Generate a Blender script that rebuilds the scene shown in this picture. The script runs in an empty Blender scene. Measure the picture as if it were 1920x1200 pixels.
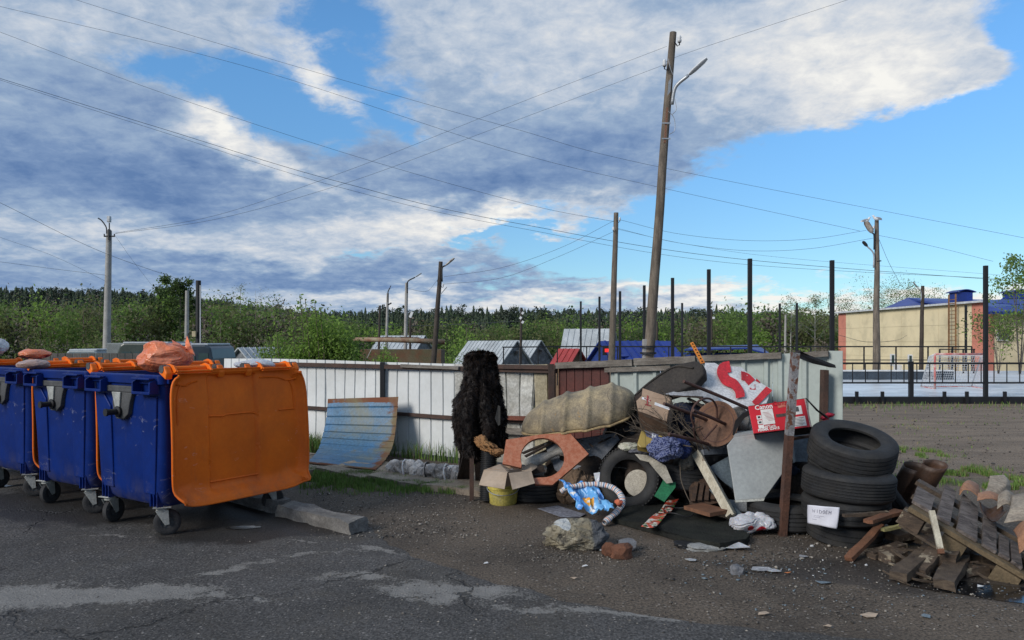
import bpy, bmesh, math, random
import numpy as np
from mathutils import Vector, Matrix, noise
random.seed(7); RNG = np.random.default_rng(7)
SC = bpy.context.scene; COL = SC.collection
# ---------------------------------------------------------------- camera
F, HZ, CX, CZ = 1400.0, 640.0, 960.0, 1.5          # focal length in photo pixels, horizon row, centre column, eye height (m)
cam = bpy.data.objects.new('camera', bpy.data.cameras.new('camera')); COL.objects.link(cam)
cam.location = (0, 0, CZ); cam.rotation_euler = (math.pi/2, 0, 0)
cam.data.sensor_width = 36; cam.data.lens = F/1920*36; cam.data.shift_y = 40/1920
cam.data.clip_start = .05; cam.data.clip_end = 3000; SC.camera = cam
SC.view_settings.view_transform = 'Standard'; SC.view_settings.look = 'None'
SC.view_settings.gamma = 1; SC.view_settings.use_curve_mapping = False
SC.view_settings.exposure = 0.0
SC.cycles.use_denoising = True
SUN_EL, SUN_AZ = math.radians(28), math.radians(232)   # azimuth clockwise from +Y : behind the camera, to the left
# ---------------------------------------------------------------- node helpers
class NT:
    def __init__(s, tree): s.t = tree; s.n = tree.nodes; s.l = tree.links
    def new(s, ty, **k):
        n = s.n.new(ty)
        for a, b in k.items(): setattr(n, a, b)
        return n
    def put(s, sock, v):
        if isinstance(v, bpy.types.NodeSocket): s.l.new(v, sock)
        elif v is not None:
            if isinstance(v, (tuple, list)) and len(v) == 3 and sock.type == 'RGBA': v = (*v, 1)
            sock.default_value = v
    def m(s, op, a, b=None, c=None, clamp=False):
        n = s.new('ShaderNodeMath', operation=op, use_clamp=clamp)
        for i, v in enumerate((a, b, c)): s.put(n.inputs[i], v)
        return n.outputs[0]
    def vm(s, op, a, b=None, out=0):
        n = s.new('ShaderNodeVectorMath', operation=op)
        s.put(n.inputs[0], a)
        if b is not None:
            if op == 'SCALE': s.put(n.inputs['Scale'], b)
            else: s.put(n.inputs[1], b)
        return n.outputs[out]
    def mix(s, f, a, b, blend='MIX'):
        n = s.new('ShaderNodeMix', data_type='RGBA', blend_type=blend)
        s.put(n.inputs[0], f); s.put(n.inputs[6], a); s.put(n.inputs[7], b)
        return n.outputs[2]
    def ss(s, x, lo, hi):
        n = s.new('ShaderNodeMapRange', interpolation_type='SMOOTHSTEP')
        s.put(n.inputs[0], x); n.inputs[1].default_value = lo; n.inputs[2].default_value = hi
        return n.outputs[0]
    def noise(s, vec, scale=5, detail=4, rough=.55, dist=0, out='Fac'):
        n = s.new('ShaderNodeTexNoise'); s.put(n.inputs['Vector'], vec)
        n.inputs['Scale'].default_value = scale; n.inputs['Detail'].default_value = detail
        n.inputs['Roughness'].default_value = rough; n.inputs['Distortion'].default_value = dist
        return n.outputs[out]
    def blobs(s, vec, items, acc=0.0):
        """sum of rotated gaussian patches: (cx, cy, rx, ry, degrees, amount)"""
        for cx, cy, rx, ry, rot, amp in items:
            mp = s.new('ShaderNodeMapping', vector_type='TEXTURE'); s.put(mp.inputs[0], vec)
            mp.inputs[1].default_value = (cx, cy, 0); mp.inputs[2].default_value = (0, 0, math.radians(rot))
            mp.inputs[3].default_value = (rx, ry, 1)
            q = s.vm('DOT_PRODUCT', mp.outputs[0], mp.outputs[0], out='Value')
            e = s.m('POWER', math.e, s.m('MULTIPLY', q, -1.0))
            acc = s.m('MULTIPLY_ADD', e, amp, acc)
        return acc
# ---------------------------------------------------------------- world: Nishita sky with a broken cloud sheet
world = bpy.data.worlds.new('World'); SC.world = world; world.use_nodes = True
w = NT(world.node_tree); w.n.clear()
def U(px): return (px-CX)/F
def V(py): return (HZ-py)/F
tc = w.new('ShaderNodeTexCoord'); sep = w.new('ShaderNodeSeparateXYZ'); w.put(sep.inputs[0], tc.outputs['Generated'])
dx, dy, dz = sep.outputs
ay = w.m('MAXIMUM', w.m('ABSOLUTE', dy), .2)
zz = w.m('MAXIMUM', dz, 0.0)
cmb = w.new('ShaderNodeCombineXYZ'); w.put(cmb.inputs[0], w.m('DIVIDE', dx, ay)); w.put(cmb.inputs[1], w.m('DIVIDE', zz, ay))
uv = cmb.outputs[0]
zp = w.m('ADD', zz, .24)
pl = w.new('ShaderNodeCombineXYZ'); w.put(pl.inputs[0], w.m('DIVIDE', dx, zp)); w.put(pl.inputs[1], w.m('DIVIDE', dy, zp))
P = pl.outputs[0]
w1 = w.noise(P, 1.7, 3, .55, 0, 'Color'); w2 = w.noise(P, 7.0, 5, .6, 0, 'Color')
warp = w.vm('ADD', w.vm('SCALE', w.vm('SUBTRACT', w1, (.5, .5, .5)), .14), w.vm('SCALE', w.vm('SUBTRACT', w2, (.5, .5, .5)), .07))
uvw = w.vm('ADD', uv, warp)
cover = w.blobs(uvw, [
    (U(1560), V(345), .40, .085, 17, -1.5), (U(1780), V(330), .27, .115, 15, -1.3), (U(1420), V(440), .25, .035, 6, -1.0), (U(1915), V(25), .045, .06, 20, -.9),
    (U(1800), V(480), .25, .06, 0, -.8),
    (U(500), V(180), .16, .050, -22, -1.02), (U(640), V(70), .10, .042, -35, -.85), (U(760), V(240), .09, .022, -30, -.6),
    (U(250), V(110), .12, .022, -15, -.30), (U(880), V(455), .07, .012, 0, -.7), (U(655), V(470), .045, .008, 0, -.6), (U(1080), V(460), .12, .02, 0, -.4),
    (U(1250), V(545), .2, .012, 4, -.3),
    (U(1400), V(382), .050, .012, 6, 1.0), (U(1660), V(462), .12, .013, 3, .95), (U(1560), V(512), .24, .013, 4, .5),
    (U(1380), V(150), .32, .10, 17, .7), (U(620), V(135), .06, .03, -40, .35), (U(1790), V(120), .085, .07, 20, .9), (U(100), V(300), .25, .12, 0, .5), (U(960), V(330), .2, .06, -10, .4),
    (U(1300), V(555), .6, .022, 0, .35), (U(400), V(540), .5, .06, 0, .4)], .62)
n1 = w.noise(P, 2.6, 8, .62, .2); n2 = w.noise(P, 10.0, 8, .64, .4)
cv = w.m('ADD', cover, w.m('MULTIPLY_ADD', w.m('SUBTRACT', n1, .5), 1.7, w.m('MULTIPLY', w.m('SUBTRACT', n2, .5), 1.15)))
cmask = w.ss(cv, -.02, .52)
bright = w.blobs(uvw, [
    (U(1620), V(60), .26, .08, 12, .36), (U(1120), V(60), .24, .07, 0, .20), (U(1800), V(190), .075, .020, 18, .60), (U(1700), V(130), .16, .05, 14, .22),
    (U(410), V(232), .040, .024, -10, .48), (U(470), V(282), .060, .016, -30, .36), (U(600), V(125), .05, .025, -30, .40), (U(600), V(325), .12, .014, -18, .30),
    (U(930), V(435), .22, .020, -6, .42), (U(760), V(440), .3, .03, 0, .15), (U(1100), V(400), .10, .02, 0, .3), (U(1250), V(570), .6, .013, 0, .35), (U(1500), V(520), .2, .03, 4, .45), (U(1650), V(462), .12, .016, 3, .25),
    (U(1400), V(382), .06, .015, 6, .5), (U(700), V(550), .12, .015, 0, .22), (U(1800), V(560), .2, .04, 0, .5),
    (U(180), V(430), .28, .028, 0, .24), (U(330), V(480), .3, .02, 4, .10), (U(150), V(30), .35, .05, 0, .12),
    (U(160), V(310), .30, .070, 0, -.22), (U(300), V(350), .25, .05, -8, -.14), (U(1130), V(300), .17, .055, 14, -.26), (U(1000), V(390), .1, .03, -10, -.2), (U(760), V(330), .15, .05, -18, -.12),
    (U(470), V(505), .28, .018, -3, -.26), (U(1080), V(490), .18, .02, 5, -.18), (U(60), V(520), .2, .03, 0, -.12), (U(200), V(150), .3, .07, 0, -.05)], .42)
m1 = w.noise(P, 4.6, 8, .60, .3); m2 = w.noise(w.vm('ADD', P, (5, 3, 1)), 17, 7, .64, .3)
br = w.m('ADD', bright, w.m('MULTIPLY_ADD', w.m('SUBTRACT', m1, .5), .66, w.m('MULTIPLY', w.m('SUBTRACT', m2, .5), .62)))
edge = w.ss(cv, .95, .15)
br = w.m('MULTIPLY_ADD', edge, .09, br)
cr = w.new('ShaderNodeValToRGB'); w.put(cr.inputs[0], br)
els = [(0.0, (.12, .215, .42)), (.22, (.20, .305, .505)), (.45, (.325, .435, .60)), (.66, (.55, .615, .71)), (.85, (.77, .78, .79)), (1.0, (.93, .92, .88))]
cr.color_ramp.elements[0].position = 0; cr.color_ramp.elements[0].color = (*els[0][1], 1)
cr.color_ramp.elements[1].position = 1; cr.color_ramp.elements[1].color = (*els[-1][1], 1)
for p_, c_ in els[1:-1]:
    e_ = cr.color_ramp.elements.new(p_); e_.color = (*c_, 1)
SKY = .10
sky = w.new('ShaderNodeTexSky', sky_type='NISHITA', sun_disc=False)
sky.sun_elevation = SUN_EL; sky.sun_rotation = SUN_AZ; sky.air_density = 1.0; sky.dust_density = .4; sky.ozone_density = 2.0
blue = w.mix(1.0, sky.outputs[0], w.mix(w.ss(zz, .08, .40), (.80, 1.12, 1.35), (.98, 1.55, 1.90)), 'MULTIPLY')
cloud = w.vm('SCALE', cr.outputs[0], 1/SKY)
col = w.mix(cmask, blue, cloud)
bg = w.new('ShaderNodeBackground'); w.put(bg.inputs[0], col); bg.inputs[1].default_value = SKY
wo = w.new('ShaderNodeOutputWorld'); w.l.new(bg.outputs[0], wo.inputs[0])
sd = bpy.data.lights.new('sun', 'SUN'); sd.energy = 3.0; sd.angle = math.radians(22); sd.color = (1, .95, .88)
sun = bpy.data.objects.new('sun', sd); COL.objects.link(sun)
sv = Vector((math.sin(SUN_AZ)*math.cos(SUN_EL), math.cos(SUN_AZ)*math.cos(SUN_EL), math.sin(SUN_EL)))
sun.rotation_euler = sv.to_track_quat('Z', 'Y').to_euler(); sun.location = sv*50
# ---------------------------------------------------------------- placing helpers
def W(px, py, d): return Vector(((px-CX)/F*d, d, CZ-(py-HZ)/F*d))
def G(px, py, z=0.0): return W(px, py, F*(CZ-z)/(py-HZ))
def PT(*a): return [W(*p) for p in a]
def onpl(pxs, A, B, C):
    """points of the plane A B C seen along the given sight lines"""
    n = (B-A).cross(C-A); o = Vector((0, 0, CZ)); out = []
    for px, py in pxs:
        r = W(px, py, 1)-o; out.append(o+r*((A-o).dot(n)/r.dot(n)))
    return out
def sstep(a, b, x):
    t = min(1, max(0, (x-a)/(b-a))); return t*t*(3-2*t)
def lerp(a, b, t): return a+(b-a)*t
def pw(xs, ys, x): return float(np.interp(x, xs, ys))
# ---------------------------------------------------------------- materials
MATS = {}
def M(name, col, col2=None, sc=4, rough=.75, bump=.15, bsc=None, metal=0, spot=None, spot_sc=6, spot_t=.58, fine=.22, dirt=None, dirtc=None,
      streak=None, spec=.4, trans=0, coat=0, uvrust=None, det=6):
    """procedural surface: two colours blended by noise, fine grain, optional spots (rust, chips) and dirt"""
    if name in MATS: return MATS[name]
    if dirt is None: dirt = .45 if bump > .01 else 0
    dirtc = dirtc or tuple(x*.42+.004 for x in col)
    m = bpy.data.materials.new(name); m.use_nodes = True; t = NT(m.node_tree)
    b = t.n['Principled BSDF']
    co = t.new('ShaderNodeTexCoord').outputs['Object']
    if streak:
        mp = t.new('ShaderNodeMapping'); t.put(mp.inputs[0], co); mp.inputs[3].default_value = streak; co2 = mp.outputs[0]
    else: co2 = co
    c = t.mix(t.ss(t.noise(co2, sc, det, .6, .3), .35, .65), col, col2 or tuple(x*.78 for x in col))
    if fine:
        g = t.noise(co2, sc*14, 4, .7)
        c = t.mix(fine, c, t.mix(t.ss(g, .35, .65), (0, 0, 0), (1, 1, 1)), 'OVERLAY')
    r = rough
    if spot:
        k = t.ss(t.noise(t.vm('ADD', co, (3.1, 1.7, .4)), spot_sc, 8, .65, .2), spot_t, spot_t+.05)
        c = t.mix(k, c, spot); r = t.m('MULTIPLY_ADD', k, .85-rough, rough)
    if uvrust:                                  # wear that follows the sheet's own edges
        u = t.new('ShaderNodeSeparateXYZ'); t.put(u.inputs[0], t.new('ShaderNodeTexCoord').outputs['UV'])
        e = t.m('MAXIMUM', t.ss(u.outputs[0], .80, 1.0), t.m('MAXIMUM', t.m('MAXIMUM', t.ss(u.outputs[1], .94, .985), t.ss(u.outputs[1], .06, .035)), t.m('MULTIPLY', t.ss(u.outputs[0], .60, 1.0), .8)))
        k = t.ss(t.m('ADD', e, t.m('MULTIPLY', t.m('SUBTRACT', t.noise(co, 5, 8, .7, .3), .5), 1.6)), .62, .85)
        c = t.mix(k, c, uvrust); r = t.m('MULTIPLY_ADD', k, .4, rough)
    if dirt:
        k = t.m('MULTIPLY', t.ss(t.noise(t.vm('ADD', co, (7.3, 2.2, 5.1)), sc*.6, 7, .7, .4), .42, .72), dirt)
        c = t.mix(k, c, dirtc)
    t.put(b.inputs['Base Color'], c); t.put(b.inputs['Roughness'], r)
    b.inputs['Metallic'].default_value = metal; b.inputs['Specular IOR Level'].default_value = spec
    if trans: b.inputs['Transmission Weight'].default_value = trans
    if coat: b.inputs['Coat Weight'].default_value = coat
    if bump:
        bp = t.new('ShaderNodeBump'); bp.inputs['Strength'].default_value = min(1, bump*2); bp.inputs['Distance'].default_value = .01
        t.put(bp.inputs['Height'], t.noise(co2, bsc or sc*6, 6, .65)); t.l.new(bp.outputs[0], b.inputs['Normal'])
    MATS[name] = m; return m
# ---------------------------------------------------------------- mesh helpers
def frame(z, x=None):
    z = z.normalized(); x = x or (Vector((0, 0, 1)) if abs(z.z) < .9 else Vector((1, 0, 0)))
    x = (x-z*x.dot(z)).normalized(); return Matrix((x, z.cross(x), z)).transposed()   # columns x,y,z
def catmull(pts, n=6):
    pts = [Vector(p) for p in pts]; P_ = [pts[0]*2-pts[1]]+pts+[pts[-1]*2-pts[-2]]; out = []
    for i in range(1, len(P_)-2):
        a, b, c, d = P_[i-1:i+3]
        for k in range(n):
            t = k/n; out.append(.5*((2*b)+(c-a)*t+(2*a-5*b+4*c-d)*t*t+(3*b-a-3*c+d)*t**3))
    return out+[pts[-1]]
class MB:
    def __init__(s): s.v = []; s.f = []; s.uv = {}
    def add(s, vs, fs):
        n = len(s.v); s.v += [tuple(v) for v in vs]; s.f += [tuple(i+n for i in f) for f in fs]; return s
    def box(s, c, size, R=None, taper=1.0):
        c = Vector(c); hx, hy, hz = (q/2 for q in size); vs = []
        for z in (-hz, hz):
            k = taper if z > 0 else 1
            for x, y in ((-hx, -hy), (hx, -hy), (hx, hy), (-hx, hy)):
                p = Vector((x*k, y*k, z)); vs.append(c+(R@p if R else p))
        return s.add(vs, [(3, 2, 1, 0), (4, 5, 6, 7), (0, 1, 5, 4), (1, 2, 6, 5), (2, 3, 7, 6), (3, 0, 4, 7)])
    def bar(s, a, b, w_, h_, up=None):
        """box beam from a to b: w_ across, h_ along up"""
        a, b = Vector(a), Vector(b); R = frame(b-a, up or Vector((0, 0, 1)) if abs((b-a).normalized().z) < .95 else Vector((1, 0, 0)))
        return s.box((a+b)/2, (h_, w_, (b-a).length), R)
    def slab(s, pts, t, n=None):
        pts = [Vector(p) for p in pts]; k = len(pts)
        if n is None:
            n = Vector((0, 0, 0))
            for i in range(k): n += pts[i].cross(pts[(i+1) % k])
            n.normalize()
            if n.dot(pts[0]-Vector((0, 0, CZ))) > 0: n = -n; pts = pts[::-1]
        fr = list(pts); bk = [p-n*t for p in pts]
        return s.add(fr+bk, [tuple(range(k)), tuple(range(2*k-1, k-1, -1))]+[(i, i+k, (i+1) % k+k, (i+1) % k) for i in range(k)])
    def tube(s, path, r, n=8, cap=True, sx=1.0):
        path = [Vector(p) for p in path]; m = len(path); rs = r if isinstance(r, (list, tuple)) else [r]*m
        vs = []; X = None
        for i, p in enumerate(path):
            z = (path[min(i+1, m-1)]-path[max(i-1, 0)])
            if z.length < 1e-9: z = Vector((0, 0, 1))
            R = frame(z, X); X = R.col[0].copy()
            for k in range(n):
                a = 2*math.pi*k/n; vs.append(p+R@Vector((math.cos(a)*rs[i]*sx, math.sin(a)*rs[i], 0)))
        fs = [(i*n+k, i*n+(k+1) % n, (i+1)*n+(k+1) % n, (i+1)*n+k) for i in range(m-1) for k in range(n)]
        if cap: fs += [tuple(range(n-1, -1, -1)), tuple(range((m-1)*n, m*n))]
        return s.add(vs, fs)
    def lathe(s, prof, c, R=None, n=32, closed=False, wob=0, seed=0):
        c = Vector(c); vs = []; m = len(prof)
        for k in range(n):
            a = 2*math.pi*k/n
            for r, z in prof:
                rr = r*(1+wob*noise.noise(Vector((math.cos(a)*1.5, math.sin(a)*1.5, z*3+seed)))) if wob else r
                p = Vector((math.cos(a)*rr, math.sin(a)*rr, z)); vs.append(c+(R@p if R else p))
        e = m if closed else m-1
        return s.add(vs, [(k*m+i, ((k+1) % n)*m+i, ((k+1) % n)*m+(i+1) % m, k*m+(i+1) % m) for k in range(n) for i in range(e)])
    def grid(s, fn, nu, nv, t=0.0):
        base = len(s.v)
        P_ = [[Vector(fn(i/nu, j/nv)) for i in range(nu+1)] for j in range(nv+1)]
        top = [p for row in P_ for p in row]; s.v += [tuple(p) for p in top]; w_ = nu+1
        for j in range(nv+1):
            for i in range(nu+1): s.uv[base+j*w_+i] = (i/nu, j/nv)
        s.f += [(base+j*w_+i, base+j*w_+i+1, base+(j+1)*w_+i+1, base+(j+1)*w_+i) for j in range(nv) for i in range(nu)]
        if t:
            b2 = len(s.v)
            for j in range(nv+1):
                for i in range(nu+1):
                    a = P_[j][min(i+1, nu)]-P_[j][max(i-1, 0)]; b = P_[min(j+1, nv)][i]-P_[max(j-1, 0)][i]
                    n = a.cross(b)
                    n = n.normalized() if n.length > 1e-12 else Vector((0, 0, 1))
                    s.v.append(tuple(P_[j][i]-n*t)); s.uv[b2+j*w_+i] = (i/nu, j/nv)
            s.f += [(b2+j*w_+i, b2+(j+1)*w_+i, b2+(j+1)*w_+i+1, b2+j*w_+i+1) for j in range(nv) for i in range(nu)]
            for i in range(nu):
                s.f.append((base+i, b2+i, b2+i+1, base+i+1)); k = nv*w_; s.f.append((base+k+i+1, b2+k+i+1, b2+k+i, base+k+i))
            for j in range(nv):
                s.f.append((base+(j+1)*w_, b2+(j+1)*w_, b2+j*w_, base+j*w_)); k = nu
                s.f.append((base+j*w_+k, b2+j*w_+k, b2+(j+1)*w_+k, base+(j+1)*w_+k))
        return s
    def blob(s, c, rad, amp=.2, freq=2.0, seed=0, sub=4, R=None, ridged=False, octv=3, zmin=None, box_=0.0):
        """noise-shaped closed lump; box_ pushes it from a ball towards a block"""
        c = Vector(c); bm = bmesh.new(); bmesh.ops.create_icosphere(bm, subdivisions=sub, radius=1)
        o = Vector((seed*3.7, seed*1.3, seed*2.1)); vs = []
        for v in bm.verts:
            p = v.co.copy()
            if box_:
                mx = max(abs(p.x), abs(p.y), abs(p.z)); p = p.lerp(p/mx, box_)
            q = v.co*freq+o; a = 0; k = 1; f = 1
            for _ in range(octv):
                nn = noise.noise(q*f); a += k*((1-abs(nn)*2.2)-.5 if ridged else nn); k *= .5; f *= 2.1
            p = p*(1+amp*a); p = Vector((p.x*rad[0], p.y*rad[1], p.z*rad[2])); p = c+(R@p if R else p)
            if zmin is not None and p.z < zmin: p.z = zmin+(p.z-zmin)*.05
            vs.append(p)
        bm.verts.index_update(); fs = [tuple(v.index for v in f.verts) for f in bm.faces]; bm.free()
        return s.add(vs, fs)
    def bagblob(s, c, rad, seed=0, sub=6, planes=26, creases=16, depth=.07, R=None, zmin=None, pull=None, amp=.12):
        """thin film or cloth lump: flat facets between sharp creases, gathered towards `pull`"""
        rnd = random.Random(seed); c = Vector(c); bm = bmesh.new(); bmesh.ops.create_icosphere(bm, subdivisions=sub, radius=1)
        def ud(): a, z = rnd.random()*6.283, rnd.uniform(-1, 1); q = math.sqrt(1-z*z); return Vector((math.cos(a)*q, math.sin(a)*q, z))
        PL = [(ud(), rnd.uniform(.70, .93)) for _ in range(planes)]; CR = []
        for _ in range(creases):
            n = ud()
            if pull is not None and rnd.random() < .7: u_ = Vector(pull).normalized(); n = (n-u_*n.dot(u_)).normalized()
            CR.append((n, rnd.uniform(-.5, .5) if pull is None else rnd.uniform(-.25, .25), ud(), rnd.uniform(.4, 1)*depth))
        vs = []
        for v in bm.verts:
            p = v.co.normalized(); w_ = noise.noise_vector(p*1.7+Vector((seed, 0, 0)))*.22; k = 1.0
            for n, h in PL:
                d = (p+w_).dot(n)
                if d > h: k = min(k, h/d+.02)
            for n, o, m_, a in CR:
                d = abs((p+w_*1.4).dot(n)-o); g = max(0, p.dot(m_)+.3)
                k -= a*math.exp(-d/.045)*g; k += a*.45*math.exp(-(d-.11)**2/.004)*g
            k += amp*noise.noise(p*1.5+Vector((0, seed*1.7, 0)))+.012*noise.noise(p*14)
            q = p*k; q = Vector((q.x*rad[0], q.y*rad[1], q.z*rad[2])); q = c+(R@q if R else q)
            if zmin is not None and q.z < zmin: q.z = zmin+(q.z-zmin)*.05
            vs.append(q)
        bm.verts.index_update(); fs = [tuple(v.index for v in f.verts) for f in bm.faces]; bm.free()
        return s.add(vs, fs)
    def jitter(s, amp, freq=3, seed=0, n0=0):
        for i in range(n0, len(s.v)):
            p = Vector(s.v[i]); q = p*freq+Vector((seed, seed*.7, seed*.3)); s.v[i] = tuple(p+noise.noise_vector(q)*amp)
        return s
    def rough(s, cut=3, amp=.006, freq=12, seed=0):
        """subdivide and roughen (weathered timber, stone)"""
        bm = bmesh.new(); bv = [bm.verts.new(v) for v in s.v]
        for f in s.f:
            try: bm.faces.new([bv[i] for i in f])
            except ValueError: pass
        bmesh.ops.subdivide_edges(bm, edges=bm.edges[:], cuts=cut, use_grid_fill=True)
        for v in bm.verts: v.co += noise.noise_vector(v.co*freq+Vector((seed, 0, 0)))*amp
        bm.verts.index_update(); s.v = [tuple(v.co) for v in bm.verts]; s.f = [tuple(v.index for v in f.verts) for f in bm.faces]; bm.free(); return s
    def build(s, name, mat, parent=None, smooth=False, bevel=0):
        return mk(name, s.v, s.f, mat, parent, smooth, bevel, s.uv)
def wm(o):
    m = Matrix.Identity(4)
    while o is not None: m = o.matrix_basis @ m; o = o.parent
    return m
def mk(name, v, f, mat, parent=None, smooth=False, bevel=0, uv=None):
    me = bpy.data.meshes.new(name); v = [Vector(p) for p in v]; o = bpy.data.objects.new(name, me)
    if parent is None:
        a = np.array([tuple(p) for p in v]); c = Vector(((a[:, 0].min()+a[:, 0].max())/2, (a[:, 1].min()+a[:, 1].max())/2, a[:, 2].min())); inv = Matrix.Translation(-c); o.location = c
    else: inv = wm(parent).inverted()
    me.from_pydata([inv @ p for p in v], [], f)
    for m_ in (mat if isinstance(mat, (list, tuple)) else [mat]): me.materials.append(m_)
    if uv:
        L = me.uv_layers.new(name='UVMap'); idx = np.empty(len(me.loops), dtype=np.int32); me.loops.foreach_get('vertex_index', idx)
        L.data.foreach_set('uv', np.array([uv.get(int(i), (0, 0)) for i in idx], dtype=np.float32).ravel())
    if smooth:
        me.polygons.foreach_set('use_smooth', np.ones(len(me.polygons), dtype=bool))
        if smooth != 'all':
            me.set_sharp_from_angle(angle=math.radians(smooth if smooth > 1 else 40))
    me.update(); COL.objects.link(o)
    if parent is not None: o.parent = parent
    if bevel:
        b = o.modifiers.new('bevel', 'BEVEL'); b.width = bevel; b.segments = 2; b.limit_method = 'ANGLE'; b.angle_limit = math.radians(35)
    return o
def tag(o, label, cat, group=None):
    o['label'] = label; o['category'] = cat
    if group: o['group'] = group
    return o
def thing(name, loc, label, cat, group=None, rz=0):
    o = bpy.data.objects.new(name, None); COL.objects.link(o); o.location = loc; o.rotation_euler = (0, 0, rz); o.empty_display_size = .1
    return tag(o, label, cat, group)
def kind(o, k): o['kind'] = k; return o
def copy_tree(o, parent=None):
    c = o.copy(); COL.objects.link(c); c.parent = parent
    for ch in list(o.children): copy_tree(ch, c)
    return c
def fast_mesh(name, V_, Fc, mats, mi=None, parent=None):
    """triangles from numpy arrays, world coordinates"""
    me = bpy.data.meshes.new(name); V_ = np.asarray(V_, dtype=np.float32); Fc = np.asarray(Fc, dtype=np.int32); loc = Vector((0, 0, 0))
    if parent is not None: V_ = V_-np.array(wm(parent).translation, dtype=np.float32)
    n = Fc.shape[1]; me.vertices.add(len(V_)); me.vertices.foreach_set('co', V_.ravel())
    me.loops.add(Fc.size); me.loops.foreach_set('vertex_index', Fc.ravel()); me.polygons.add(len(Fc))
    me.polygons.foreach_set('loop_start', np.arange(0, Fc.size, n, dtype=np.int32))
    for m_ in (mats if isinstance(mats, (list, tuple)) else [mats]): me.materials.append(m_)
    if mi is not None: me.polygons.foreach_set('material_index', np.asarray(mi, dtype=np.int32))
    me.update(calc_edges=True); o = bpy.data.objects.new(name, me); COL.objects.link(o)
    if parent is not None: o.parent = parent
    return o
def leaf_tris(C, size, flat=.0):
    """one small leaf triangle pair (quad) at each centre"""
    n = len(C); a = RNG.normal(size=(n, 3)); b = RNG.normal(size=(n, 3)); a[:, 2] *= (1-flat); b[:, 2] *= (1-flat)
    a /= np.linalg.norm(a, axis=1)[:, None]; b -= a*(a*b).sum(1)[:, None]; b /= np.linalg.norm(b, axis=1)[:, None]
    s = (size*(.6+.8*RNG.random(n)))[:, None] if np.ndim(size) else size*(.6+.8*RNG.random(n))[:, None]
    V_ = np.stack([C-a*s, C+b*s*.55, C+a*s, C-b*s*.55], 1).reshape(-1, 3); Fc = np.arange(4*n).reshape(-1, 4)
    return V_, Fc
def text(s_, size, M4, mat, parent, name='lettering', bold=0.0):
    cu = bpy.data.curves.new(name, 'FONT'); cu.body = s_; cu.size = size; cu.extrude = .0005; cu.offset = bold; cu.resolution_u = 2
    t = bpy.data.objects.new(name, cu); COL.objects.link(t); bpy.context.view_layer.update()
    me = bpy.data.meshes.new_from_object(t.evaluated_get(bpy.context.evaluated_depsgraph_get())); bpy.data.objects.remove(t)
    me.transform(wm(parent).inverted() @ M4); me.materials.clear(); me.materials.append(mat)
    o = bpy.data.objects.new(name, me); COL.objects.link(o); o.parent = parent; return o
# ================================================================ GROUND
def gz(x, y):
    if y <= 12: return 0.0
    u = x/y; R_ = sstep(.26, .40, u)
    left = -4*sstep(0, 1, (y-12)/60)**.75 if y < 72 else -4
    left = max(left, -(y-12)*.085)
    right = -1.0*sstep(36, 52, y)
    z = left*(1-R_)+right*R_
    rise = pw([-.75, -.5, -.35, -.2, 0, .3, .6], [20, 17, 12, 7.5, 6.5, 6.5, 6], u)
    return z+rise*sstep(150, 380, y)+sstep(30, 80, y)*.5*noise.noise(Vector((x*.03, y*.03, 0)))
def sp(n, a, k): return [a*math.sinh(k*(2*i/n-1))/math.sinh(k) for i in range(n+1)]
xs = sp(130, 1500, 6.0); ys = [-30+1.0*i for i in range(0, 60, 3)]+[30+1470*math.sinh(4*i/110)/math.sinh(4) for i in range(111)]
v = [(x, y, gz(x, y)) for y in ys for x in xs]; nx = len(xs)
f = [(j*nx+i, j*nx+i+1, (j+1)*nx+i+1, (j+1)*nx+i) for j in range(len(ys)-1) for i in range(nx-1)]
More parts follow.
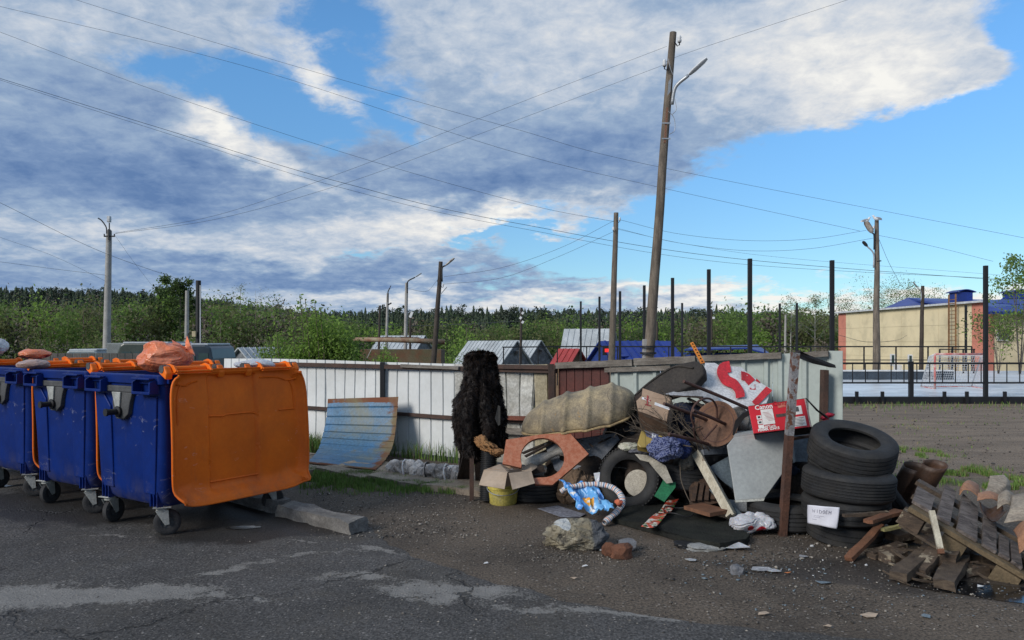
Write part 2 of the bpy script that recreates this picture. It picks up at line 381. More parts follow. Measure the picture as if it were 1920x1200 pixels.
def earth_mat(name, kindm):
    m = bpy.data.materials.new(name); m.use_nodes = True; t = NT(m.node_tree); b = t.n['Principled BSDF']
    pos = t.new('ShaderNodeNewGeometry').outputs['Position']; s = t.new('ShaderNodeSeparateXYZ'); t.put(s.inputs[0], pos)
    big = t.noise(pos, .9, 6, .65, .4); mid = t.noise(pos, 7, 7, .7, .3); fine = t.noise(pos, 60, 5, .75)
    vo = t.new('ShaderNodeTexVoronoi'); t.put(vo.inputs['Vector'], pos); vo.inputs['Scale'].default_value = 38
    vs = t.new('ShaderNodeSeparateXYZ'); t.put(vs.inputs[0], vo.outputs['Color'])
    vo2 = t.new('ShaderNodeTexVoronoi'); t.put(vo2.inputs['Vector'], pos); vo2.inputs['Scale'].default_value = 62
    v2 = t.new('ShaderNodeSeparateXYZ'); t.put(v2.inputs[0], vo2.outputs['Color'])
    h = t.m('MULTIPLY_ADD', mid, .7, t.m('MULTIPLY', fine, .5))
    if kindm == 'dirt':
        c = t.mix(t.ss(big, .35, .65), (.118, .092, .069), (.064, .051, .040))
        c = t.mix(t.m('MULTIPLY', t.ss(mid, .5, .75), .6), c, (.13, .112, .092))
        # gravel field beyond the heap, grass growing thicker further off and behind the fence
        fld = t.m('MULTIPLY', t.ss(s.outputs[1], 6.6, 8.6), t.ss(t.m('DIVIDE', s.outputs[0], t.m('MAXIMUM', s.outputs[1], 1)), .36, .42))
        fc = t.mix(t.ss(t.noise(t.vm('MULTIPLY', pos, (.6, 2.2, 1)), 1.2, 8, .7, .5), .3, .7), (.235, .180, .130), (.135, .102, .075))
        c = t.mix(fld, c, fc)
        gr = t.blobs(pos, [(5.0, 7.9, 1.4, .45, -8, .6), (7.5, 8.6, 2.2, .4, 0, .35), (4.4, 9.4, 1.2, .4, 0, .20), (6.2, 16.4, 8, .8, 0, .25), (-1.7, 8.0, 1.1, .28, -20, .8), (-.6, 7.75, .5, .15, -10, .7)], -.42)
        gk = t.ss(t.m('ADD', gr, t.m('MULTIPLY', t.m('SUBTRACT', t.noise(pos, 2.6, 8, .75, .2), .36), 1.1)), .12, .5)
        c = t.mix(t.m('MULTIPLY', gk, .75), c, (.055, .085, .022))
        far = t.m('MAXIMUM', t.ss(s.outputs[1], 40, 50), t.m('MULTIPLY', t.ss(s.outputs[1], 11, 14), t.ss(t.m('DIVIDE', s.outputs[0], t.m('MAXIMUM', s.outputs[1], 1)), .34, .24)))
        c = t.mix(far, c, t.mix(t.ss(t.noise(pos, .12, 6, .6), .4, .6), (.05, .065, .02), (.075, .07, .035)))
        near = t.ss(s.outputs[1], 16, 9)
        c = t.mix(.5, c, t.mix(t.ss(fine, .38, .62), (0, 0, 0), (1, 1, 1)), 'OVERLAY')
        pk = t.m('MULTIPLY', t.m('MULTIPLY', t.ss(vs.outputs[0], .84, .88), t.ss(vo.outputs['Distance'], .40, .28)), near)
        c = t.mix(t.m('MULTIPLY', pk, t.m('MULTIPLY_ADD', vs.outputs[1], .5, .25)), c, (.30, .27, .24))
        pk2 = t.m('MULTIPLY', t.ss(v2.outputs[0], .7, .8), t.ss(vo2.outputs['Distance'], .42, .25))
        c = t.mix(t.m('MULTIPLY', pk2, t.m('MULTIPLY', v2.outputs[1], .26)), c, (.24, .21, .18))
        c = t.mix(t.m('MULTIPLY', t.ss(t.noise(pos, 22, 6, .7), .60, .68), .8), c, (.022, .019, .017))
        wet = t.blobs(pos, [(3.6, 4.55, 1.3, .5, 0, 1.3), (2.2, 4.9, 1.2, .35, 0, .8)], -.45)
        wk = t.ss(t.m('ADD', wet, t.m('MULTIPLY', t.m('SUBTRACT', t.noise(pos, 2.5, 6, .6), .5), 1.2)), 0, .3)
        c = t.mix(t.m('MULTIPLY', wk, .55), c, (.018, .016, .015)); r = t.m('MULTIPLY_ADD', wk, -.45, .92)
        h = t.m('ADD', h, t.m('MULTIPLY', pk, .5)); bs = .9
    else:
        c = t.mix(t.ss(big, .35, .65), (.080, .076, .074), (.052, .049, .047))
        c = t.mix(.55, c, t.mix(t.ss(fine, .38, .62), (0, 0, 0), (1, 1, 1)), 'OVERLAY')
        c = t.mix(t.m('MULTIPLY', t.ss(t.noise(pos, 2.0, 6, .7, .6), .45, .7), .5), c, (.075, .066, .054))
        pat = t.blobs(t.vm('ADD', pos, t.vm('SCALE', t.vm('SUBTRACT', t.noise(pos, 2.2, 5, .65, 0, 'Color'), (.5, .5, .5)), .55)), [
            (-2.85, 4.35, .75, .33, 8, 1.35), (-2.1, 4.42, .5, .16, 0, .9), (-1.75, 5.0, .40, .08, 30, 1.0), (-1.35, 5.3, .35, .07, 20, .8),
            (-1.05, 4.75, .45, .14, 0, .9), (-.55, 4.35, .35, .12, -20, .8), (-.30, 4.50, .55, .17, -12, 1.25), (.15, 4.15, .3, .07, -15, .7), (.65, 4.08, .5, .08, -10, .9),
            (1.3, 3.98, .45, .05, -6, .8), (-.9, 5.35, .25, .05, -10, 1.0), (-.35, 5.15, .35, .05, -14, 1.2), (-1.5, 4.35, .3, .08, 10, .8), (-2.6, 4.95, .35, .06, 5, .7), (-.1, 3.85, .4, .08, 0, .5), (-3.9, 5.3, .5, .1, 0, .5), (-1.9, 4.8, .25, .06, 20, .8), (-2.9, 5.72, .95, .035, -5, 1.0), (-1.65, 5.62, .22, .04, -6, .9)], -.62)
        pk = t.ss(t.m('ADD', pat, t.m('MULTIPLY_ADD', t.m('SUBTRACT', t.noise(pos, 5, 10, .78, .4), .5), 2.6, t.m('MULTIPLY', t.m('SUBTRACT', fine, .5), 1.2))), .06, .46)
        c = t.mix(t.m('MULTIPLY', pk, t.m('MULTIPLY_ADD', mid, .9, .3)), c, (.235, .225, .21))
        agg = t.m('MULTIPLY', t.ss(v2.outputs[0], .62, .75), t.ss(vo2.outputs['Distance'], .5, .25))
        c = t.mix(t.m('MULTIPLY', agg, t.m('MULTIPLY', v2.outputs[1], .75)), c, (.20, .19, .18))
        dk = t.m('MULTIPLY', t.ss(v2.outputs[2], .7, .8), t.ss(vo2.outputs['Distance'], .5, .25)); c = t.mix(t.m('MULTIPLY', dk, .6), c, (.022, .021, .02))
        pk1 = t.m('MULTIPLY', t.ss(vs.outputs[0], .95, .97), t.ss(vo.outputs['Distance'], .35, .25))
        c = t.mix(t.m('MULTIPLY', pk1, .7), c, (.3, .28, .26))
        cw = t.vm('ADD', pos, t.vm('SCALE', t.noise(pos, 1.4, 5, .65, 0, 'Color'), .9)); ve = t.new('ShaderNodeTexVoronoi', feature='DISTANCE_TO_EDGE'); t.put(ve.inputs['Vector'], cw); ve.inputs['Scale'].default_value = .55
        ck = t.m('MULTIPLY', t.ss(ve.outputs['Distance'], .010, .003), t.ss(t.noise(pos, .8, 3, .5), .46, .56)); c = t.mix(t.m('MULTIPLY', ck, .75), c, (.016, .015, .014)); h = t.m('MULTIPLY_ADD', ck, -1.2, h)
        wet = t.blobs(pos, [(-2.0, 6.1, .75, .45, 50, 1.7), (-1.35, 5.9, .5, .2, -20, 1.0), (-3.4, 6.6, 1.4, .8, 0, 1.3), (-4.4, 7.4, 1.2, .6, 0, 1.0)], -.6)
        wk = t.ss(t.m('ADD', wet, t.m('MULTIPLY', t.m('SUBTRACT', t.noise(pos, 2.2, 6, .6), .5), 1.4)), 0, .35)
        c = t.mix(t.m('MULTIPLY', wk, .72), c, (.014, .0125, .0115)); r = t.m('MULTIPLY_ADD', wk, -.38, .88)
        h = t.m('ADD', h, t.m('MULTIPLY', agg, .35)); h = t.m('MULTIPLY_ADD', pk, -.25, h); bs = .7
    t.put(b.inputs['Base Color'], c); t.put(b.inputs['Roughness'], r); b.inputs['Specular IOR Level'].default_value = .35
    bp = t.new('ShaderNodeBump'); bp.inputs['Strength'].default_value = bs; bp.inputs['Distance'].default_value = .02
    t.put(bp.inputs['Height'], h); t.l.new(bp.outputs[0], b.inputs['Normal']); return m
kind(mk('ground', v, f, earth_mat('dirt', 'dirt'), smooth='all'), 'structure')
# asphalt apron under the containers, its broken edge running down to the right
edge = [(3.6, 3.05), (2.9, 3.42)]+[tuple(G(*p)[:2]) for p in ((1750, 1216), (1550, 1192), (1300, 1168), (1100, 1136), (900, 1086), (790, 1050), (715, 1012))]
edge += [tuple(G(*p)[:2]) for p in ((690, 985), (600, 958), (510, 932))]+[(-2.9, 8.6), (-4.4, 10.2), (-6.5, 11.4), (-14, 13.0)]
pts = []
for i in range(len(edge)-1):
    a, b = Vector(edge[i]), Vector(edge[i+1]); n = max(2, int((b-a).length/.06))
    for k in range(n):
        p = a.lerp(b, k/n); j = .045*noise.noise(Vector((p.x*5, p.y*5, 1)))+.02*noise.noise(Vector((p.x*21, p.y*21, 5))); d_ = (b-a).normalized(); pts.append((p.x-d_.y*j, p.y+d_.x*j))
pts += [(-14, 13), (-14, -14), (14, -14), (14, 1.5)]
kind(mk('asphalt_road', [(x, y, .004) for x, y in pts]+[(x, y, -.02) for x, y in pts], [tuple(range(len(pts)))[::-1]]+[(i, (i+1) % len(pts), (i+1) % len(pts)+len(pts), i+len(pts)) for i in range(len(pts))], earth_mat('asphalt', 'asphalt')), 'structure')
m_water = M('puddle_water', (.012, .012, .013), rough=.13, bump=.012, fine=0, spec=.6, dirt=0)
def puddle(c, rx, ry, rot, seed, z):
    P_ = [Vector((0, 0, 0))]
    for k in range(60):
        a = k/60*2*math.pi; q = 1+.35*noise.noise(Vector((math.cos(a)*1.6+seed, math.sin(a)*1.6, seed)))+.12*noise.noise(Vector((math.cos(a)*5+seed, math.sin(a)*5, 2)))
        x, y = math.cos(a)*rx*q, math.sin(a)*ry*q; P_.append(Vector((x*math.cos(rot)-y*math.sin(rot), x*math.sin(rot)+y*math.cos(rot), 0)))
    kind(mk('puddle', [Vector((c[0], c[1], z))+p for p in P_], [(0, k+1, (k+1) % 60+1) for k in range(60)], m_water), 'structure')
puddle((2.95, 4.45), .55, .16, -.3, 3, .004); puddle((-2.16, 5.98), .13, .05, .1, 5, .009); puddle((-5.6, 7.6), .5, .12, .2, 11, .009)
# ---------------------------------------------------------------- kerb
m_conc = M('kerb_concrete', (.22, .21, .195), (.13, .125, .12), sc=5, rough=.9, bump=.7, bsc=40, dirt=.9, dirtc=(.07, .065, .06), spot=(.38, .37, .35), spot_t=.66)
def stone_bar(name, a, b, w_, h_, label, seed, m=m_conc):
    mb = MB().bar(a, b, w_, h_); mb.rough(6, .022, 7, seed); mb.jitter(.012, 26, seed)
    return tag(mb.build(name, m, smooth=30), label, 'kerb', 'broken kerb stones beside the containers')
K = lambda px, py, z: G(px, py, 0)+Vector((0, 0, z))
stone_bar('kerb_stone', K(535, 966, .055), K(672, 1000, .05), .17, .105, 'loose grey concrete kerb stone lying with its broken end towards the road', 1)
stone_bar('kerb_stone', K(430, 934, .045), K(528, 960, .05), .19, .11, 'short cracked kerb stone half hidden beneath the nearest container', 4)
# concrete slabs along the fence foot
m_slab = M('path_slab', (.33, .27, .205), (.21, .17, .13), sc=3, rough=.92, bump=.4, dirt=.5)
base = Vector((-3.0, 10.25, 0)); dr = Vector((.837, -.547, 0)); nn_ = Vector((-.547, -.837, 0))
path = thing('concrete_path', base, 'cracked strip of pale concrete slabs along the foot of the white metal fence', 'path')
for k in range(5):
    a = base+dr*(k*.80+.0); q = [a+nn_*.25, a+dr*.785+nn_*.25, a+dr*(.78)+nn_*(1.12+.06*math.sin(k*3)), a+dr*.01+nn_*(1.10+.06*math.cos(k*5))]
    q = [p+Vector((0, 0, .05+.012*math.sin(k*7+i*2))) for i, p in enumerate(q)]
    MB().slab(q, .06, Vector((0, 0, 1))).rough(5, .014, 8, k).build('slab', m_slab, path, smooth=30)
# ---------------------------------------------------------------- grass tufts
m_gr = [M('grass_blade', (.10, .185, .032), (.08, .15, .025), sc=1, fine=0, bump=0, rough=.6), M('grass_blade_light', (.16, .26, .05), sc=1, fine=0, bump=0, rough=.6), M('grass_dry', (.24, .20, .10), sc=1, fine=0, bump=0)]
def blades(name, pts, h, wdt, label, lean=.5, dry=.08, mats=m_gr):
    n = len(pts); C = np.array(pts, dtype=float); hh = h*(.45+.9*RNG.random(n)); a = RNG.random(n)*6.283; b = RNG.random(n)*6.283; l = lean*(RNG.random(n)**1.5)
    d = np.stack([np.cos(a), np.sin(a), 0*a], 1); s = np.stack([np.cos(b), np.sin(b), 0*b], 1)*wdt
    mid = C+d*(l*hh*.3)[:, None]+np.array([0, 0, 1])*(hh*.6)[:, None]; tip = C+d*(l*hh)[:, None]+np.array([0, 0, 1])*(hh*(1-.3*l))[:, None]
    V_ = np.stack([C-s, C+s, mid+s*.7, mid-s*.7, tip], 1).reshape(-1, 3); i = np.arange(n)*5
    Fc = np.concatenate([np.stack([i, i+1, i+2], 1), np.stack([i, i+2, i+3], 1), np.stack([i+3, i+2, i+4], 1)])
    mi = np.tile(np.where(RNG.random(n) < dry, 2, (RNG.random(n) < .4).astype(int)), 3)
    o = fast_mesh(name, V_, Fc, mats, mi); kind(o, 'stuff'); return tag(o, label, 'grass')
def patch(n, c, rx, ry, rot=0, clump=6, th=-.1):
    out = []
    while len(out) < n:
        a, b = RNG.normal()*.5, RNG.normal()*.5
        x, y = a*rx*1.3, b*ry*1.3; X = c[0]+x*math.cos(rot)-y*math.sin(rot); Y = c[1]+x*math.sin(rot)+y*math.cos(rot)
        if noise.noise(Vector((X*clump, Y*clump, 3))) > th: out.append((X, Y, 0))
    return out
p = []
while len(p) < 9500:
    x = random.uniform(560, 850); y = pw([560, 700, 850], [893, 905, 917], x)+random.gauss(0, pw([560, 700, 780, 850], [11, 10, 6, 4], x)); g_ = G(x, y)
    if noise.noise(Vector((g_.x*5, g_.y*5, 3))) > pw([560, 700, 850], [-.25, -.05, .0], x): p.append(tuple(g_))
p += patch(1500, G(676, 893)[:2], .16, .09, 0, 2, -1)+patch(700, G(868, 924)[:2], .13, .06)
blades('grass', p, .060, .0035, 'green grass strip between the gravel and the concrete slabs')
p = patch(1500, (-2.85, 10.1), .3, .2, 0, 3, -1)+patch(300, (-1.55, 9.75), 1.0, .05, -.57)+patch(160, (-.6, 9.2), .3, .05, -.57)
blades('grass', p, .22, .005, 'tall grass growing up behind the blue sheet against the fence', .6)
p = patch(3200, G(1770, 886)[:2], .5, .3, 0, 4, .08)+patch(2200, G(1905, 915)[:2], .4, .22, 0, 4, .05)+patch(1500, G(1840, 895)[:2], 1.2, .3, 0, 4, .15)+patch(1200, G(1700, 850)[:2], .4, .3, 0, 4, .15)
blades('grass', p, .055, .0035, 'grass growing behind the tyre stack and pallet', .7, .15)
p = [(5+22*RNG.random(), 15.4+2.3*RNG.random()**.4, 0) for _ in range(1800)]
blades('grass', p, .09, .008, 'thin weeds along the foot of the rink edge', .7, .3)
p = patch(900, G(1820, 800)[:2], 6, 2.2, 0, 1.5, .22)
blades('grass', p, .035, .006, 'sparse grass patches on the gravel field', .7, .3)
# ================================================================ FOREST AND TREES
def conifer(h, r, lay=9, seg=9, bare=.12):
    V_ = []; F_ = []
    for k in range(lay):
        t = k/lay; z0 = h*(bare+(1-bare)*t); z1 = min(h, z0+h*(1-bare)/lay*1.9); rr = r*(1-t)**.85*(.8+.4*random.random())+.04*r
        b = len(V_); V_.append((random.uniform(-.05, .05)*r, random.uniform(-.05, .05)*r, z1))
        for s_ in range(seg*2):
            a = (s_+random.random()*.5)/(seg*2)*6.283; q = rr*((.75+.45*random.random()) if s_ % 2 == 0 else (.30+.25*random.random()))
            V_.append((math.cos(a)*q, math.sin(a)*q, z0-(.05*h/lay if s_ % 2 == 0 else -.35*h/lay)))
        for s_ in range(seg*2): F_.append((b, b+1+s_, b+1+(s_+1) % (seg*2)))
    b = len(V_); rt = .02*h
    for a in (0, 2.1, 4.2): V_.append((math.cos(a)*rt, math.sin(a)*rt, 0))
    V_.append((0, 0, h*.5)); F_ += [(b, b+1, b+3), (b+1, b+2, b+3), (b+2, b, b+3)]
    return np.array(V_), np.array(F_)
m_con = [M('conifer_dark', (.030, .048, .030), (.044, .064, .038), sc=.3, fine=0, bump=0, rough=.9), M('conifer_mid', (.042, .066, .036), sc=.3, fine=0, bump=0, rough=.9), M('conifer_grey', (.055, .070, .050), sc=.3, fine=0, bump=0, rough=.9)]
TPL = [conifer(1, random.uniform(.13, .22), random.randint(7, 10), 7, random.uniform(.05, .3)) for _ in range(14)]
def pinetop():
    V_, Fc = leaf_tris(np.concatenate([RNG.normal(size=(44, 3))*np.array([.075, .075, .03])+np.array([RNG.normal()*.07, RNG.normal()*.07, z]) for z in (.55, .66, .74, .82, .89, .94)]), .032, .5)
    T_ = np.array([(0.02, 0, 0), (-.012, .017, 0), (-.012, -.017, 0), (0, 0, .9)]); return V_, Fc, T_
TOPS_X = [-200, 0, 100, 250, 330, 400, 470, 560, 640, 700, 800, 900, 1000, 1100, 1200, 1300, 1400, 1500, 1580, 1700, 1920, 2100]
TOPS_Y = [533, 537, 536, 545, 549, 556, 568, 582, 582, 580, 577, 577, 574, 577, 574, 578, 582, 588, 592, 592, 592, 592]
Vs, Fs, Ms, n0 = [], [], [], 0
PV, PF, PM, p0 = [], [], [], 0
for k in range(4600):
    px = random.uniform(-150, 2050); d = random.choice([random.uniform(200, 400), random.uniform(300, 420)])
    if px > 1600 and random.random() < .5: continue
    x = U(px)*d; g = gz(x, d); hmax = 1.5+(HZ-pw(TOPS_X, TOPS_Y, px))/F*d-g
    h = min(random.uniform(9, 15), hmax*random.uniform(.78, 1.04))*(1.10 if random.random() < .08 else 1)
    if h < 4: continue
    if random.random() < .80:
        T_, Q_ = random.choice(TPL); s = np.array([h*random.uniform(.8, 1.25), h, h]); a = random.random()*6.28
        R_ = np.array([[math.cos(a), -math.sin(a), 0], [math.sin(a), math.cos(a), 0], [0, 0, 1]])
        Vs.append((T_*s)@R_.T+np.array([x, d, g-.2])); Fs.append(Q_+n0); n0 += len(T_); Ms += [random.choice([0, 0, 1, 2])]*len(Q_)
    else:
        V_, Fc, T_ = pinetop(); V_ = V_*np.array([h*.85, h*.85, h])+np.array([x, d, g]); PV.append(V_); PF.append(Fc+p0); p0 += len(V_); PM += [random.choice([0, 1, 2])]*len(Fc)
        T_ = T_*h+np.array([x, d, g]); PV.append(T_); PF.append(np.array([[0, 1, 3, 3], [1, 2, 3, 3]])[:, :]+p0); p0 += 4; PM += [2, 2]
tag(kind(fast_mesh('forest', np.concatenate(Vs), np.concatenate(Fs), m_con, Ms), 'stuff'), 'dark spruce forest covering the far hillside', 'forest')
PFa = np.concatenate(PF); PFa = PFa[PFa[:, 2] != PFa[:, 3]]; PMa = np.array(PM)[np.concatenate(PF)[:, 2] != np.concatenate(PF)[:, 3]]
tag(kind(fast_mesh('forest', np.concatenate(PV), PFa, m_con, PMa), 'stuff'), 'round-topped pines standing among the far spruces', 'forest')
# leafy spring wood in front of the hill
def leafmat(name, c1, c2):
    m = M(name, c1, c2, sc=.4, fine=0, bump=0, rough=.7, dirt=0); t = NT(m.node_tree); b = t.n['Principled BSDF']; o = t.n['Material Output']
    tr = t.new('ShaderNodeBsdfTranslucent'); src = b.inputs['Base Color'].links[0].from_socket; t.l.new(src, tr.inputs[0]); mx = t.new('ShaderNodeMixShader'); mx.inputs[0].default_value = .5
    t.l.new(b.outputs[0], mx.inputs[1]); t.l.new(tr.outputs[0], mx.inputs[2]); t.l.new(mx.outputs[0], o.inputs[0]); return m
m_leaf = [leafmat('leaf_green', (.145, .225, .055), (.11, .175, .045)), leafmat('leaf_olive', (.155, .170, .065), (.12, .135, .055)), leafmat('leaf_fresh', (.23, .36, .065), (.19, .30, .055)),
          M('twig_brown', (.12, .10, .075), sc=.4, fine=0, bump=0), leafmat('leaf_dark', (.065, .105, .034), (.05, .08, .028))]
def crownpts(n, c, h, r, lobes=6):
    out = []
    for k in range(lobes):
        a = RNG.random()*6.28; t = RNG.random()
        cc = np.array([math.cos(a)*r*.5*(1-t*.5), math.sin(a)*r*.5*(1-t*.5), h*(.30+.58*t)])
        out.append(RNG.normal(size=(n//lobes, 3))*np.array([r*.38, r*.38, h*.12])+cc)
    return np.concatenate(out)+np.array(c)
LV, LF, LM, l0 = [], [], [], 0
def addleafy(x, y, h, r, n, mat, sz, trunk=True):
    global l0
    g = gz(x, y); C = crownpts(n, (x, y, g), h, r); V_, Fc = leaf_tris(C, sz); LV.append(V_); LF.append(Fc+l0); l0 += len(V_); LM.append(np.full(len(Fc), mat)); 
    if trunk:
        tw = .014*h; a = np.array([[x-tw, y, g], [x+tw, y, g], [x+tw*.3, y, g+h*.9], [x-tw*.3, y, g+h*.9]]); LV.append(a); LF.append(np.array([[0, 1, 2, 3]])+l0); l0 += 4; LM.append(np.array([3]))
        for q in range(4):
            t = random.uniform(.3, .7); e = np.array([random.uniform(-1, 1)*r, 0, h*random.uniform(.12, .28)]); b_ = np.array([x, y, g+h*t]); w_ = np.array([tw*.4, 0, 0])
            LV.append(np.stack([b_-w_, b_+w_, b_+e, b_+e])); LF.append(np.array([[0, 1, 2, 3]])+l0); l0 += 4; LM.append(np.array([3]))
for k in range(330):        # the taller wall of trees on the left
    px = random.uniform(-140, 600); d = random.uniform(75, 165); yt = pw([-140, 0, 150, 300, 430, 520, 600], [575, 578, 575, 570, 572, 582, 600], px)+random.uniform(-12, 22)
    x = U(px)*d; h = 1.5+(HZ-yt)/F*d-gz(x, d)
    addleafy(x, d, h, random.uniform(1.5, 2.6), 700, random.choice([0, 0, 0, 0, 1, 1, 3, 2]), .19)
for k in range(420):
    px = random.uniform(560, 1640); d = random.uniform(80, 190); yt = pw([560, 700, 900, 1100, 1300, 1450, 1640], [600, 612, 612, 606, 600, 592, 588], px)+random.uniform(-10, 26)
    x = U(px)*d; h = 1.5+(HZ-yt)/F*d-gz(x, d)
    addleafy(x, d, h, random.uniform(1.5, 3.0), 540, random.choice([0, 0, 1, 1, 0, 3, 4, 2]), .20)
for k in range(170):        # undergrowth nearer the fence
    px = random.uniform(-100, 1560); d = random.uniform(38, 70); yt = random.uniform(632, 662) if px > 560 else random.uniform(612, 650)
    if 870 < px < 1290 or 690 < px < 840: continue
    x = U(px)*d; h = max(.8, 1.5+(HZ-yt)/F*d-gz(x, d))
    addleafy(x, d, h, random.uniform(.9, 1.6), 360, random.choice([0, 1, 1, 3, 3, 2]), .08, False)
tag(kind(fast_mesh('woodland', np.concatenate(LV), np.concatenate(LF), m_leaf, np.concatenate(LM)), 'stuff'), 'fresh green birch and willow wood below the dark hill', 'wood')
# single trees
m_birch = M('birch_bark', (.42, .41, .38), (.20, .19, .17), sc=6, spot=(.05, .045, .04), spot_t=.6, rough=.8); m_bark = M('bark', (.10, .085, .07), (.16, .14, .12), sc=6, rough=.9, bump=.4)
def single_tree(px, py, d, r, label, cat='tree', name='birch_tree', leaf=0, n=900, sz=.09, bark=m_birch, stems=1, group=None, spread=.5, zt=None, leafsp=.14, lo=.35):
    top = W(px, py, d); g = gz(top.x, d); h = top.z-g
    T_ = thing(name, (top.x, d, g), label, cat, group); mb = MB(); tips = []
    for s_ in range(stems):
        a0 = s_*6.28/max(1, stems)+random.random(); lean = (0 if stems == 1 else r*random.uniform(.3, .8)); b0 = Vector((top.x, d, g))
        e0 = Vector((top.x+math.cos(a0)*lean, d+math.sin(a0)*lean, g+h*random.uniform(.82, 1) if stems > 1 else g+h))
        pth = [b0.lerp(e0, t)+noise.noise_vector(Vector((s_*3+px, t*2, 0)))*.02*h*t for t in (0, .2, .4, .6, .8, 1)]; R0 = .012*h/(1 if stems == 1 else 1.7)
        mb.tube(pth, [R0*(1-.88*t) for t in (0, .2, .4, .6, .8, 1)], 6)
        for q in range(int(26/stems)+4):
            t = random.uniform(lo, .98); b_ = b0.lerp(e0, t); a = random.random()*6.28; L = r*(1.15-t)*random.uniform(.5, 1.15)*1.5
            m_ = b_+Vector((math.cos(a)*L*.5, math.sin(a)*L*.5, L*spread*.6)); e = b_+Vector((math.cos(a)*L, math.sin(a)*L, L*spread*1.0))
            mb.tube([b_, m_, e], [R0*.28*(1.1-t), R0*.18*(1.1-t), R0*.06], 4, False); tips += [m_, e, (m_+e)/2]
            for z_ in range(5):
                f_ = e+Vector((random.uniform(-.35, .35)*L, random.uniform(-.35, .35)*L, random.uniform(0, .4)*L)); mb.tube([m_.lerp(e, random.random()), f_], [R0*.08, R0*.04], 3, False); tips += [f_, (e+f_)/2]
    mb.build('trunk', bark, T_, smooth='all')
    n = int(n*(2.2 if sz > .09 and name == 'birch_tree' else 1)); sz = sz*.58 if name == 'birch_tree' else sz; C = np.array([tuple(random.choice(tips)) for _ in range(n)])+RNG.normal(size=(n, 3))*leafsp*r
    V_, Fc = leaf_tris(C, sz); fast_mesh('crown', V_, Fc, [m_leaf[leaf], m_leaf[2 if leaf != 4 else 0]], (RNG.random(len(Fc)) < .3).astype(int), T_)
    return T_
single_tree(308, 520, 85, 2.3, 'tall dark pine beside the chimney, left of the two above the wood', name='pine_tree', leaf=4, n=5200, sz=.13, bark=m_bark, spread=.25, lo=.4, leafsp=.10)
single_tree(340, 519, 80, 2.4, 'dark bushy pine right behind the black chimney', name='pine_tree', leaf=4, n=5600, sz=.13, bark=m_bark, spread=.2, lo=.35, leafsp=.10)
single_tree(452, 534, 100, 1.9, 'slender birch with a white trunk, thin crown above the wood', n=500, sz=.11, leaf=1)
single_tree(492, 541, 105, 2.8, 'bare round-crowned birch beside the slender one', n=350, sz=.10, leaf=3, stems=3)
single_tree(1482, 553, 70, 1.6, 'slim birch left of the tall rink post', n=600, sz=.11, leaf=1)
single_tree(1528, 556, 72, 1.6, 'slim birch between two rink posts', n=500, sz=.11, leaf=1)
single_tree(1585, 545, 80, 2.2, 'round sparse birch at the left end of the beige building', n=800, sz=.11, leaf=1, stems=2)
single_tree(1662, 520, 85, 3.4, 'widest bare-branched birch behind the blue roof', n=1100, sz=.12, leaf=1, stems=4)
single_tree(1700, 533, 85, 2.6, 'bushy birch behind the peak of the blue roof', n=1200, sz=.12, leaf=0, stems=3)
single_tree(1745, 538, 88, 2.4, 'small birch behind the blue roof slope', n=900, sz=.12, leaf=0, stems=3)
single_tree(1912, 478, 31, .85, 'tall willow with fine fresh leaves beside the salmon corner', name='willow_tree', n=2600, sz=.055, leaf=0, stems=4, bark=m_bark, spread=.9, lo=.2)
single_tree(1872, 590, 31, .9, 'low willow shrub in front of the beige wall', name='willow_tree', n=1500, sz=.05, leaf=1, stems=5, bark=m_bark, spread=1.1, lo=.1)
def bush(px0, px1, ytop, d, n, label, leaf=2, sz=.03, cat='bush', name='bush'):
    c = W((px0+px1)/2, 0, d).x; rx = (px1-px0)/2/F*d; g = gz(c, d); h = 1.5+(HZ-ytop)/F*d-g
    T_ = thing(name, (c, d, g), label, cat); mb = MB(); C = []
    for k in range(70):
        a = random.uniform(-1, 1); b = random.uniform(-1, 1); e = Vector((c+a*rx, d+b*rx*.6, g+h*(1-.55*a*a)*random.uniform(.7, 1.0))); s_ = Vector((c+a*rx*.35, d+b*rx*.3, g))
        m_ = s_.lerp(e, .55)+Vector((0, 0, .05*h)); mb.tube([s_, m_, e], [.010, .007, .003], 4, False)
        t = RNG.random(n//70)**.7; C.append(np.array([tuple(m_.lerp(e, float(q)) if random.random() < .75 else s_.lerp(m_, float(q))) for q in t])+RNG.normal(size=(n//70, 3))*np.array([.13, .13, .09])*rx)
    mb.build('stem', M('willow_stem', (.14, .12, .07)), T_)
    V_, Fc = leaf_tris(np.concatenate(C), sz); fast_mesh('foliage', V_, Fc, [m_leaf[leaf], m_leaf[0]], (RNG.random(len(Fc)) < .35).astype(int), T_)
bush(540, 690, 584, 16, 17000, 'dense bright green willow bush rising above the fence', sz=.034)
bush(480, 570, 618, 17, 4200, 'loose yellow-green bush left of the dense willow', leaf=2)
bush(690, 760, 640, 30, 2500, 'small green shrub beside the olive tank', leaf=2, sz=.05)
bush(1380, 1430, 655, 30, 900, 'little shrub behind the white fence by the blue shed', leaf=1, sz=.04)
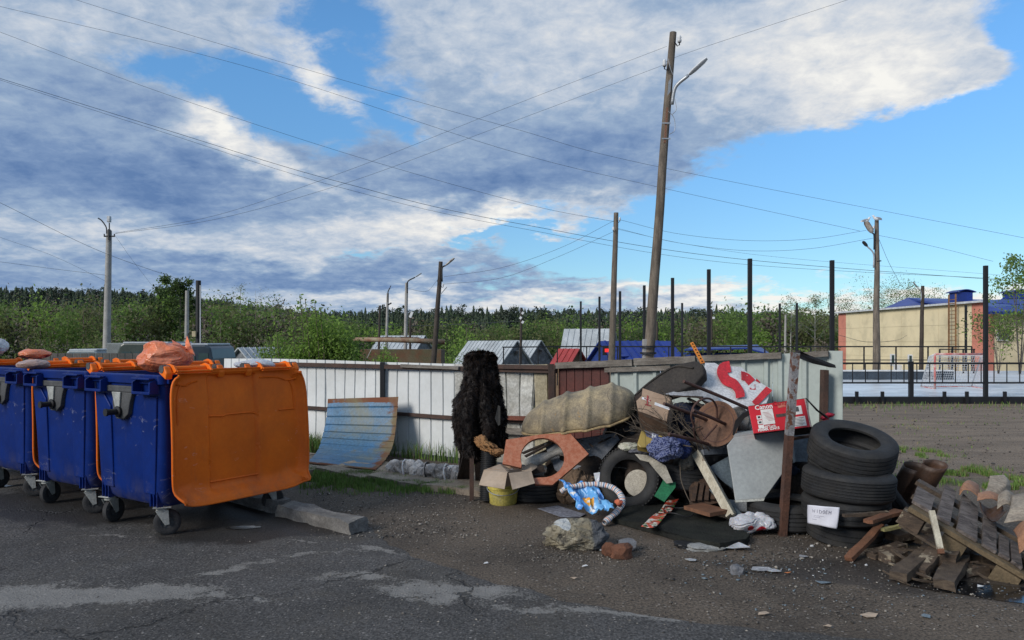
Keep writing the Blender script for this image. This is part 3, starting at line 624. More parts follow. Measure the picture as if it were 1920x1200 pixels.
for k, (px, py) in enumerate(((562, 552), (572, 560), (590, 566), (600, 575), (515, 585), (545, 575))):
    b_ = Vector((U(px+8)*15.5, 15.5, gz(U(px)*15.5, 15.5))); e = W(px, py, 15.5); T_ = thing('sapling', b_, ['tallest thin sapling shoot above the willow bush', 'second thin shoot beside the tallest', 'thin curved shoot on the bush top', 'short shoot at the right of the bush top', 'leafy shoot rising left of the willow bush', 'leafy shoot between both bushes'][k], 'sapling', 'thin shoots above the fence')
    MB().tube([b_, b_.lerp(e, .6)+Vector((.05, 0, 0)), e], [.014, .010, .006], 4, False).build('stem', MATS['willow_stem'], T_)
    C = np.array([tuple(b_.lerp(e, .45+.55*random.random())) for _ in range(90)])+RNG.normal(size=(90, 3))*.035
    V_, Fc = leaf_tris(C, .032); fast_mesh('foliage', V_, Fc, m_leaf[2], None, T_)
# ================================================================ BACKGROUND BUILDINGS
m_grey_roof = M('galvanised_roof', (.42, .45, .47), (.33, .36, .38), sc=1.5, rough=.5, spot=(.16, .15, .14), spot_t=.66)
m_blue_roof = M('blue_roof', (.018, .045, .26), (.014, .036, .20), sc=1, rough=.45, bump=.05)
m_blue_wall = M('blue_wall', (.020, .050, .22), (.016, .04, .17), sc=2, rough=.7)
m_red_roof = M('red_roof', (.34, .045, .045), sc=2, rough=.6); m_board = M('shed_board', (.20, .13, .08), sc=3, rough=.9)
m_foil = M('grey_cladding', (.22, .235, .25), (.10, .11, .125), sc=4, rough=.6, bump=.4); m_dark = M('dark_opening', (.012, .012, .014), rough=.6, bump=0)
m_black = M('black_paint', (.014, .014, .016), sc=3, rough=.5, bump=.05, fine=.05); m_rust = M('rust', (.13, .050, .025), (.070, .030, .018), sc=9, rough=.9, bump=.4)
m_wood = M('pole_wood', (.19, .155, .12), (.10, .082, .066), sc=5, rough=.9, bump=.5, streak=(4, 4, .5)); m_wood_dk = M('dark_pole_wood', (.045, .036, .03), (.075, .06, .05), sc=5, rough=.9, bump=.4, streak=(4, 4, .5))
m_cpole = M('pole_concrete', (.36, .35, .33), (.29, .28, .27), sc=3, rough=.9); m_galv = M('galvanised', (.42, .44, .46), sc=6, rough=.45, metal=.5, bump=.03)
m_white = M('white_paint', (.70, .71, .72), (.58, .59, .60), sc=4, rough=.6)
def gable(name, label, apex, ang, length, hw, drop, m_roof, m_wall, window=True, over=.15, wallz=None, cat='house'):
    """gabled building: apex of the near gable, ridge running away at ang (degrees from +X)"""
    a = Vector(apex); r = Vector((math.cos(math.radians(ang)), math.sin(math.radians(ang)), 0)); s = Vector((r.y, -r.x, 0)); up = Vector((0, 0, 1))
    g = gz(a.x, a.y)-.3; b0 = a+r*length/2; T_ = thing(name, (b0.x, b0.y, g), label, cat); e = a.z-drop
    for q, sg in ((0, 1), (1, -1)):
        o = MB(); P_ = [a-r*over, a+r*(length+over), a+r*(length+over)+s*sg*(hw+over)-up*drop*(1+over/hw), a-r*over+s*sg*(hw+over)-up*drop*(1+over/hw)]
        nrm = (P_[1]-P_[0]).cross(P_[2]-P_[0]).normalized(); nrm = nrm if nrm.z > 0 else -nrm
        if (P_[1]-P_[0]).cross(P_[2]-P_[0]).z < 0: P_ = P_[::-1]
        o.slab([p+nrm*.06 for p in P_], .07, nrm)
        for k in range(int(length/.45)):                       # standing seams
            c = a+r*(.2+k*.45)+nrm*.08; o.bar(c, c+s*sg*hw-up*drop, .03, .05, nrm)
        o.build('roof', m_roof, T_)
    hwi = hw-.05; z0 = g
    v = []
    for L in (.08, length-.08):
        c = a+r*L; v += [c-s*hwi-up*(drop), c+s*hwi-up*drop, Vector((c.x+s.x*hwi, c.y+s.y*hwi, z0)), Vector((c.x-s.x*hwi, c.y-s.y*hwi, z0)), c-up*.05]
    MB().add(v, [(4, 0, 3, 2, 1), (9, 6, 7, 8, 5), (0, 5, 8, 3), (1, 2, 7, 6)]).build('wall', m_wall, T_)
    if window:
        c = a-up*min(drop*.55, .8)-r*.0; o = MB().box(c, (.34, .34, .24), None); f_ = o.build('window', m_foil, T_); MB().box(c-r*.0+Vector((0, -.18, 0)), (.28, .03, .18)).build('pane', m_dark, f_)
    return T_
gable('cabin', 'grey metal-roofed cabin, the left one of the pair behind the fence', W(968, 640, 55), 128, 6.0, 2.6, 3.0, m_grey_roof, m_foil)
gable('cabin', 'grey metal-roofed cabin, the right one of the pair behind the fence', W(1013, 639, 60), 132, 4.2, 2.7, 3.1, m_grey_roof, m_foil)
gable('cabin', 'little shed with a red roof left of the blue house', W(1084, 655, 46), 135, 1.4, .8, .9, m_red_roof, m_board, False)
gable('cabin', 'tall house with a steep silver roof behind the blue house', W(1150, 617, 55), 160, 3.6, 2.1, 3.2, m_grey_roof, M('barn_board', (.16, .09, .06), sc=3), False)
hb = gable('cabin', 'blue house with a low blue metal roof, red display in its gable', W(1128, 641, 40), 18, 4.0, 1.6, 1.0, m_blue_roof, m_blue_wall, False)
p_ = W(1141, 657, 39.2); f_ = MB().box(p_, (.62, .12, .5)).build('window', m_dark, hb); 
m_red = bpy.data.materials.new('red_display'); m_red.use_nodes = True; m_red.node_tree.nodes['Principled BSDF'].inputs['Base Color'].default_value = (.5, .01, .01, 1)
m_red.node_tree.nodes['Principled BSDF'].inputs['Emission Color'].default_value = (1, .03, .02, 1); m_red.node_tree.nodes['Principled BSDF'].inputs['Emission Strength'].default_value = 1.2
for dx_ in (-5, 4): MB().box(W(1142+dx_/1.2, 657, 39.05), (.20, .03, .17)).build('display', m_red, f_)
bp_ = MB().slab([W(1150, 646, 41), W(1235, 646, 44), W(1256, 666, 42), W(1165, 668, 38.5)], .06).build('roof', m_blue_roof, hb)
gable('cabin', 'small grey roof peeping over the rusty tank', W(795, 630, 70), 160, 4.5, 1.6, 1.2, m_grey_roof, m_foil, False)
gable('cabin', 'pale shed roof tip among the bushes left of the willow', W(450, 653, 45), 60, 3, 1.2, 1.0, m_grey_roof, m_foil, False)
# blue shed with lean-to roof
T_ = thing('shed', (W(1360, 0, 38).x, 38, gz(W(1360, 0, 38).x, 38)), 'long blue shed with a flat overhanging blue roof behind the white fence', 'shed')
z_ = T_.location.z
MB().box((T_.location.x, 39, (z_+.9)/2), (3.6, 2.2, .9-z_)).build('wall', m_blue_wall, T_)
MB().slab([W(1283, 655, 37.2), W(1400, 652, 37.2), W(1446, 664, 37.5), W(1420, 646, 41), W(1298, 650, 41)], .07, Vector((0, 0, 1))).build('roof', m_blue_roof, T_)
for k in range(5): MB().bar(W(1300+k*24, 658, 37.3), W(1310+k*22, 652, 39.5), .06, .08).build('rafter', m_board, T_)
# rusty olive tank wagon
T_ = thing('storage_tank', (W(750, 0, 32).x, 32, gz(W(750, 0, 32).x, 32)), 'long rusty olive steel container with a pale pipe along its roof edge', 'container')
m_tank = M('tank_rust', (.085, .075, .04), (.12, .055, .028), sc=1.5, rough=.85, dirt=.5, dirtc=(.16, .15, .10)); g_ = T_.location.z
cx_ = T_.location.x; MB().box((cx_, 33, (g_+1.15)/2), (3.5, 1.8, 1.15-g_)).build('body', m_tank, T_)
MB().tube([W(655, 636, 32), W(760, 638, 32), W(834, 641, 32)], [.08, .11, .11], 10).build('pipe', M('pale_pipe', (.30, .25, .17), (.20, .10, .06), sc=3), T_, smooth='all')
for a_, b_ in ((690, 728), (722, 760), (752, 786)): MB().bar(W(a_, 633.5, 32.4), W(b_, 634.5, 32.4), .3, .09).build('plank', m_rust, T_)
MB().bar(W(688, 672, 31.8), W(700, 647, 31.8), .03, .03).build('brace', m_cpole, T_)
# ---------------------------------------------------------------- beige industrial building
m_beige = M('beige_cladding', (.74, .63, .41), (.70, .60, .39), sc=1.2, rough=.7, bump=.04, fine=.04); m_salmon = M('salmon_cladding', (.60, .23, .165), (.56, .21, .15), sc=1.2, rough=.7, bump=.04, fine=.04)
A = Vector((W(1572, 0, 60).x, 60, 0)); B = Vector((W(1848, 0, 42.7).x, 42.7, 0)); T_ = thing('building', (B.x, B.y, -1), 'long beige building with salmon corners and blue roofs beyond the rink', 'building')
zt = lambda t: lerp(CZ+(HZ-588)/F*60, CZ+(HZ-566.5)/F*42.7, t)
pc = Vector((CX, 0, 0)); dirw = B-A; Lw = dirw.length; nw = Vector((-dirw.y, dirw.x, 0)).normalized(); nw = nw if nw.dot(A) < 0 else -nw
def wt(px):    # fraction along the wall met by the sight line of column px
    k = U(px); return (A.x-k*A.y)/(k*dirw.y-dirw.x)
joints = [1572, 1586, 1612, 1637, 1690, 1760, 1787, 1822, 1848]
for i in range(len(joints)-1):
    t0, t1 = wt(joints[i]), wt(joints[i+1]); m_ = m_salmon if i in (0, len(joints)-2) else m_beige; zz_ = [-1, lerp(-1, zt(.5), .30), lerp(-1, zt(.5), .52), lerp(-1, zt(.5), .74), None]
    for j in range(4):
        z0 = zz_[j]+.012; a_, b_ = A+dirw*t0, A+dirw*t1
        za, zb = (zt(t0), zt(t1)) if j == 3 else (zz_[j+1], zz_[j+1])
        e = dirw.normalized()*.012
        MB().slab([Vector((a_.x, a_.y, z0))+e, Vector((b_.x, b_.y, z0))-e, Vector((b_.x, b_.y, zb))-e, Vector((a_.x, a_.y, za))+e], .15, nw).build('panel', m_, T_)
sd_ = Vector((1, .12, 0)).normalized()
def side(px): k = U(px); return (B.x-k*B.y)/(k*sd_.y-sd_.x)
for a_, b_, m_ in ((1848, 1864, m_salmon), (1864, 2030, m_beige)):
    s0, s1 = B+sd_*(side(a_)+.02), B+sd_*side(b_); z1 = 3.2
    MB().slab([Vector((s0.x, s0.y, -1)), Vector((s1.x, s1.y, -1)), Vector((s1.x, s1.y, z1)), Vector((s0.x, s0.y, z1))], .15, Vector((sd_.y, -sd_.x, 0))).build('panel', m_, T_)
MB().add([Vector((p.x, p.y, z)) for z in (-1.1, 3.0) for p in (A+Vector((.4, -.2, 0)), B+Vector((.4, .5, 0)), B+sd_*7+Vector((0, .5, 0)), A+Vector((12, 0, 0)))], [(0, 1, 5, 4), (1, 2, 6, 5), (2, 3, 7, 6), (3, 0, 4, 7), (4, 5, 6, 7)]).build('wall', m_beige, T_)
e0, e1 = A+nw*.1, B+nw*.1
MB().bar(Vector((e0.x, e0.y, zt(0)+.07)), Vector((e1.x, e1.y, zt(1)+.05)), .35, .12).build('parapet', M('zinc_edge', (.62, .64, .66), rough=.4), T_)
def roofp(name, pts, t=.15): MB().slab([W(*p) for p in pts], t).build(name, m_blue_roof, T_, bevel=.0)
roofp('roof', [(1648, 582, 58), (1702, 558, 62), (1790, 572, 60), (1790, 578, 52)]); roofp('roof', [(1702, 558, 62), (1855, 562, 60), (1925, 560, 60), (1990, 560, 60), (1990, 584, 42), (1853, 584, 42), (1853, 574, 43), (1775, 572, 50)])
roofp('roof', [(1866, 568, 50), (1884, 556, 52), (1990, 552, 54), (1990, 574, 50)])
for k in range(9):
    x = 1862+k*14; MB().bar(W(x, 583.5, 41.9), W(x-8, 563, 56), .06, .06).build('seam', m_blue_roof, T_)
for (x0, x1, y0, y1, d_) in ((1785, 1818, 548, 566, 47), (1886, 1925, 548, 560, 46)):
    c = W((x0+x1)/2, (y0+y1)/2, d_); vt = MB().box(c, ((x1-x0)/F*d_*.86, .9, (y1-y0)/F*d_)).build('roof_vent', m_blue_roof, T_)
    q = MB(); wv = (x1-x0)/F*d_; 
    q.grid(lambda u_, v_: c+Vector(((u_-.5)*wv*1.12, (v_-.5)*1.2, (y1-y0)/2/F*d_+.16*math.sin(math.pi*u_))), 10, 1, .05); q.build('cap', m_blue_roof, vt)
m_pane = M('window_glass', (.05, .08, .08), rough=.15, bump=0, fine=0)
for px_ in (1674, 1707):
    t0, t1 = wt(px_-4.5), wt(px_+4.5); a_, b_ = A+dirw*t0+nw*.03, A+dirw*t1+nw*.03; q = MB()
    fr_ = MB().slab([Vector((a_.x, a_.y, z)) if i in (0, 3) else Vector((b_.x, b_.y, z)) for i, z in enumerate((-.2, -.2, .62, .62))], .04, nw).build('window', m_white, T_)
    a2, b2 = A+dirw*lerp(t0, t1, .45)+nw*.06, A+dirw*lerp(t0, t1, .92)+nw*.06
    MB().slab([Vector((a2.x, a2.y, -.1)), Vector((b2.x, b2.y, -.1)), Vector((b2.x, b2.y, .54)), Vector((a2.x, a2.y, .54))], .02, nw).build('pane', m_pane, fr_)
c = B+sd_*side(1877); fr_ = MB().box((c.x, c.y-.1, 1.85), (.62, .1, .62)).build('window', m_white, T_); MB().box((c.x, c.y-.17, 1.87), (.5, .04, .5)).build('pane', m_pane, fr_)
for t_ in (wt(1685), wt(1720)): a_ = A+dirw*t_+nw*.04; MB().box((a_.x, a_.y, -.55), (.2, .9, .9)).build('door', m_white if t_ < wt(1700) else m_beige, T_)
ld = thing('ladder', tuple(A+dirw*wt(1795)+nw*.3-Vector((0, 0, 1))), 'rusty fixed roof ladder on the beige wall', 'ladder'); m_lad = M('ladder_rust', (.28, .16, .07), (.20, .09, .045), sc=5)
a_, b_ = A+dirw*wt(1788)+nw*.3, A+dirw*wt(1801)+nw*.3
for p_ in (a_, b_): MB().bar(Vector((p_.x, p_.y, -1)), Vector((p_.x, p_.y, 4.35)), .05, .08).build('rail', m_lad, ld)
for k in range(22): z = -.7+k*.225; MB().bar(Vector((a_.x, a_.y, z)), Vector((b_.x, b_.y, z)), .035, .035).build('rung', m_lad, ld)
# ================================================================ SPORTS RINK
DK = .16
T_ = thing('rink_deck', (15, 26, 0), 'low white painted rink deck with a black edge', 'rink')
m_deck = M('deck_white', (.74, .77, .80), (.56, .58, .60), sc=1.2, rough=.35, streak=(.25, 2.5, 1), dirt=.5, dirtc=(.16, .16, .17), bump=.05)
for k in range(11): MB().box((5.6+k*2.42+1.2, 26.05, DK-.03), (2.41, 15.9, .06)).build('panel', m_deck, T_)
MB().box((18, 18.0, .078), (25.2, .18, .175)).build('edge_beam', m_black, T_)
MB().box((18, 18.03, -.03), (25.2, .06, .06)).build('skirt', m_black, T_)
for px_ in (1605, 1653, 1769, 1811, 1882): c = W(px_, 744, 17.9); MB().box((c.x, 17.86, .14), (.07, .05, .32)).build('stub_post', m_black, T_)
rl = thing('rink_railing', (15, 18, 0), 'black steel railing along the near side of the rink', 'railing')
for z, h_ in ((.97, .045), (.50, .04)): MB().bar((5.6, 18, z), (30.6, 18, z), .04, h_).build('rail', m_black, rl)
for k in range(74): x = 7.9+k*.31-.31*7; MB().bar((x, 18, .50), (x, 18, .97), .018, .018).build('baluster', m_black, rl)
for px_ in (1708, 1990): c = W(px_, 0, 18); MB().bar((c.x, 18, 0), (c.x, 18, 1.02), .09, .09).build('post', m_black, rl)
rl = thing('rink_railing', (12, 34, 0), 'thin black railing on the far side of the rink', 'railing')
MB().bar((W(1045, 0, 34).x, 34, 1.26), (W(1822, 0, 34).x, 34, 1.26), .05, .06).build('rail', m_black, rl); MB().bar((4.5, 34, .65), (W(1822, 0, 34).x, 34, .65), .04, .04).build('rail', m_black, rl)
for px_ in (1045, 1100, 1158, 1208, 1254, 1370, 1434, 1520, 1620, 1680, 1740, 1786, 1822): c = W(px_, 0, 34); MB().bar((c.x, 34, -.5), (c.x, 34, 1.26), .05, .05).build('post', m_black, rl)
rl = thing('rink_railing', (-.5, 30, -1), 'short stretch of black railing in front of the grey cabins', 'railing')
MB().bar(W(943, 651, 30), W(1050, 650, 33), .05, .05).build('rail', m_black, rl)
for px_, d_ in ((944, 30), (976, 31), (1009, 32)): MB().bar(W(px_, 651, d_), W(px_, 690, d_), .05, .05).build('post', m_black, rl)
rl = thing('rink_railing', (22, 27, 0), 'black railing beside the goal net', 'railing')
MB().bar(W(1762, 655, 27), W(1828, 655, 27), .04, .04).build('rail', m_black, rl)
for px_ in (1762, 1785, 1806, 1826): MB().bar(W(px_, 655, 27), W(px_, 700, 27), .04, .04).build('post', m_black, rl)
bd = thing('rink_board', (W(1680, 0, 26).x, 26, DK), 'grey blue board wall with a white cap across the rink', 'board')
for k in range(4):
    x0, x1 = W(1572+k*54, 0, 26).x, W(1572+(k+1)*54, 0, 26).x; MB().box(((x0+x1)/2, 26, DK+.15), (x1-x0-.02, .05, .28)).build('panel', M('board_blue', (.055, .075, .10), sc=2), bd); MB().box(((x0+x1)/2, 26, DK+.32), (x1-x0-.01, .12, .05)).build('cap', m_white, bd)
def npost(px_, ytop, d_, k, w_=.085):
    t = W(px_, ytop, d_); zb = min(0, gz(t.x, d_)); mb = MB().bar((t.x, d_, zb), (t.x, d_, t.z), w_, w_)
    return tag(mb.build('net_post', m_black, bevel=.005), k, 'post', 'tall black net posts round the rink')
for i, (px_, yt, d_, lb) in enumerate(((1848, 498, 18, 'tall black square post nearest the salmon corner of the building'), (1560, 488, 16.9, 'tall black post just left of the building, beside the fence end'), (1406, 485, 16.5, 'tall black post in front of the blue shed roof end'),
    (1329, 505, 19, 'tall black post over the middle of the blue shed'), (1261, 521, 21.3, 'black post between the big wooden pole and the blue shed'), (1208, 535, 24.4, 'black post close to the left side of the big wooden pole'), (1162.5, 546, 27, 'black post just right of the leaning wooden pole, in front of the blue house'),
    (1124, 556, 30.5, 'black post in front of the blue house gable'), (1089, 565, 34, 'leftmost black net post, beside the red shed'), (1279, 568, 34.5, 'thin far black post left of the blue shed'), (1462, 569, 34.5, 'thin far black post beside the slim birch'),
    (1494, 568, 33, 'far black post right above the rusty pole top'), (1640, 570, 35, 'far black post hugging the wooden lamp pole'), (1811, 572, 35, 'far black post beside the roof ladder'))):
    npost(px_, yt, d_, lb)
# goal
gl = thing('goal', tuple(W(800, 728, 21)), 'small goal with red and white frame and white net on the rink', 'goal'); m_redp = M('goal_red', (.45, .06, .05), (.55, .4, .38), sc=4, rough=.5)
g0 = W(1753, 727, 21); g1 = W(1829, 727, 21); gl.location = (g0+g1)/2; tz = CZ+(HZ-664)/F*21; zb = DK
f0, f1 = Vector((g0.x, 21, zb)), Vector((W(1848, 0, 21).x, 21.0, zb)); r0, r1 = f0+Vector((.15, 1.0, 0)), f1+Vector((.22, 1.0, 0)); up = Vector((0, 0, tz-zb))
for a_, b_ in ((f0, f0+up), (f1, f1+up), (f0+up, f1+up)): MB().tube([a_, b_], .03, 8).build('post' if a_.z < .5 else 'crossbar', m_redp, gl, smooth='all')
MB().tube([f0, r0, r1, f1], .022, 6).build('base_frame', m_redp, gl, smooth='all')
for f_, r_ in ((f0, r0), (f1, r1)): MB().tube([r_, r_+up*.92+Vector((0, -.45, 0)), f_+up], .018, 6).build('stay', m_white, gl, smooth='all')
nt = MB(); q0, q1 = r0+up*.92+Vector((0, -.45, 0)), r1+up*.92+Vector((0, -.45, 0))
def netp(u_, v_): return lerp(lerp(f0+up, f1+up, u_), lerp(q0, q1, u_), v_*4) if v_ < .25 else lerp(lerp(q0, q1, u_), lerp(r0, r1, u_), (v_-.25)/.75)+Vector((0, -.05*math.sin(u_*9), 0))
for i in range(23): nt.tube([netp(i/22, j/12) for j in range(13)], .006, 3, False)
for j in range(19): nt.tube([netp(i/12, j/18) for i in range(13)], .006, 3, False)
for sd2, (a_, b_, q_) in enumerate(((f0, r0, q0), (f1, r1, q1))):
    for i in range(9): nt.tube([lerp(a_, b_, i/8), lerp(a_+up, q_, i/8)], .006, 3, False)
    for j in range(12): nt.tube([lerp(a_, a_+up, j/12), lerp(b_, q_, j/12)], .006, 3, False)
nt.build('net', m_white, gl)
# ================================================================ POLES, LAMPS, WIRES
GP = 'utility and lamp poles'
def pole(top, bot, rt, rb, label, m=m_wood, name='utility_pole', cat='pole', conc=False, square=False):
    top, bot = Vector(top), Vector(bot); g = gz(bot.x, bot.y); dv = top-bot; b = bot+dv*((g-.2-bot.z)/dv.z); T_ = thing(name, (b.x, b.y, g), label, cat, GP)
    pth = [b.lerp(top, t)+(noise.noise_vector(Vector((t*4, top.x, 0)))*.02*(1 if m is not m_cpole else 0)) for t in [i/12 for i in range(13)]]
    MB().tube(pth, [lerp(rb, rt, i/12) for i in range(13)], 4 if square else 14).build('shaft', m, T_, smooth=0 if square else 50, bevel=.01 if square else 0); return T_
def lamp(T_, a, b, L=.55, wd=.2, arm=m_galv, head=m_white, base=None):
    """curved arm from the pole at a to the lamp head starting at b"""
    a, b = Vector(a), Vector(b); st = base or a-Vector((0, 0, .5)); ar = MB().tube(catmull([st, a, b], 5), .028, 8).build('lamp_arm', arm, T_, smooth='all'); dv = (b-a).normalized()
    h = MB(); R = frame(dv); n = 6; vs = []; prof = ((0, .35), (.08, .7), (.3, 1), (.8, 1), (1, .6))
    for t, k in prof:
        for s_ in range(8): q = 6.283*s_/8; vs.append(b+dv*L*t+R@Vector((math.cos(q)*wd*.28*k, math.sin(q)*wd*.5*k, 0)))
    h.add(vs, [(i*8+k, i*8+(k+1) % 8, (i+1)*8+(k+1) % 8, (i+1)*8+k) for i in range(len(prof)-1) for k in range(8)]+[tuple(range(7, -1, -1)), tuple(range(len(prof)*8-8, len(prof)*8))]); h.build('lamp_head', head, T_, smooth=50)
def insul(T_, c, r=.035, hook=.08, s=1):
    c = Vector(c); o = MB().tube([c+Vector((-hook*s, 0, -.02)), c+Vector((-hook*.4*s, 0, -.09)), c+Vector((0, 0, -.07)), c+Vector((0, 0, -.01))], .010, 6).build('hook', m_black, T_)
    MB().lathe([(0, -.03), (r*.8, -.03), (r, 0), (r*.75, .03), (r*.9, .05), (r*.5, .08), (0, .085)], c, None, 12).build('insulator', m_white, o, smooth='all')
P0 = pole(W(1262, 61, 12), W(1217, 660, 12), .055, .095, 'tall leaning weathered wooden pole with a lamp, behind the rubbish heap')
stub = MB(); a_, b_ = W(1216, 636, 12.02), W(1214, 700, 12.02); b_.z -= .9; mbs = MB().box(((a_+b_)/2), (.17, .14, (a_-b_).length)); mbs.build('concrete_stub', m_cpole, P0, bevel=.01)
for y_ in (650, 662): MB().lathe([(.125, -.015), (.133, -.015), (.133, .015), (.125, .015)], W(1215.5, y_, 12), None, 16, True).build('wire_band', m_black, P0)
lamp(P0, W(1267, 163, 11.85), W(1291, 141, 11.75), .36, .11, base=W(1260, 196, 11.9))
insul(P0, W(1274, 76, 11.9)); insul(P0, W(1246, 121, 11.9), s=-1)
MB().slab([W(1254, 152, 11.86), W(1258.5, 146, 11.86), W(1257, 172, 11.86), W(1251.5, 179, 11.86)], .015).build('plate', m_galv, P0)
MB().bar(W(1251, 202, 11.85), W(1246.5, 268, 11.85), .035, .03).build('splint', M('splint', (.22, .11, .07)), P0)
for y_ in (231, 260): MB().bar(W(1241, y_, 11.83), W(1257, y_, 11.83), .02, .02).build('band', m_galv, P0)
for pth in (((1253, 208), (1264, 222), (1265, 244), (1255, 252)), ((1265, 185), (1268, 205), (1260, 215)), ((1253, 110), (1257, 128), (1262, 140))): MB().tube(catmull([W(x, y, 11.8) for x, y in pth], 6), .005, 4).build('cable', m_galv, P0)
P1 = pole(W(1155.5, 399, 24), W(1146.5, 665, 24), .075, .125, 'wooden pole without a lamp, left of the big leaning pole')
insul(P1, W(1162, 412, 23.8)); insul(P1, W(1150, 430, 23.8), s=-1)
P2 = pole(W(1644.5, 413, 27), W(1643, 705, 27), .07, .14, 'wooden pole with two old lamps and two gulls at the rink')
lamp(P2, W(1639, 442, 26.9), W(1636, 437, 26.9), .50, .30, m_black, M('lamp_dirty', (.50, .47, .42), (.20, .15, .12), sc=6)); lamp(P2, W(1638, 476, 26.9), W(1626, 462, 26.9), .24, .18, m_galv, m_black)
MB().bar(W(1645, 490, 26.8), W(1652, 489, 26.8), .05, .04).build('step_iron', m_black, P2); insul(P2, W(1638, 427, 26.8), .03)
P3 = pole(W(826.5, 491, 28), W(814, 668, 28), .075, .12, 'wooden pole with an old lamp above the rusty tank', m_wood_dk)
lamp(P3, W(829, 503, 27.9), W(835, 498, 27.9), .44, .15, m_black, MATS['lamp_dirty']); insul(P3, W(831, 535, 27.8), .03)
MB().tube([W(822, 518, 27.7), W(820, 528, 27.7), W(823, 535, 27.7)], .01, 4).build('cable', m_black, P3); MB().bar(W(826, 552, 27.8), W(838, 538, 27.8), .03, .03).build('brace', m_galv, P3)
P4 = pole(W(762.5, 530, 34), W(760.5, 632, 34), .07, .10, 'grey concrete lamp pole with a long thin head, left of the dark wooden pole', m_cpole); lamp(P4, W(764, 529, 33.9), W(778, 520, 33.9), .36, .10, m_black, m_galv)
P5 = pole(W(727, 550, 38), W(725, 632, 38), .06, .09, 'grey lamp pole with a short bent arm, leftmost of the three by the tank', m_cpole); lamp(P5, W(727.5, 548, 37.9), W(731, 540, 37.9), .14, .07, m_black, m_black)
MB().bar(W(727, 572, 37.8), W(734, 568, 37.8), .09, .06).build('lamp_head', m_black, P5)
P6 = pole(W(204.5, 432, 35), W(200, 660, 35), .12, .20, 'tall pale concrete pole with a lamp behind the containers', m_cpole, square=False)
MB().tube([W(205, 445, 34.8), W(205, 418, 34.8)], .03, 6).build('lamp_arm', m_black, P6); hd = MB().box(W(204.5, 411, 34.8), (.15, .15, .28)).build('lamp_head', m_galv, P6, bevel=.02)
MB().tube(catmull([W(200, 438, 34.8), W(199, 426, 34.8), W(191, 414, 34.8), W(184, 409, 34.8)], 5), .03, 6).build('lamp_arm', m_black, P6); MB().bar(W(195, 443, 34.75), W(215, 443, 34.75), .06, .06).build('cross_arm', m_black, P6); MB().bar(W(205, 430, 34.75), W(205, 450, 34.75), .16, .06).build('bracket', m_black, P6)
for x_ in (195.5, 214.5): MB().tube([W(x_, 443, 34.7), W(x_, 438.5, 34.7)], .03, 6).build('insulator', m_black, P6)
P7 = pole(W(1730, 536, 44), W(1727, 695, 44), .09, .13, 'dark wooden lamp pole in front of the beige wall', m_wood_dk); lamp(P7, W(1727, 548, 43.9), W(1720, 539, 43.9), .40, .13, m_galv, m_galv)
P8 = pole(W(977.5, 577, 40), W(976, 672, 40), .06, .09, 'dark pole with white floodlights behind the grey cabins', m_wood_dk)
for x_, y_ in ((980, 587), (976, 596), (980, 604)): MB().box(W(x_, y_, 39.8), (.12, .1, .14), Matrix.Rotation(.6, 3, 'Y')).build('floodlight', m_white, P8)
P9 = pole(W(351, 545, 42), W(350, 645, 42), .10, .14, 'plain grey post left of the black chimney', m_cpole)
P10 = pole(W(1334, 580, 52), W(1334, 650, 52), .07, .1, 'distant dark pole between two rink posts', m_wood_dk); MB().box(W(1338, 596, 51.8), (.15, .1, .15)).build('floodlight', m_white, P10)
P11 = pole(W(1473, 590, 50), W(1472, 662, 50), .06, .09, 'thin pale pole beside the slim birch', m_cpole)
P12 = pole(W(1232, 603, 45), W(1231, 672, 45), .06, .09, 'thin dark pole right of the blue house', m_wood_dk)
P13 = pole(W(763.5+6, 585, 36), W(763+6, 632, 36), .05, .07, 'short dark post behind the long-headed lamp pole', m_wood_dk); MB().box(W(771, 590, 35.9), (.12, .1, .3), Matrix.Rotation(.4, 3, 'Y')).build('floodlight', m_white, P13)
P14 = pole(W(712.5, 573, 48), W(711, 632, 48), .07, .09, 'thin distant post left of the lamp poles', m_wood_dk)
ch = thing('chimney', tuple(W(371, 650, 30)), 'tall black chimney pipe with a thin white rod beside the two pines', 'chimney'); gch = gz(W(371, 0, 30).x, 30); ch.location.z = gch
MB().tube([Vector((W(372, 0, 30).x, 30, gch)), W(372, 526, 30)], .10, 14).build('pipe', m_black, ch, smooth=50); MB().tube([Vector((W(375.5, 0, 29.8).x, 29.8, gch)), W(375.5, 535, 29.8)], .02, 6).build('rod', m_white, ch)
MB().box(W(364, 626, 29.8), (.14, .1, .22)).build('meter_box', M('cream_box', (.45, .38, .24)), ch)
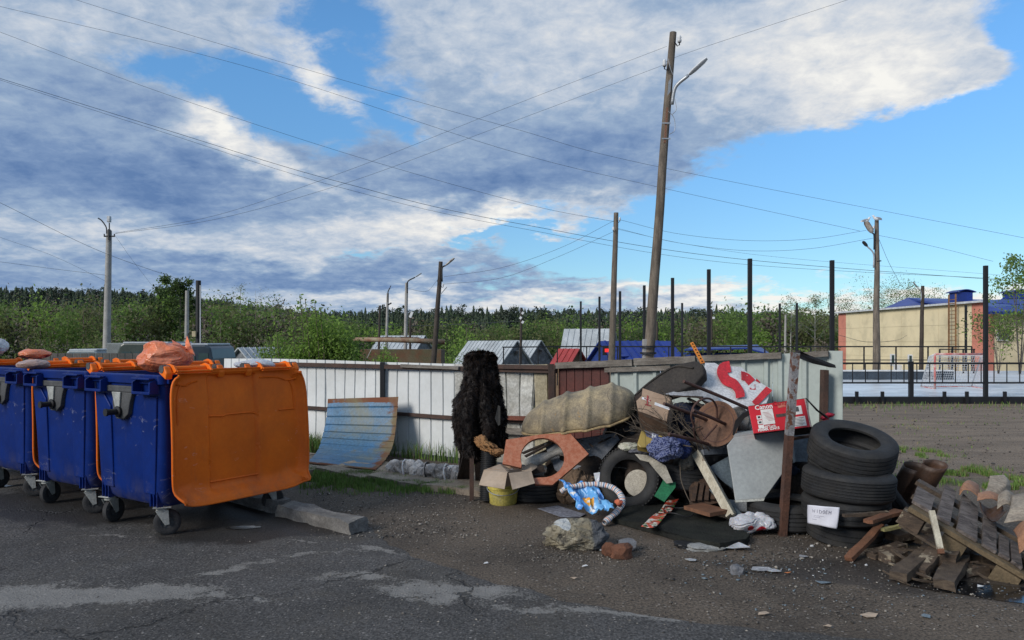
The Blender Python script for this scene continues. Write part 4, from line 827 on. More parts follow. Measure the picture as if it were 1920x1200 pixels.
# gulls
m_gull = M('gull_white', (.75, .75, .74), sc=5, bump=0, fine=0); m_gullg = M('gull_grey', (.30, .32, .35), bump=0, fine=0)
for (px_, py_, fl, lb) in ((1623.5, 413.5, 1, 'white gull perched on the upper lamp head'), (1644, 410, -1, 'white gull perched on the very top of the pole')):
    c = W(px_, py_, 26.85); T_ = thing('gull', c-Vector((0, 0, .1)), lb, 'bird', 'gulls on the lamp pole')
    pth = [c+Vector((-.20*fl, 0, -.05)), c+Vector((-.08*fl, 0, -.01)), c, c+Vector((.08*fl, 0, .03)), c+Vector((.12*fl, 0, .09)), c+Vector((.15*fl, 0, .10)), c+Vector((.19*fl, 0, .09))]
    MB().tube(catmull(pth, 3), [.006, .02, .03, .045, .055, .06, .065, .065, .06, .05, .04, .038, .036, .038, .036, .02, .012, .008, .004][:19], 8).build('body', m_gull, T_, smooth='all')
    for s_ in (-1, 1):
        MB().blob(c+Vector((-.05*fl, s_*.05, .01)), (.12, .015, .04), 0, 1, 1, 2, Matrix.Rotation(-.25*fl, 3, 'Y')).build('wing', m_gullg, T_, smooth='all'); MB().tube([c+Vector((0, s_*.02, -.03)), c+Vector((0, s_*.02, -.10))], .005, 4).build('leg', m_board, T_)
# wires
m_wire = M('wire', (.05, .055, .065), bump=0, fine=0, rough=.6)
def wire(label, pts, r=None, g='overhead wires'):
    P_ = [W(*p) for p in pts]; path = catmull(P_, 14); rs = [(r or .00042)*.46*max(4, p.y) for p in path]
    return tag(MB().tube(path, rs, 4, False).build('overhead_wire', m_wire), label, 'wire', g)
wire('highest wire crossing the whole sky down to the right edge', [(60, -38, 15), (150, 2, 15), (560, 126, 17), (960, 240, 20), (1250, 316, 23), (1920, 446, 30)])
wire('second wire running just under the highest one', [(-40, 2, 15), (0, 12, 15), (480, 130, 17), (960, 284, 20), (1240, 352, 23), (1612, 433, 27)])
wire('wire going on to the right from the gull pole', [(1646, 441, 27), (1750, 462, 30), (1862, 490, 34)])
wire('third wire falling from the left edge to the plain wooden pole', [(-40, 46, 12), (0, 60, 12), (330, 183, 14), (700, 303, 18), (1000, 386, 22), (1154, 416, 24)])
wire('fourth wire, upper of the close double line from the left', [(-40, 135, 11), (0, 147, 11), (300, 240, 13), (640, 342, 17), (960, 417, 22), (1400, 487, 32), (1900, 527, 45)], .0006)
wire('fourth wire, lower of the close double line from the left', [(-40, 137, 11), (0, 150, 11), (300, 246, 13), (640, 352, 17), (960, 425, 22), (1400, 496, 32), (1900, 524, 45)])
wire('low wire from the left edge to the dark pine', [(-40, 362, 18), (0, 380, 20), (205, 478, 35), (340, 525, 60)], .0005)
wire('faint wire at the left edge above the wood', [(-40, 428, 30), (0, 445, 30), (100, 480, 32), (198, 527, 35)], .0003)
wire('nearly level wire from the left edge to the concrete pole', [(-40, 488, 30), (0, 491, 30), (100, 504, 32), (200, 516, 35)], .0004)
wire('upper of two wires from the big pole to the concrete pole', [(1250, 87, 12), (940, 206, 17), (640, 324, 24), (400, 405, 30), (216, 437, 35)])
wire('lower of two wires from the big pole to the concrete pole', [(1244, 122, 12), (940, 236, 17), (640, 346, 24), (400, 412, 30), (216, 438, 35)])
wire('wire rising from the big pole to the upper right', [(1244, 122, 12), (1270, 106, 11.9), (1430, 52, 10.5), (1640, -17, 9)])
wire('upper sagging wire between the plain pole and the gull pole', [(1162, 412, 24), (1270, 438, 25), (1400, 451, 26), (1520, 448, 26.5), (1624, 432, 27)])
wire('lower sagging wire between the plain pole and the gull pole', [(1157, 428, 24), (1270, 455, 25), (1400, 470, 26), (1520, 466, 26.5), (1640, 446, 27)])
wire('long faint wire right of the plain pole', [(1158, 430, 24), (1300, 460, 26), (1500, 486, 30), (1880, 516, 40)], .0003)
wire('upper sagging wire from the plain pole to the dark lamp pole', [(1153, 413, 24), (1050, 465, 25), (940, 502, 26.5), (832, 519, 28)])
wire('lower sagging wire from the plain pole to the dark lamp pole', [(1153, 433, 24), (1050, 480, 25), (940, 521, 26.5), (831, 533, 28)])
wire('stay wire sloping from the gull pole to the roof', [(1647, 446, 27), (1668, 495, 35), (1688, 533, 48)], .0005)
wire('wire slack between the two lamp poles by the tank', [(820, 525, 28), (800, 546, 30), (770, 542, 33), (762, 538, 34)], .0004)
wire('thin wire over the wood from the post to the dark floodlight pole', [(351, 560, 42), (560, 592, 44), (760, 610, 45), (978, 602, 40)], .0006)
wire('thin wire right of the concrete pole', [(216, 442, 35), (250, 490, 45), (285, 535, 60)], .0003)
wire('low cable drooping across the beige wall', [(1572, 628, 40), (1625, 641, 40), (1680, 638, 42), (1700, 629, 44)], .0005)
# ================================================================ VANS behind the fence
def van(px0, px1, ytop, d, label, mcol, mroof):
    x0, x1 = U(px0)*d, U(px1)*d; g = gz((x0+x1)/2, d); zt_ = CZ+(HZ-ytop)/F*d; L = x1-x0; T_ = thing('van', ((x0+x1)/2, d, g), label, 'van')
    cut = [(0, .35), (0, .68), (.03, .88), (.07, .97), (.14, 1), (.86, 1), (.95, .96), (.985, .80), (1, .60), (1, .35)]; H_ = zt_-g; dep = 1.75
    def sect(y, ins): return [Vector((x0+L*lerp(c[0], .5, ins), y, g+H_*c[1]*(1-ins*.3))) for c in cut]
    v = sect(d-dep/2, 0)+sect(d+dep/2, 0); n = len(cut)
    MB().add(v, [tuple(range(n)), tuple(range(2*n-1, n-1, -1))]+[(i, i+n, (i+1) % n+n, (i+1) % n) for i in range(n)]).build('body', mcol, T_, bevel=.05)
    MB().box(((x0+x1)/2, d, zt_+.0), (L*.80, dep*.92, .07)).build('roof', mroof, T_, bevel=.03)
    for a_, b_ in ((.10, .28), (.32, .50), (.54, .70), (.74, .93)):
        w_ = MB().slab([Vector((x0+L*a_, d-dep/2-.012, g+H_*.68)), Vector((x0+L*b_, d-dep/2-.012, g+H_*.68)), Vector((x0+L*b_-.02, d-dep/2-.012, g+H_*.88)), Vector((x0+L*a_+.02, d-dep/2-.012, g+H_*.88))], .02, Vector((0, -1, 0))).build('window', m_pane, T_)
    for a_ in (.18, .8):
        wh = MB().lathe([(.16, -.09), (.30, -.09), (.33, -.05), (.33, .05), (.30, .09), (.16, .09)], (x0+L*a_, d-dep/2+.05, g+.33), Matrix.Rotation(math.pi/2, 3, 'X'), 20, True).build('wheel', M('van_tyre', (.02, .02, .02), rough=.9), T_); MB().lathe([(0, -.07), (.16, -.07), (.16, .07), (0, .07)], (x0+L*a_, d-dep/2+.05, g+.33), Matrix.Rotation(math.pi/2, 3, 'X'), 16).build('rim', m_galv, wh)
van(246, 350, 643, 22, 'dark green van with a pale roof, partly behind the orange bag', M('van_green', (.05, .065, .055), rough=.35, bump=0, fine=.03), M('van_roof', (.34, .37, .40), rough=.4, bump=0))
van(318, 423, 646, 21, 'dark blue van with a silver rounded roof right of the orange bag', M('van_blue', (.03, .045, .06), rough=.3, bump=0, fine=.03), MATS['van_roof'])
van(150, 215, 656, 24, 'low grey car roof just left of the concrete pole', M('car_grey', (.2, .24, .26), rough=.35, bump=0), MATS['van_roof'])
tb = thing('tarpaulin_box', tuple(W(228, 665, 23)), 'grey boxy truck body right of the concrete pole', 'truck'); tb.location.z = gz(tb.location.x, 23)
MB().box(Vector((tb.location.x, 23.5, (tb.location.z+.4+CZ-.05)/2)), (.62, 1.6, CZ-.05-tb.location.z-.4)).build('box', M('truck_grey', (.20, .22, .22), rough=.7), tb, bevel=.03)
MB().box(Vector((tb.location.x, 22.8, tb.location.z+.35)), (.6, .3, .5)).build('chassis', m_black, tb)
for s_ in (-.2, .2): MB().lathe([(0, -.1), (.3, -.1), (.3, .1), (0, .1)], (tb.location.x+s_, 23.0, tb.location.z+.3), Matrix.Rotation(math.pi/2, 3, 'X'), 16).build('wheel', MATS['van_tyre'], tb)
gc = thing('garden_fence', tuple(W(240, 665, 18)), 'low dark garden fence behind the containers', 'fence'); gc.location.z = gz(gc.location.x, 18)
for k in range(16):
    a_ = W(60+k*14, 662, 17); MB().box(Vector((a_.x, 17, (CZ-.27+gz(a_.x, 17))/2)), (.15, .02, CZ-.27-gz(a_.x, 17))).build('board', M('old_board', (.07, .065, .06), (.11, .10, .09), sc=3), gc)
# ================================================================ SHEET METAL FENCE
FD = Vector((.8371, -.5471, 0)); FN = Vector((-.5471, -.8371, 0))
def fl(px): k = U(px); return (9.07*k+.13)/(2.647+1.73*k)*3.162       # metres along the fence met by column px
def FP(s, z=0, out=0): p = Vector((-.13, 9.07, 0))+FD*s+FN*out; p.z = z; return p
m_fw = M('fence_white', (.66, .68, .68), (.59, .61, .61), sc=1.2, rough=.45, bump=.03, dirt=.4, dirtc=(.40, .40, .37), fine=.05, spot=(.32, .27, .2), spot_t=.74)
m_fd = M('fence_dented', (.52, .52, .49), (.34, .33, .29), sc=2.2, rough=.35, metal=.2, bump=.1, dirt=.7, dirtc=(.26, .23, .18))
m_fb = M('fence_beige', (.36, .32, .22), (.26, .22, .14), sc=3, rough=.6, spot=(.16, .09, .05), spot_t=.62)
m_fr = M('fence_red', (.095, .022, .016), (.065, .016, .013), sc=3, rough=.6, bump=.05, spot=(.035, .02, .015), spot_t=.68)
m_fg = M('fence_pale_green', (.38, .43, .405), (.32, .365, .34), sc=1.4, rough=.5, bump=.03, dirt=.35, dirtc=(.28, .29, .26), fine=.05)
m_rail = M('rail_brown', (.075, .042, .032), (.045, .03, .025), sc=7, rough=.8, bump=.2); m_oldw = M('old_timber', (.20, .175, .15), (.12, .105, .09), sc=7, rough=.95, bump=.6, streak=(.7, .7, 6), dirt=.5, dirtc=(.30, .28, .25))
fen = thing('metal_fence', FP(-1.5), 'long white profiled metal fence, left stretch behind the blue sheet and the containers', 'fence')
def corr(s0, s1, z0, za, zb, m, par, pitch=.20, kind_='groove', bow=0, seed=0, out=0.0, name='sheet'):
    pr = []; s = s0
    while s < s1-1e-6:
        e = min(s+pitch, s1)
        if kind_ == 'groove': pr += [(s, 0), (e-.022, 0), (e-.016, -.022), (e-.006, -.022)]
        else: pr += [(s, 0), (s+.045, 0), (s+.060, .028), (s+.095, .028), (s+.110, 0)]
        s = e
    pr.append((s1, 0)); nz = 10; rows = []
    for j in range(nz+1):
        t = j/nz
        for s, o in pr:
            z = lerp(z0, lerp(za, zb, (s-s0)/(s1-s0)), t); b = bow*noise.noise(Vector((s*2.3, t*2.6, seed)))+.004*noise.noise(Vector((s*3, t*5, seed+9)))
            rows.append(FP(s, z, o+b+out))
    n = len(pr); fs = [(j*n+i, j*n+i+1, (j+1)*n+i+1, (j+1)*n+i) for j in range(nz) for i in range(n-1)]
    k = len(rows); rows += [p-FN*.003 for p in rows]; fs += [tuple(q+k for q in f[::-1]) for f in fs]
    e0 = (nz)*n; fs += [(e0+i, e0+i+1, e0+i+1+k, e0+i+k) for i in range(n-1)]
    o = mk(name, rows, fs, m, par, smooth=30); return o
s_end = fl(1038); s = s_end-.22; cuts = [s_end, fl(1002)]
while cuts[-1] > fl(470): cuts.append(cuts[-1]-1.17)
for i in range(len(cuts)-1):
    s1, s0 = cuts[i], cuts[i+1]
    corr(s0+.004, s1-.004, .03 if i != 0 else .05, 1.225+.012*math.sin(i*5), 1.225+.012*math.sin(i*5+1.4), m_fb if i == 0 else (m_fd if i == 1 else m_fw), fen, .195, 'groove', .02 if i == 0 else .05 if i == 1 else .012, i)
z_t = 1.16
for a_, b_ in ((fl(470), fl(722)), (fl(722), fl(880)), (fl(880), fl(1050))):
    MB().bar(FP(a_+.02, z_t, .04), FP(b_-.02, z_t-(.01 if b_ > 1 else 0), .04), .05, .055).rough(2, .003, 6, a_).build('rail', m_rail if a_ < 0 else m_rail, fen)
for a_, b_, z in ((fl(470), fl(722), .535), (fl(722), fl(872), .535), (fl(872), fl(1040), .55)): MB().bar(FP(a_+.02, z, .035), FP(b_-.02, z-.0, .035), .04, .045).rough(2, .003, 6, a_+3).build('rail', m_rail, fen)
for px_ in (500, 722, 1041): MB().bar(FP(fl(px_), 0, .05), FP(fl(px_), 1.22, .05), .07 if px_ != 1041 else .09, .06).build('post', m_rail if px_ == 1041 else m_black, fen, bevel=.004)
MB().bar(FP(fl(760), 1.178, .085), FP(fl(868), 1.165, .085), .03, .04).rough(3, .004, 9, 2).build('plank', m_oldw, fen)
MB().bar(FP(fl(925), 1.195, .08), FP(fl(1048), 1.20, .08), .03, .05).rough(3, .004, 9, 5).build('plank', m_rail, fen)
MB().bar(FP(fl(900), .42, .09), FP(fl(1010), .44, .09), .03, .07).rough(3, .004, 9, 5).build('plank', m_oldw, fen)
MB().bar(FP(fl(925), .58, .10), FP(fl(1000), .60, .12), .03, .05).build('plank', M('red_strip', (.16, .05, .03)), fen)
# red-brown boarded section
fr = thing('metal_fence', FP(fl(1095)), 'dark red boarded section between the two pale fence stretches', 'fence')
a_ = fl(1048); b_ = fl(1143); n_ = 6
for k in range(n_): s0, s1 = lerp(a_, b_, k/n_), lerp(a_, b_, (k+1)/n_); MB().add([FP(s, z, o) for z in (.05, 1.22) for s, o in ((s0+.003, .015), (s1-.003, .015), (s1-.003, -.015), (s0+.003, -.015))], [(0, 1, 5, 4), (1, 2, 6, 5), (2, 3, 7, 6), (3, 0, 4, 7), (4, 5, 6, 7), (3, 2, 1, 0)]).build('board', m_fr, fr, bevel=.003)
MB().bar(FP(fl(1043), 0, .10), FP(fl(1040), 1.24, .08), .07, .07).build('post', m_rail, fr)
# pale green stretch
fg = thing('metal_fence', FP(fl(1350)), 'pale grey-green profiled metal fence behind the rubbish heap', 'fence'); sA, sB = fl(1145), fl(1568); n_ = 4
ztop = lambda s: lerp(1.285, 1.405, (s-sA)/(sB-sA))
for k in range(n_): s0, s1 = lerp(sA, sB, k/n_)+.003, lerp(sA, sB, (k+1)/n_)-.003; corr(s0, s1, .05, ztop(s0), ztop(s1), m_fg, fg, .222, 'rib', .02, k+20)
for k, (a_, b_, dz_, h_) in enumerate(((1046, 1192, -.03, .07), (1192, 1310, -.022, .075), (1310, 1470, -.015, .06), (1500, 1558, -.02, .05))):
    s0, s1 = fl(a_)+.01, fl(b_)-.01; MB().bar(FP(s0, ztop(s0)+dz_, .06), FP(s1, ztop(s1)+dz_, .06), .05, h_).rough(4, .005, 9, k).build('plank', m_oldw, fg)
s0, s1 = fl(1138), fl(1262); MB().bar(FP(s0, ztop(s0)-.10, .055), FP(s1, ztop(s1)-.10, .055), .03, .05).rough(4, .005, 9, 8).build('plank', m_oldw, fg)
s0 = fl(1553); MB().slab([FP(s0+.01, .1, .03), FP(s0+.13, .1, .03), FP(s0+.13, ztop(s0)+.01, .03), FP(s0+.01, ztop(s0)+.01, .03)], .012, FN).build('edge_strip', m_fg, fg)
# ================================================================ WASTE CONTAINERS
def plastic(name, col, col2, scr):
    m = M(name, col, col2, sc=2.5, rough=.42, bump=.03, fine=.05, dirt=.45, dirtc=tuple(x*.55+.012 for x in col), spec=.16); t = NT(m.node_tree); b = t.n['Principled BSDF']; src = b.inputs['Base Color'].links[0].from_socket
    co = t.new('ShaderNodeTexCoord').outputs['Object']; s = t.new('ShaderNodeSeparateXYZ'); t.put(s.inputs[0], co)
    sc1 = t.noise(t.vm('ADD', t.vm('MULTIPLY', co, (3, 2.2, 11)), t.vm('SCALE', t.noise(co, 2.5, 2, .5, 0, 'Color'), 3.0)), 3.0, 1, .3); k = t.m('MULTIPLY', t.m('MULTIPLY', t.ss(sc1, .700, .715), t.ss(sc1, .745, .73)), t.ss(t.noise(co, 3, 3, .5), .5, .62))
    c = t.mix(t.m('MULTIPLY', k, .3), src, tuple(min(1, x*.6+.28) for x in col))
    g = t.m('MULTIPLY', t.m('ADD', t.ss(s.outputs[2], .50, .22), t.m('MULTIPLY', t.ss(t.noise(t.vm('MULTIPLY', co, (9, 9, 1.2)), 2, 6, .7), .55, .8), .8)), t.ss(t.noise(co, 5, 8, .72), .40, .68))
    t.put(b.inputs['Base Color'], t.mix(t.m('MULTIPLY', g, .38), c, (.12, .105, .09))); t.put(b.inputs['Roughness'], t.m('MULTIPLY_ADD', g, .3, .42)); return m
m_blue = plastic('blue_plastic', (.002, .020, .150), (.002, .015, .112), 1); m_or = plastic('orange_plastic', (.80, .165, .014), (.68, .135, .012), 1)
m_mount = M('grey_rubber', (.07, .072, .075), (.045, .047, .05), sc=8, rough=.7); m_galvg = M('zinc_grey', (.42, .43, .41), (.30, .31, .29), sc=12, rough=.5, metal=.25)
m_tyreg = M('caster_rubber', (.036, .036, .038), (.024, .024, .026), sc=10, rough=.85, bump=.2)
TH = math.atan2(.835, .55); E1 = Vector((math.cos(TH), math.sin(TH), 0)); E2 = Vector((-math.sin(TH), math.cos(TH), 0))
LL, WW, ZR = 1.28, 1.04, 1.245
def rrect(hx, hy, r, n=5):
    out = []
    for cx_, cy_, a0 in ((hx-r, hy-r, 0), (-hx+r, hy-r, 90), (-hx+r, -hy+r, 180), (hx-r, -hy+r, 270)):
        for k in range(n+1): a = math.radians(a0+90*k/n); out.append((cx_+math.cos(a)*r, cy_+math.sin(a)*r))
    return out
def make_bin():
    T_ = thing('waste_container', (0, 0, 0), 'x', 'waste container', 'blue waste containers standing in a row')
    mb = MB(); secs = [(.225, LL/2-.11, WW/2-.11, .05), (.26, LL/2-.075, WW/2-.075, .07), (.34, LL/2-.055, WW/2-.055, .07), (.70, LL/2-.045, WW/2-.04, .06), (1.08, LL/2-.03, WW/2-.02, .05), (1.17, LL/2-.025, WW/2-.015, .05),
                       (1.175, LL/2, WW/2, .05), (1.235, LL/2+.002, WW/2+.002, .05), (1.245, LL/2-.005, WW/2-.005, .045), (1.245, LL/2-.05, WW/2-.05, .03), (1.20, LL/2-.055, WW/2-.055, .03), (.45, LL/2-.10, WW/2-.10, .03)]
    n = 24
    for z, hx, hy, r in secs: mb.v += [(x, y, z) for x, y in rrect(hx, hy, r)]
    for i in range(len(secs)-1): mb.f += [(i*n+k, i*n+(k+1) % n, (i+1)*n+(k+1) % n, (i+1)*n+k) for k in range(n)]
    mb.f += [tuple(range(n-1, -1, -1)), tuple(range((len(secs)-1)*n, len(secs)*n))]
    body = mb.build('body', m_blue, T_, smooth=35)
    # raised side pilasters with the slanted shoulder on the short faces
    for sx in (-1, 1):
        for sy in (-1, 1):
            X = sx*(LL/2-.03); q = [(sy*.31, 1.08), (sy*.215, .98), (sy*.215, .32), (sy*.37, .32), (sy*.44, 1.08)]
            P_ = [Vector((sx*(LL/2-lerp(.058, .028, (z-.32)/.76)+.012), y, z)) for y, z in q]; MB().slab(P_, .03, Vector((sx, 0, 0))).build('pilaster', m_blue, T_, bevel=.008)
    for sx in (-1, 1):
        for sy in (-1, 1):          # corner ribs over the wheels and carrying lugs at the rim
            for k in range(3): MB().box((sx*(LL/2-.075), sy*(.30+k*.045), .285), (.05, .008, .12)).build('rib', m_blue, body)
            y0 = sy*.345; lug = MB(); X = sx*(LL/2+.03)
            for dy in (-.115, .115): lug.add([Vector((sx*(LL/2-.02), y0+dy+w_, z)) for w_ in (-.009, .009) for z in (1.225, 1.10)]+[Vector((sx*(LL/2+.055), y0+dy+w_, z)) for w_ in (-.009, .009) for z in (1.19, 1.10)], [(0, 1, 3, 2), (4, 6, 7, 5), (0, 4, 5, 1), (2, 3, 7, 6), (0, 2, 6, 4), (1, 5, 7, 3)])
            lug.box((sx*(LL/2+.05), y0, 1.108), (.016, .24, .022)); lug.box((sx*(LL/2+.02), y0, 1.108), (.07, .24, .012)); lug.box((sx*(LL/2+.035), y0, 1.215), (.05, .24, .014)); lug.build('rim_handle', m_blue, T_, bevel=.004)
    for sx in (-1, 1):              # trunnion: bar, rubber shield, steel arm, pin
        X = sx*(LL/2-.012); MB().box((X, .02, 1.125), (.03, .46, .05)).build('mount_bar', m_mount, T_, bevel=.008)
        sh = [(-.155, 1.10), (-.13, 1.085), (-.10, 1.02), (-.075, .93), (-.01, .885), (.09, .885), (.135, .93), (.15, 1.02), (.12, 1.10)]
        MB().slab([Vector((X+sx*.012, y, z)) for y, z in sh], .05, Vector((sx, 0, 0))).build('trunnion_shield', m_mount, T_, bevel=.012)
        MB().slab([Vector((X+sx*.026, y, z)) for y, z in ((.01, 1.10), (.135, 1.10), (.085, .975), (.025, .965))], .014, Vector((sx, 0, 0))).build('trunnion_arm', m_galvg, T_, bevel=.004)
        MB().lathe([(0, 0), (.045, 0), (.045, .012), (.024, .016), (.024, .085), (.030, .088), (.030, .105), (0, .105)], (X+sx*.02, .045, .945), Matrix.Rotation(sx*math.pi/2, 3, 'Y'), 16).build('trunnion_pin', m_black, T_, smooth=40)
    # hinge side wall rail
    MB().box((0, -WW/2-.012, 1.20), (1.18, .03, .045)).build('hinge_rail', m_blue, T_, bevel=.005)
    # lid: folded over, its hollow inner side showing
    lw, lh = 1.29, 1.035; y_h = -WW/2-.045; zt_ = 1.285
    def lidp(u_, v_):
        a, b = u_*2-1, v_*2-1
        x = a; y = b; k = 7.0                                   # squircle mapping for the round corners
        m_ = max(abs(a), abs(b)); l_ = (abs(a)**k+abs(b)**k)**(1/k)
        f_ = (m_/l_) if l_ > 0 else 1; x *= f_; y *= f_
        dn = (y+1)/2; px_, pz = x*lw/2*(1-.015*(1-dn)), zt_-.0-dn*lh
        ed = min(1-abs(a), (1-b)*.5*2) if b > 0 else 1-abs(a)
        rise = .065*(1-sstep(0, .10, 1-abs(a))) + .085*(1-sstep(0, .30, (1-b)))**1.6; rise = max(rise, .065*(1-sstep(0, .1, 1-abs(a))))
        top = .025*(1-sstep(0, .10, b+1))
        pan = .028*sstep(-.455, -.43, x)*(1-sstep(.25, .275, x)) if y > -.90 else 0
        pan = pan*(1-sstep(.80, .9, y)); bow = .02*math.sin(math.pi*dn)
        return Vector((px_, y_h-.015-bow+.012-rise-top+pan+.03*(1-dn)*0-.055*dn, pz))
    lid = MB().grid(lidp, 90, 70, -.006).build('lid', m_or, T_, smooth=32)
    lip = [lidp(t, 0) for t in (1, .75, .5, .25, 0)]
    per = [lidp(0, j/30) for j in range(31)]+[lidp(i/30, 1) for i in range(1, 31)]+[lidp(1, 1-j/30) for j in range(1, 31)]
    MB().tube([p+Vector((0, .004, 0)) for p in per], .010, 6).build('lid_edge', m_or, lid, smooth='all')
    def rib(u0, v0, u1, v1, h_=.014, wd=.007, nn=8):
        P_ = [lidp(lerp(u0, u1, t/nn), lerp(v0, v1, t/nn))+Vector((0, -.004, 0)) for t in range(nn+1)]; MB().tube(P_, wd, 4, True).build('rib', m_or, lid)
    for r_ in ((.03, .085, .20, .085), (.66, .085, .97, .085), (.28, .36, .63, .36), (.28, .86, .63, .86), (.065, .09, .065, .40), (.93, .10, .93, .36), (.80, .36, .93, .36)): rib(*r_)
    # hinge handles
    for x0, wd in ((-.42, .30), (.36, .30)):
        q = MB()
        for s_ in (-1, 1):
            for y_, z_ in ((0, 0),): q.add([Vector((x0+s_*wd/2+w_, y, z)) for w_ in (-.008, .008) for y, z in ((-WW/2+.05, 1.315), (-WW/2-.01, 1.33), (-WW/2-.07, 1.315), (-WW/2-.105, 1.275), (-WW/2-.06, 1.25), (-WW/2+.04, 1.25))],
                  [(0, 1, 2, 3, 4, 5), (11, 10, 9, 8, 7, 6)]+[(i, i+6, (i+1) % 6+6, (i+1) % 6) for i in range(6)])
        q.box((x0, -WW/2-.10, 1.274), (wd, .022, .012)); q.box((x0, -WW/2-.06, 1.256), (wd, .08, .008))
        hd = q.build('hinge_bracket', m_or, lid, bevel=.003)
        MB().tube([Vector((x0-wd/2, -WW/2-.02, 1.292)), Vector((x0+wd/2, -WW/2-.02, 1.292))], .020, 12).build('hinge_rod', m_or, lid, smooth=50)
    for x0 in (-.61, -.16, .10, .595):
        MB().add([Vector((x0+w_, y, z)) for w_ in (-.028, .028) for y, z in ((-WW/2+.03, 1.26), (-WW/2+.01, 1.315), (-WW/2-.04, 1.312), (-WW/2-.075, 1.26), (-WW/2-.06, 1.21))], [(0, 1, 2, 3, 4), (9, 8, 7, 6, 5)]+[(i, i+5, (i+1) % 5+5, (i+1) % 5) for i in range(5)]).build('hinge_knuckle', m_or, lid, bevel=.01)
        MB().lathe([(0, -.032), (.03, -.032), (.03, .032), (0, .032)], (x0, -WW/2-.01, 1.29), Matrix.Rotation(math.pi/2, 3, 'Y'), 14).build('hinge_pin', m_mount, lid, smooth=40)
    for x0 in (-.3,): MB().tube([(-LL/2+.02, -WW/2-.055, 1.262), (LL/2-.02, -WW/2-.055, 1.262)], .013, 8).build('lid_rim', m_or, lid, smooth=50)
    # casters
    for sx, sy, sw in ((-1, -1, -34), (-1, 1, 16), (1, -1, -8), (1, 1, -40)):
        c = Vector((sx*.50, sy*.385, .100)); A_ = Matrix.Rotation(math.radians(sw), 3, 'Z'); top = c+A_@Vector((-.035, 0, 0)); cs = MB()
        cs.box((top.x, top.y, .222), (.13, .12, .008), A_); cs.lathe([(0, .19), (.045, .19), (.045, .218), (0, .218)], (top.x, top.y, 0), None, 14)
        for s_ in (-1, 1): cs.add([top+A_@Vector((x, s_*.038+w_, z)) for w_ in (-.003, .003) for x, z in ((-.05, .10), (.045, .10), (.052, -.012), (.020, -.018))], [(0, 1, 2, 3), (7, 6, 5, 4)]+[(i, i+4, (i+1) % 4+4, (i+1) % 4) for i in range(4)])
        ca = cs.build('caster', m_galvg, T_, bevel=.002); Rw = A_ @ Matrix.Rotation(math.pi/2, 3, 'X')
        MB().lathe([(.045, -.022), (.062, -.025), (.084, -.027), (.098, -.018), (.100, 0), (.098, .018), (.084, .027), (.062, .025), (.045, .022)], c, Rw, 28).build('wheel', m_tyreg, ca, smooth=50)
        h_ = MB().lathe([(0, -.028), (.018, -.028), (.018, -.014), (.05, -.014), (.05, .014), (.018, .014), (.018, .028), (0, .028)], c, Rw, 16)
        for k in range(6): h_.bar(c+Rw@Vector((0, 0, 0)), c+Rw@Vector((math.cos(k*1.047)*.055, math.sin(k*1.047)*.055, 0)), .036, .012)
        h_.build('hub', m_mount, ca, smooth=40)
    return T_
bin0 = make_bin(); corner = W(322, 700, 5.60); c0 = Vector((corner.x-.085, corner.y, 0))+E1*LL/2+E2*WW/2; off = Vector((-.97, .72, 0))
BL = ['nearest blue waste container, its orange lid hanging open towards the pile', 'second blue waste container from the right, curved scratches on its end face', 'third blue waste container from the right, cut by the left edge of the photo', 'farthest blue waste container, only its rim showing at the left']
bins = []
for i in range(4):
    o = bin0 if i == 0 else copy_tree(bin0); o.location = c0+off*i+Vector((.0, .0, 0)); o.rotation_euler = (0, 0, TH+math.radians((0, .8, -.6, .5)[i])); o['label'] = BL[i]; bins.append(o)
# scratches on the second container (thin scuffed streaks)
# rubbish bags sitting in the containers
def bag_mat(name, col, col2, tr=.25):
    m = M(name, col, col2, sc=6, rough=.28, bump=.5, bsc=11, fine=.05, spec=.5)
    b = m.node_tree.nodes['Principled BSDF']; b.inputs['Transmission Weight'].default_value = tr; b.inputs['Subsurface Weight'].default_value = .15; b.inputs['Subsurface Radius'].default_value = (.05, .02, .01); return m
m_bago = bag_mat('orange_bag_film', (.92, .24, .085), (.84, .30, .16)); m_bagw = bag_mat('white_bag_film', (.72, .73, .76), (.60, .61, .64))
def bag(name, label, c, rad, m, seed, amp=.22, knot=None, parts=True, fr=1.7, grp=None, cat='bag'):
    T_ = thing(name, Vector(c)-Vector((0, 0, rad[2])), label, cat, grp); MB().bagblob(c, rad, seed, 6, planes=7, creases=26, depth=.022, amp=.10, pull=(Vector(knot)-Vector(c)) if knot else None).build('body', m, T_, smooth='all')
    if knot:
        k = Vector(knot); c = Vector(c); q = MB(); dv = (k-c).normalized(); R = frame(dv); n = 22; vs = []
        for i, (t, r) in enumerate(((0, .085), (.35, .05), (.55, .022), (.65, .016), (.78, .045), (1, .075))):
            for s_ in range(n): a = 6.283*s_/n; rr = r*(1+.30*math.sin(a*5+i+seed)); vs.append(c.lerp(k, .45+.55*t)+R@Vector((math.cos(a)*rr, math.sin(a)*rr, 0)))
        q.add(vs, [(i*n+s_, i*n+(s_+1) % n, (i+1)*n+(s_+1) % n, (i+1)*n+s_) for i in range(5) for s_ in range(n)]); q.build('knot', m, T_, smooth='all')
    return T_
b1 = W(308, 668, 5.98); bag('rubbish_bag', 'big knotted orange rubbish bag bulging out of the nearest container', b1, (.21, .2, .135), m_bago, 3, .17, W(359, 650, 6.05), grp='orange rubbish bags')
bag('rubbish_bag', 'flat corner of an orange bag rising over the third container', W(66, 664, 7.3), (.13, .15, .055), m_bago, 8, .2, grp='orange rubbish bags')
bag('rubbish_bag', 'round white bag at the left edge behind the containers', W(-6, 650, 7.9), (.10, .12, .09), m_bagw, 4, .1, grp='white rubbish bags')
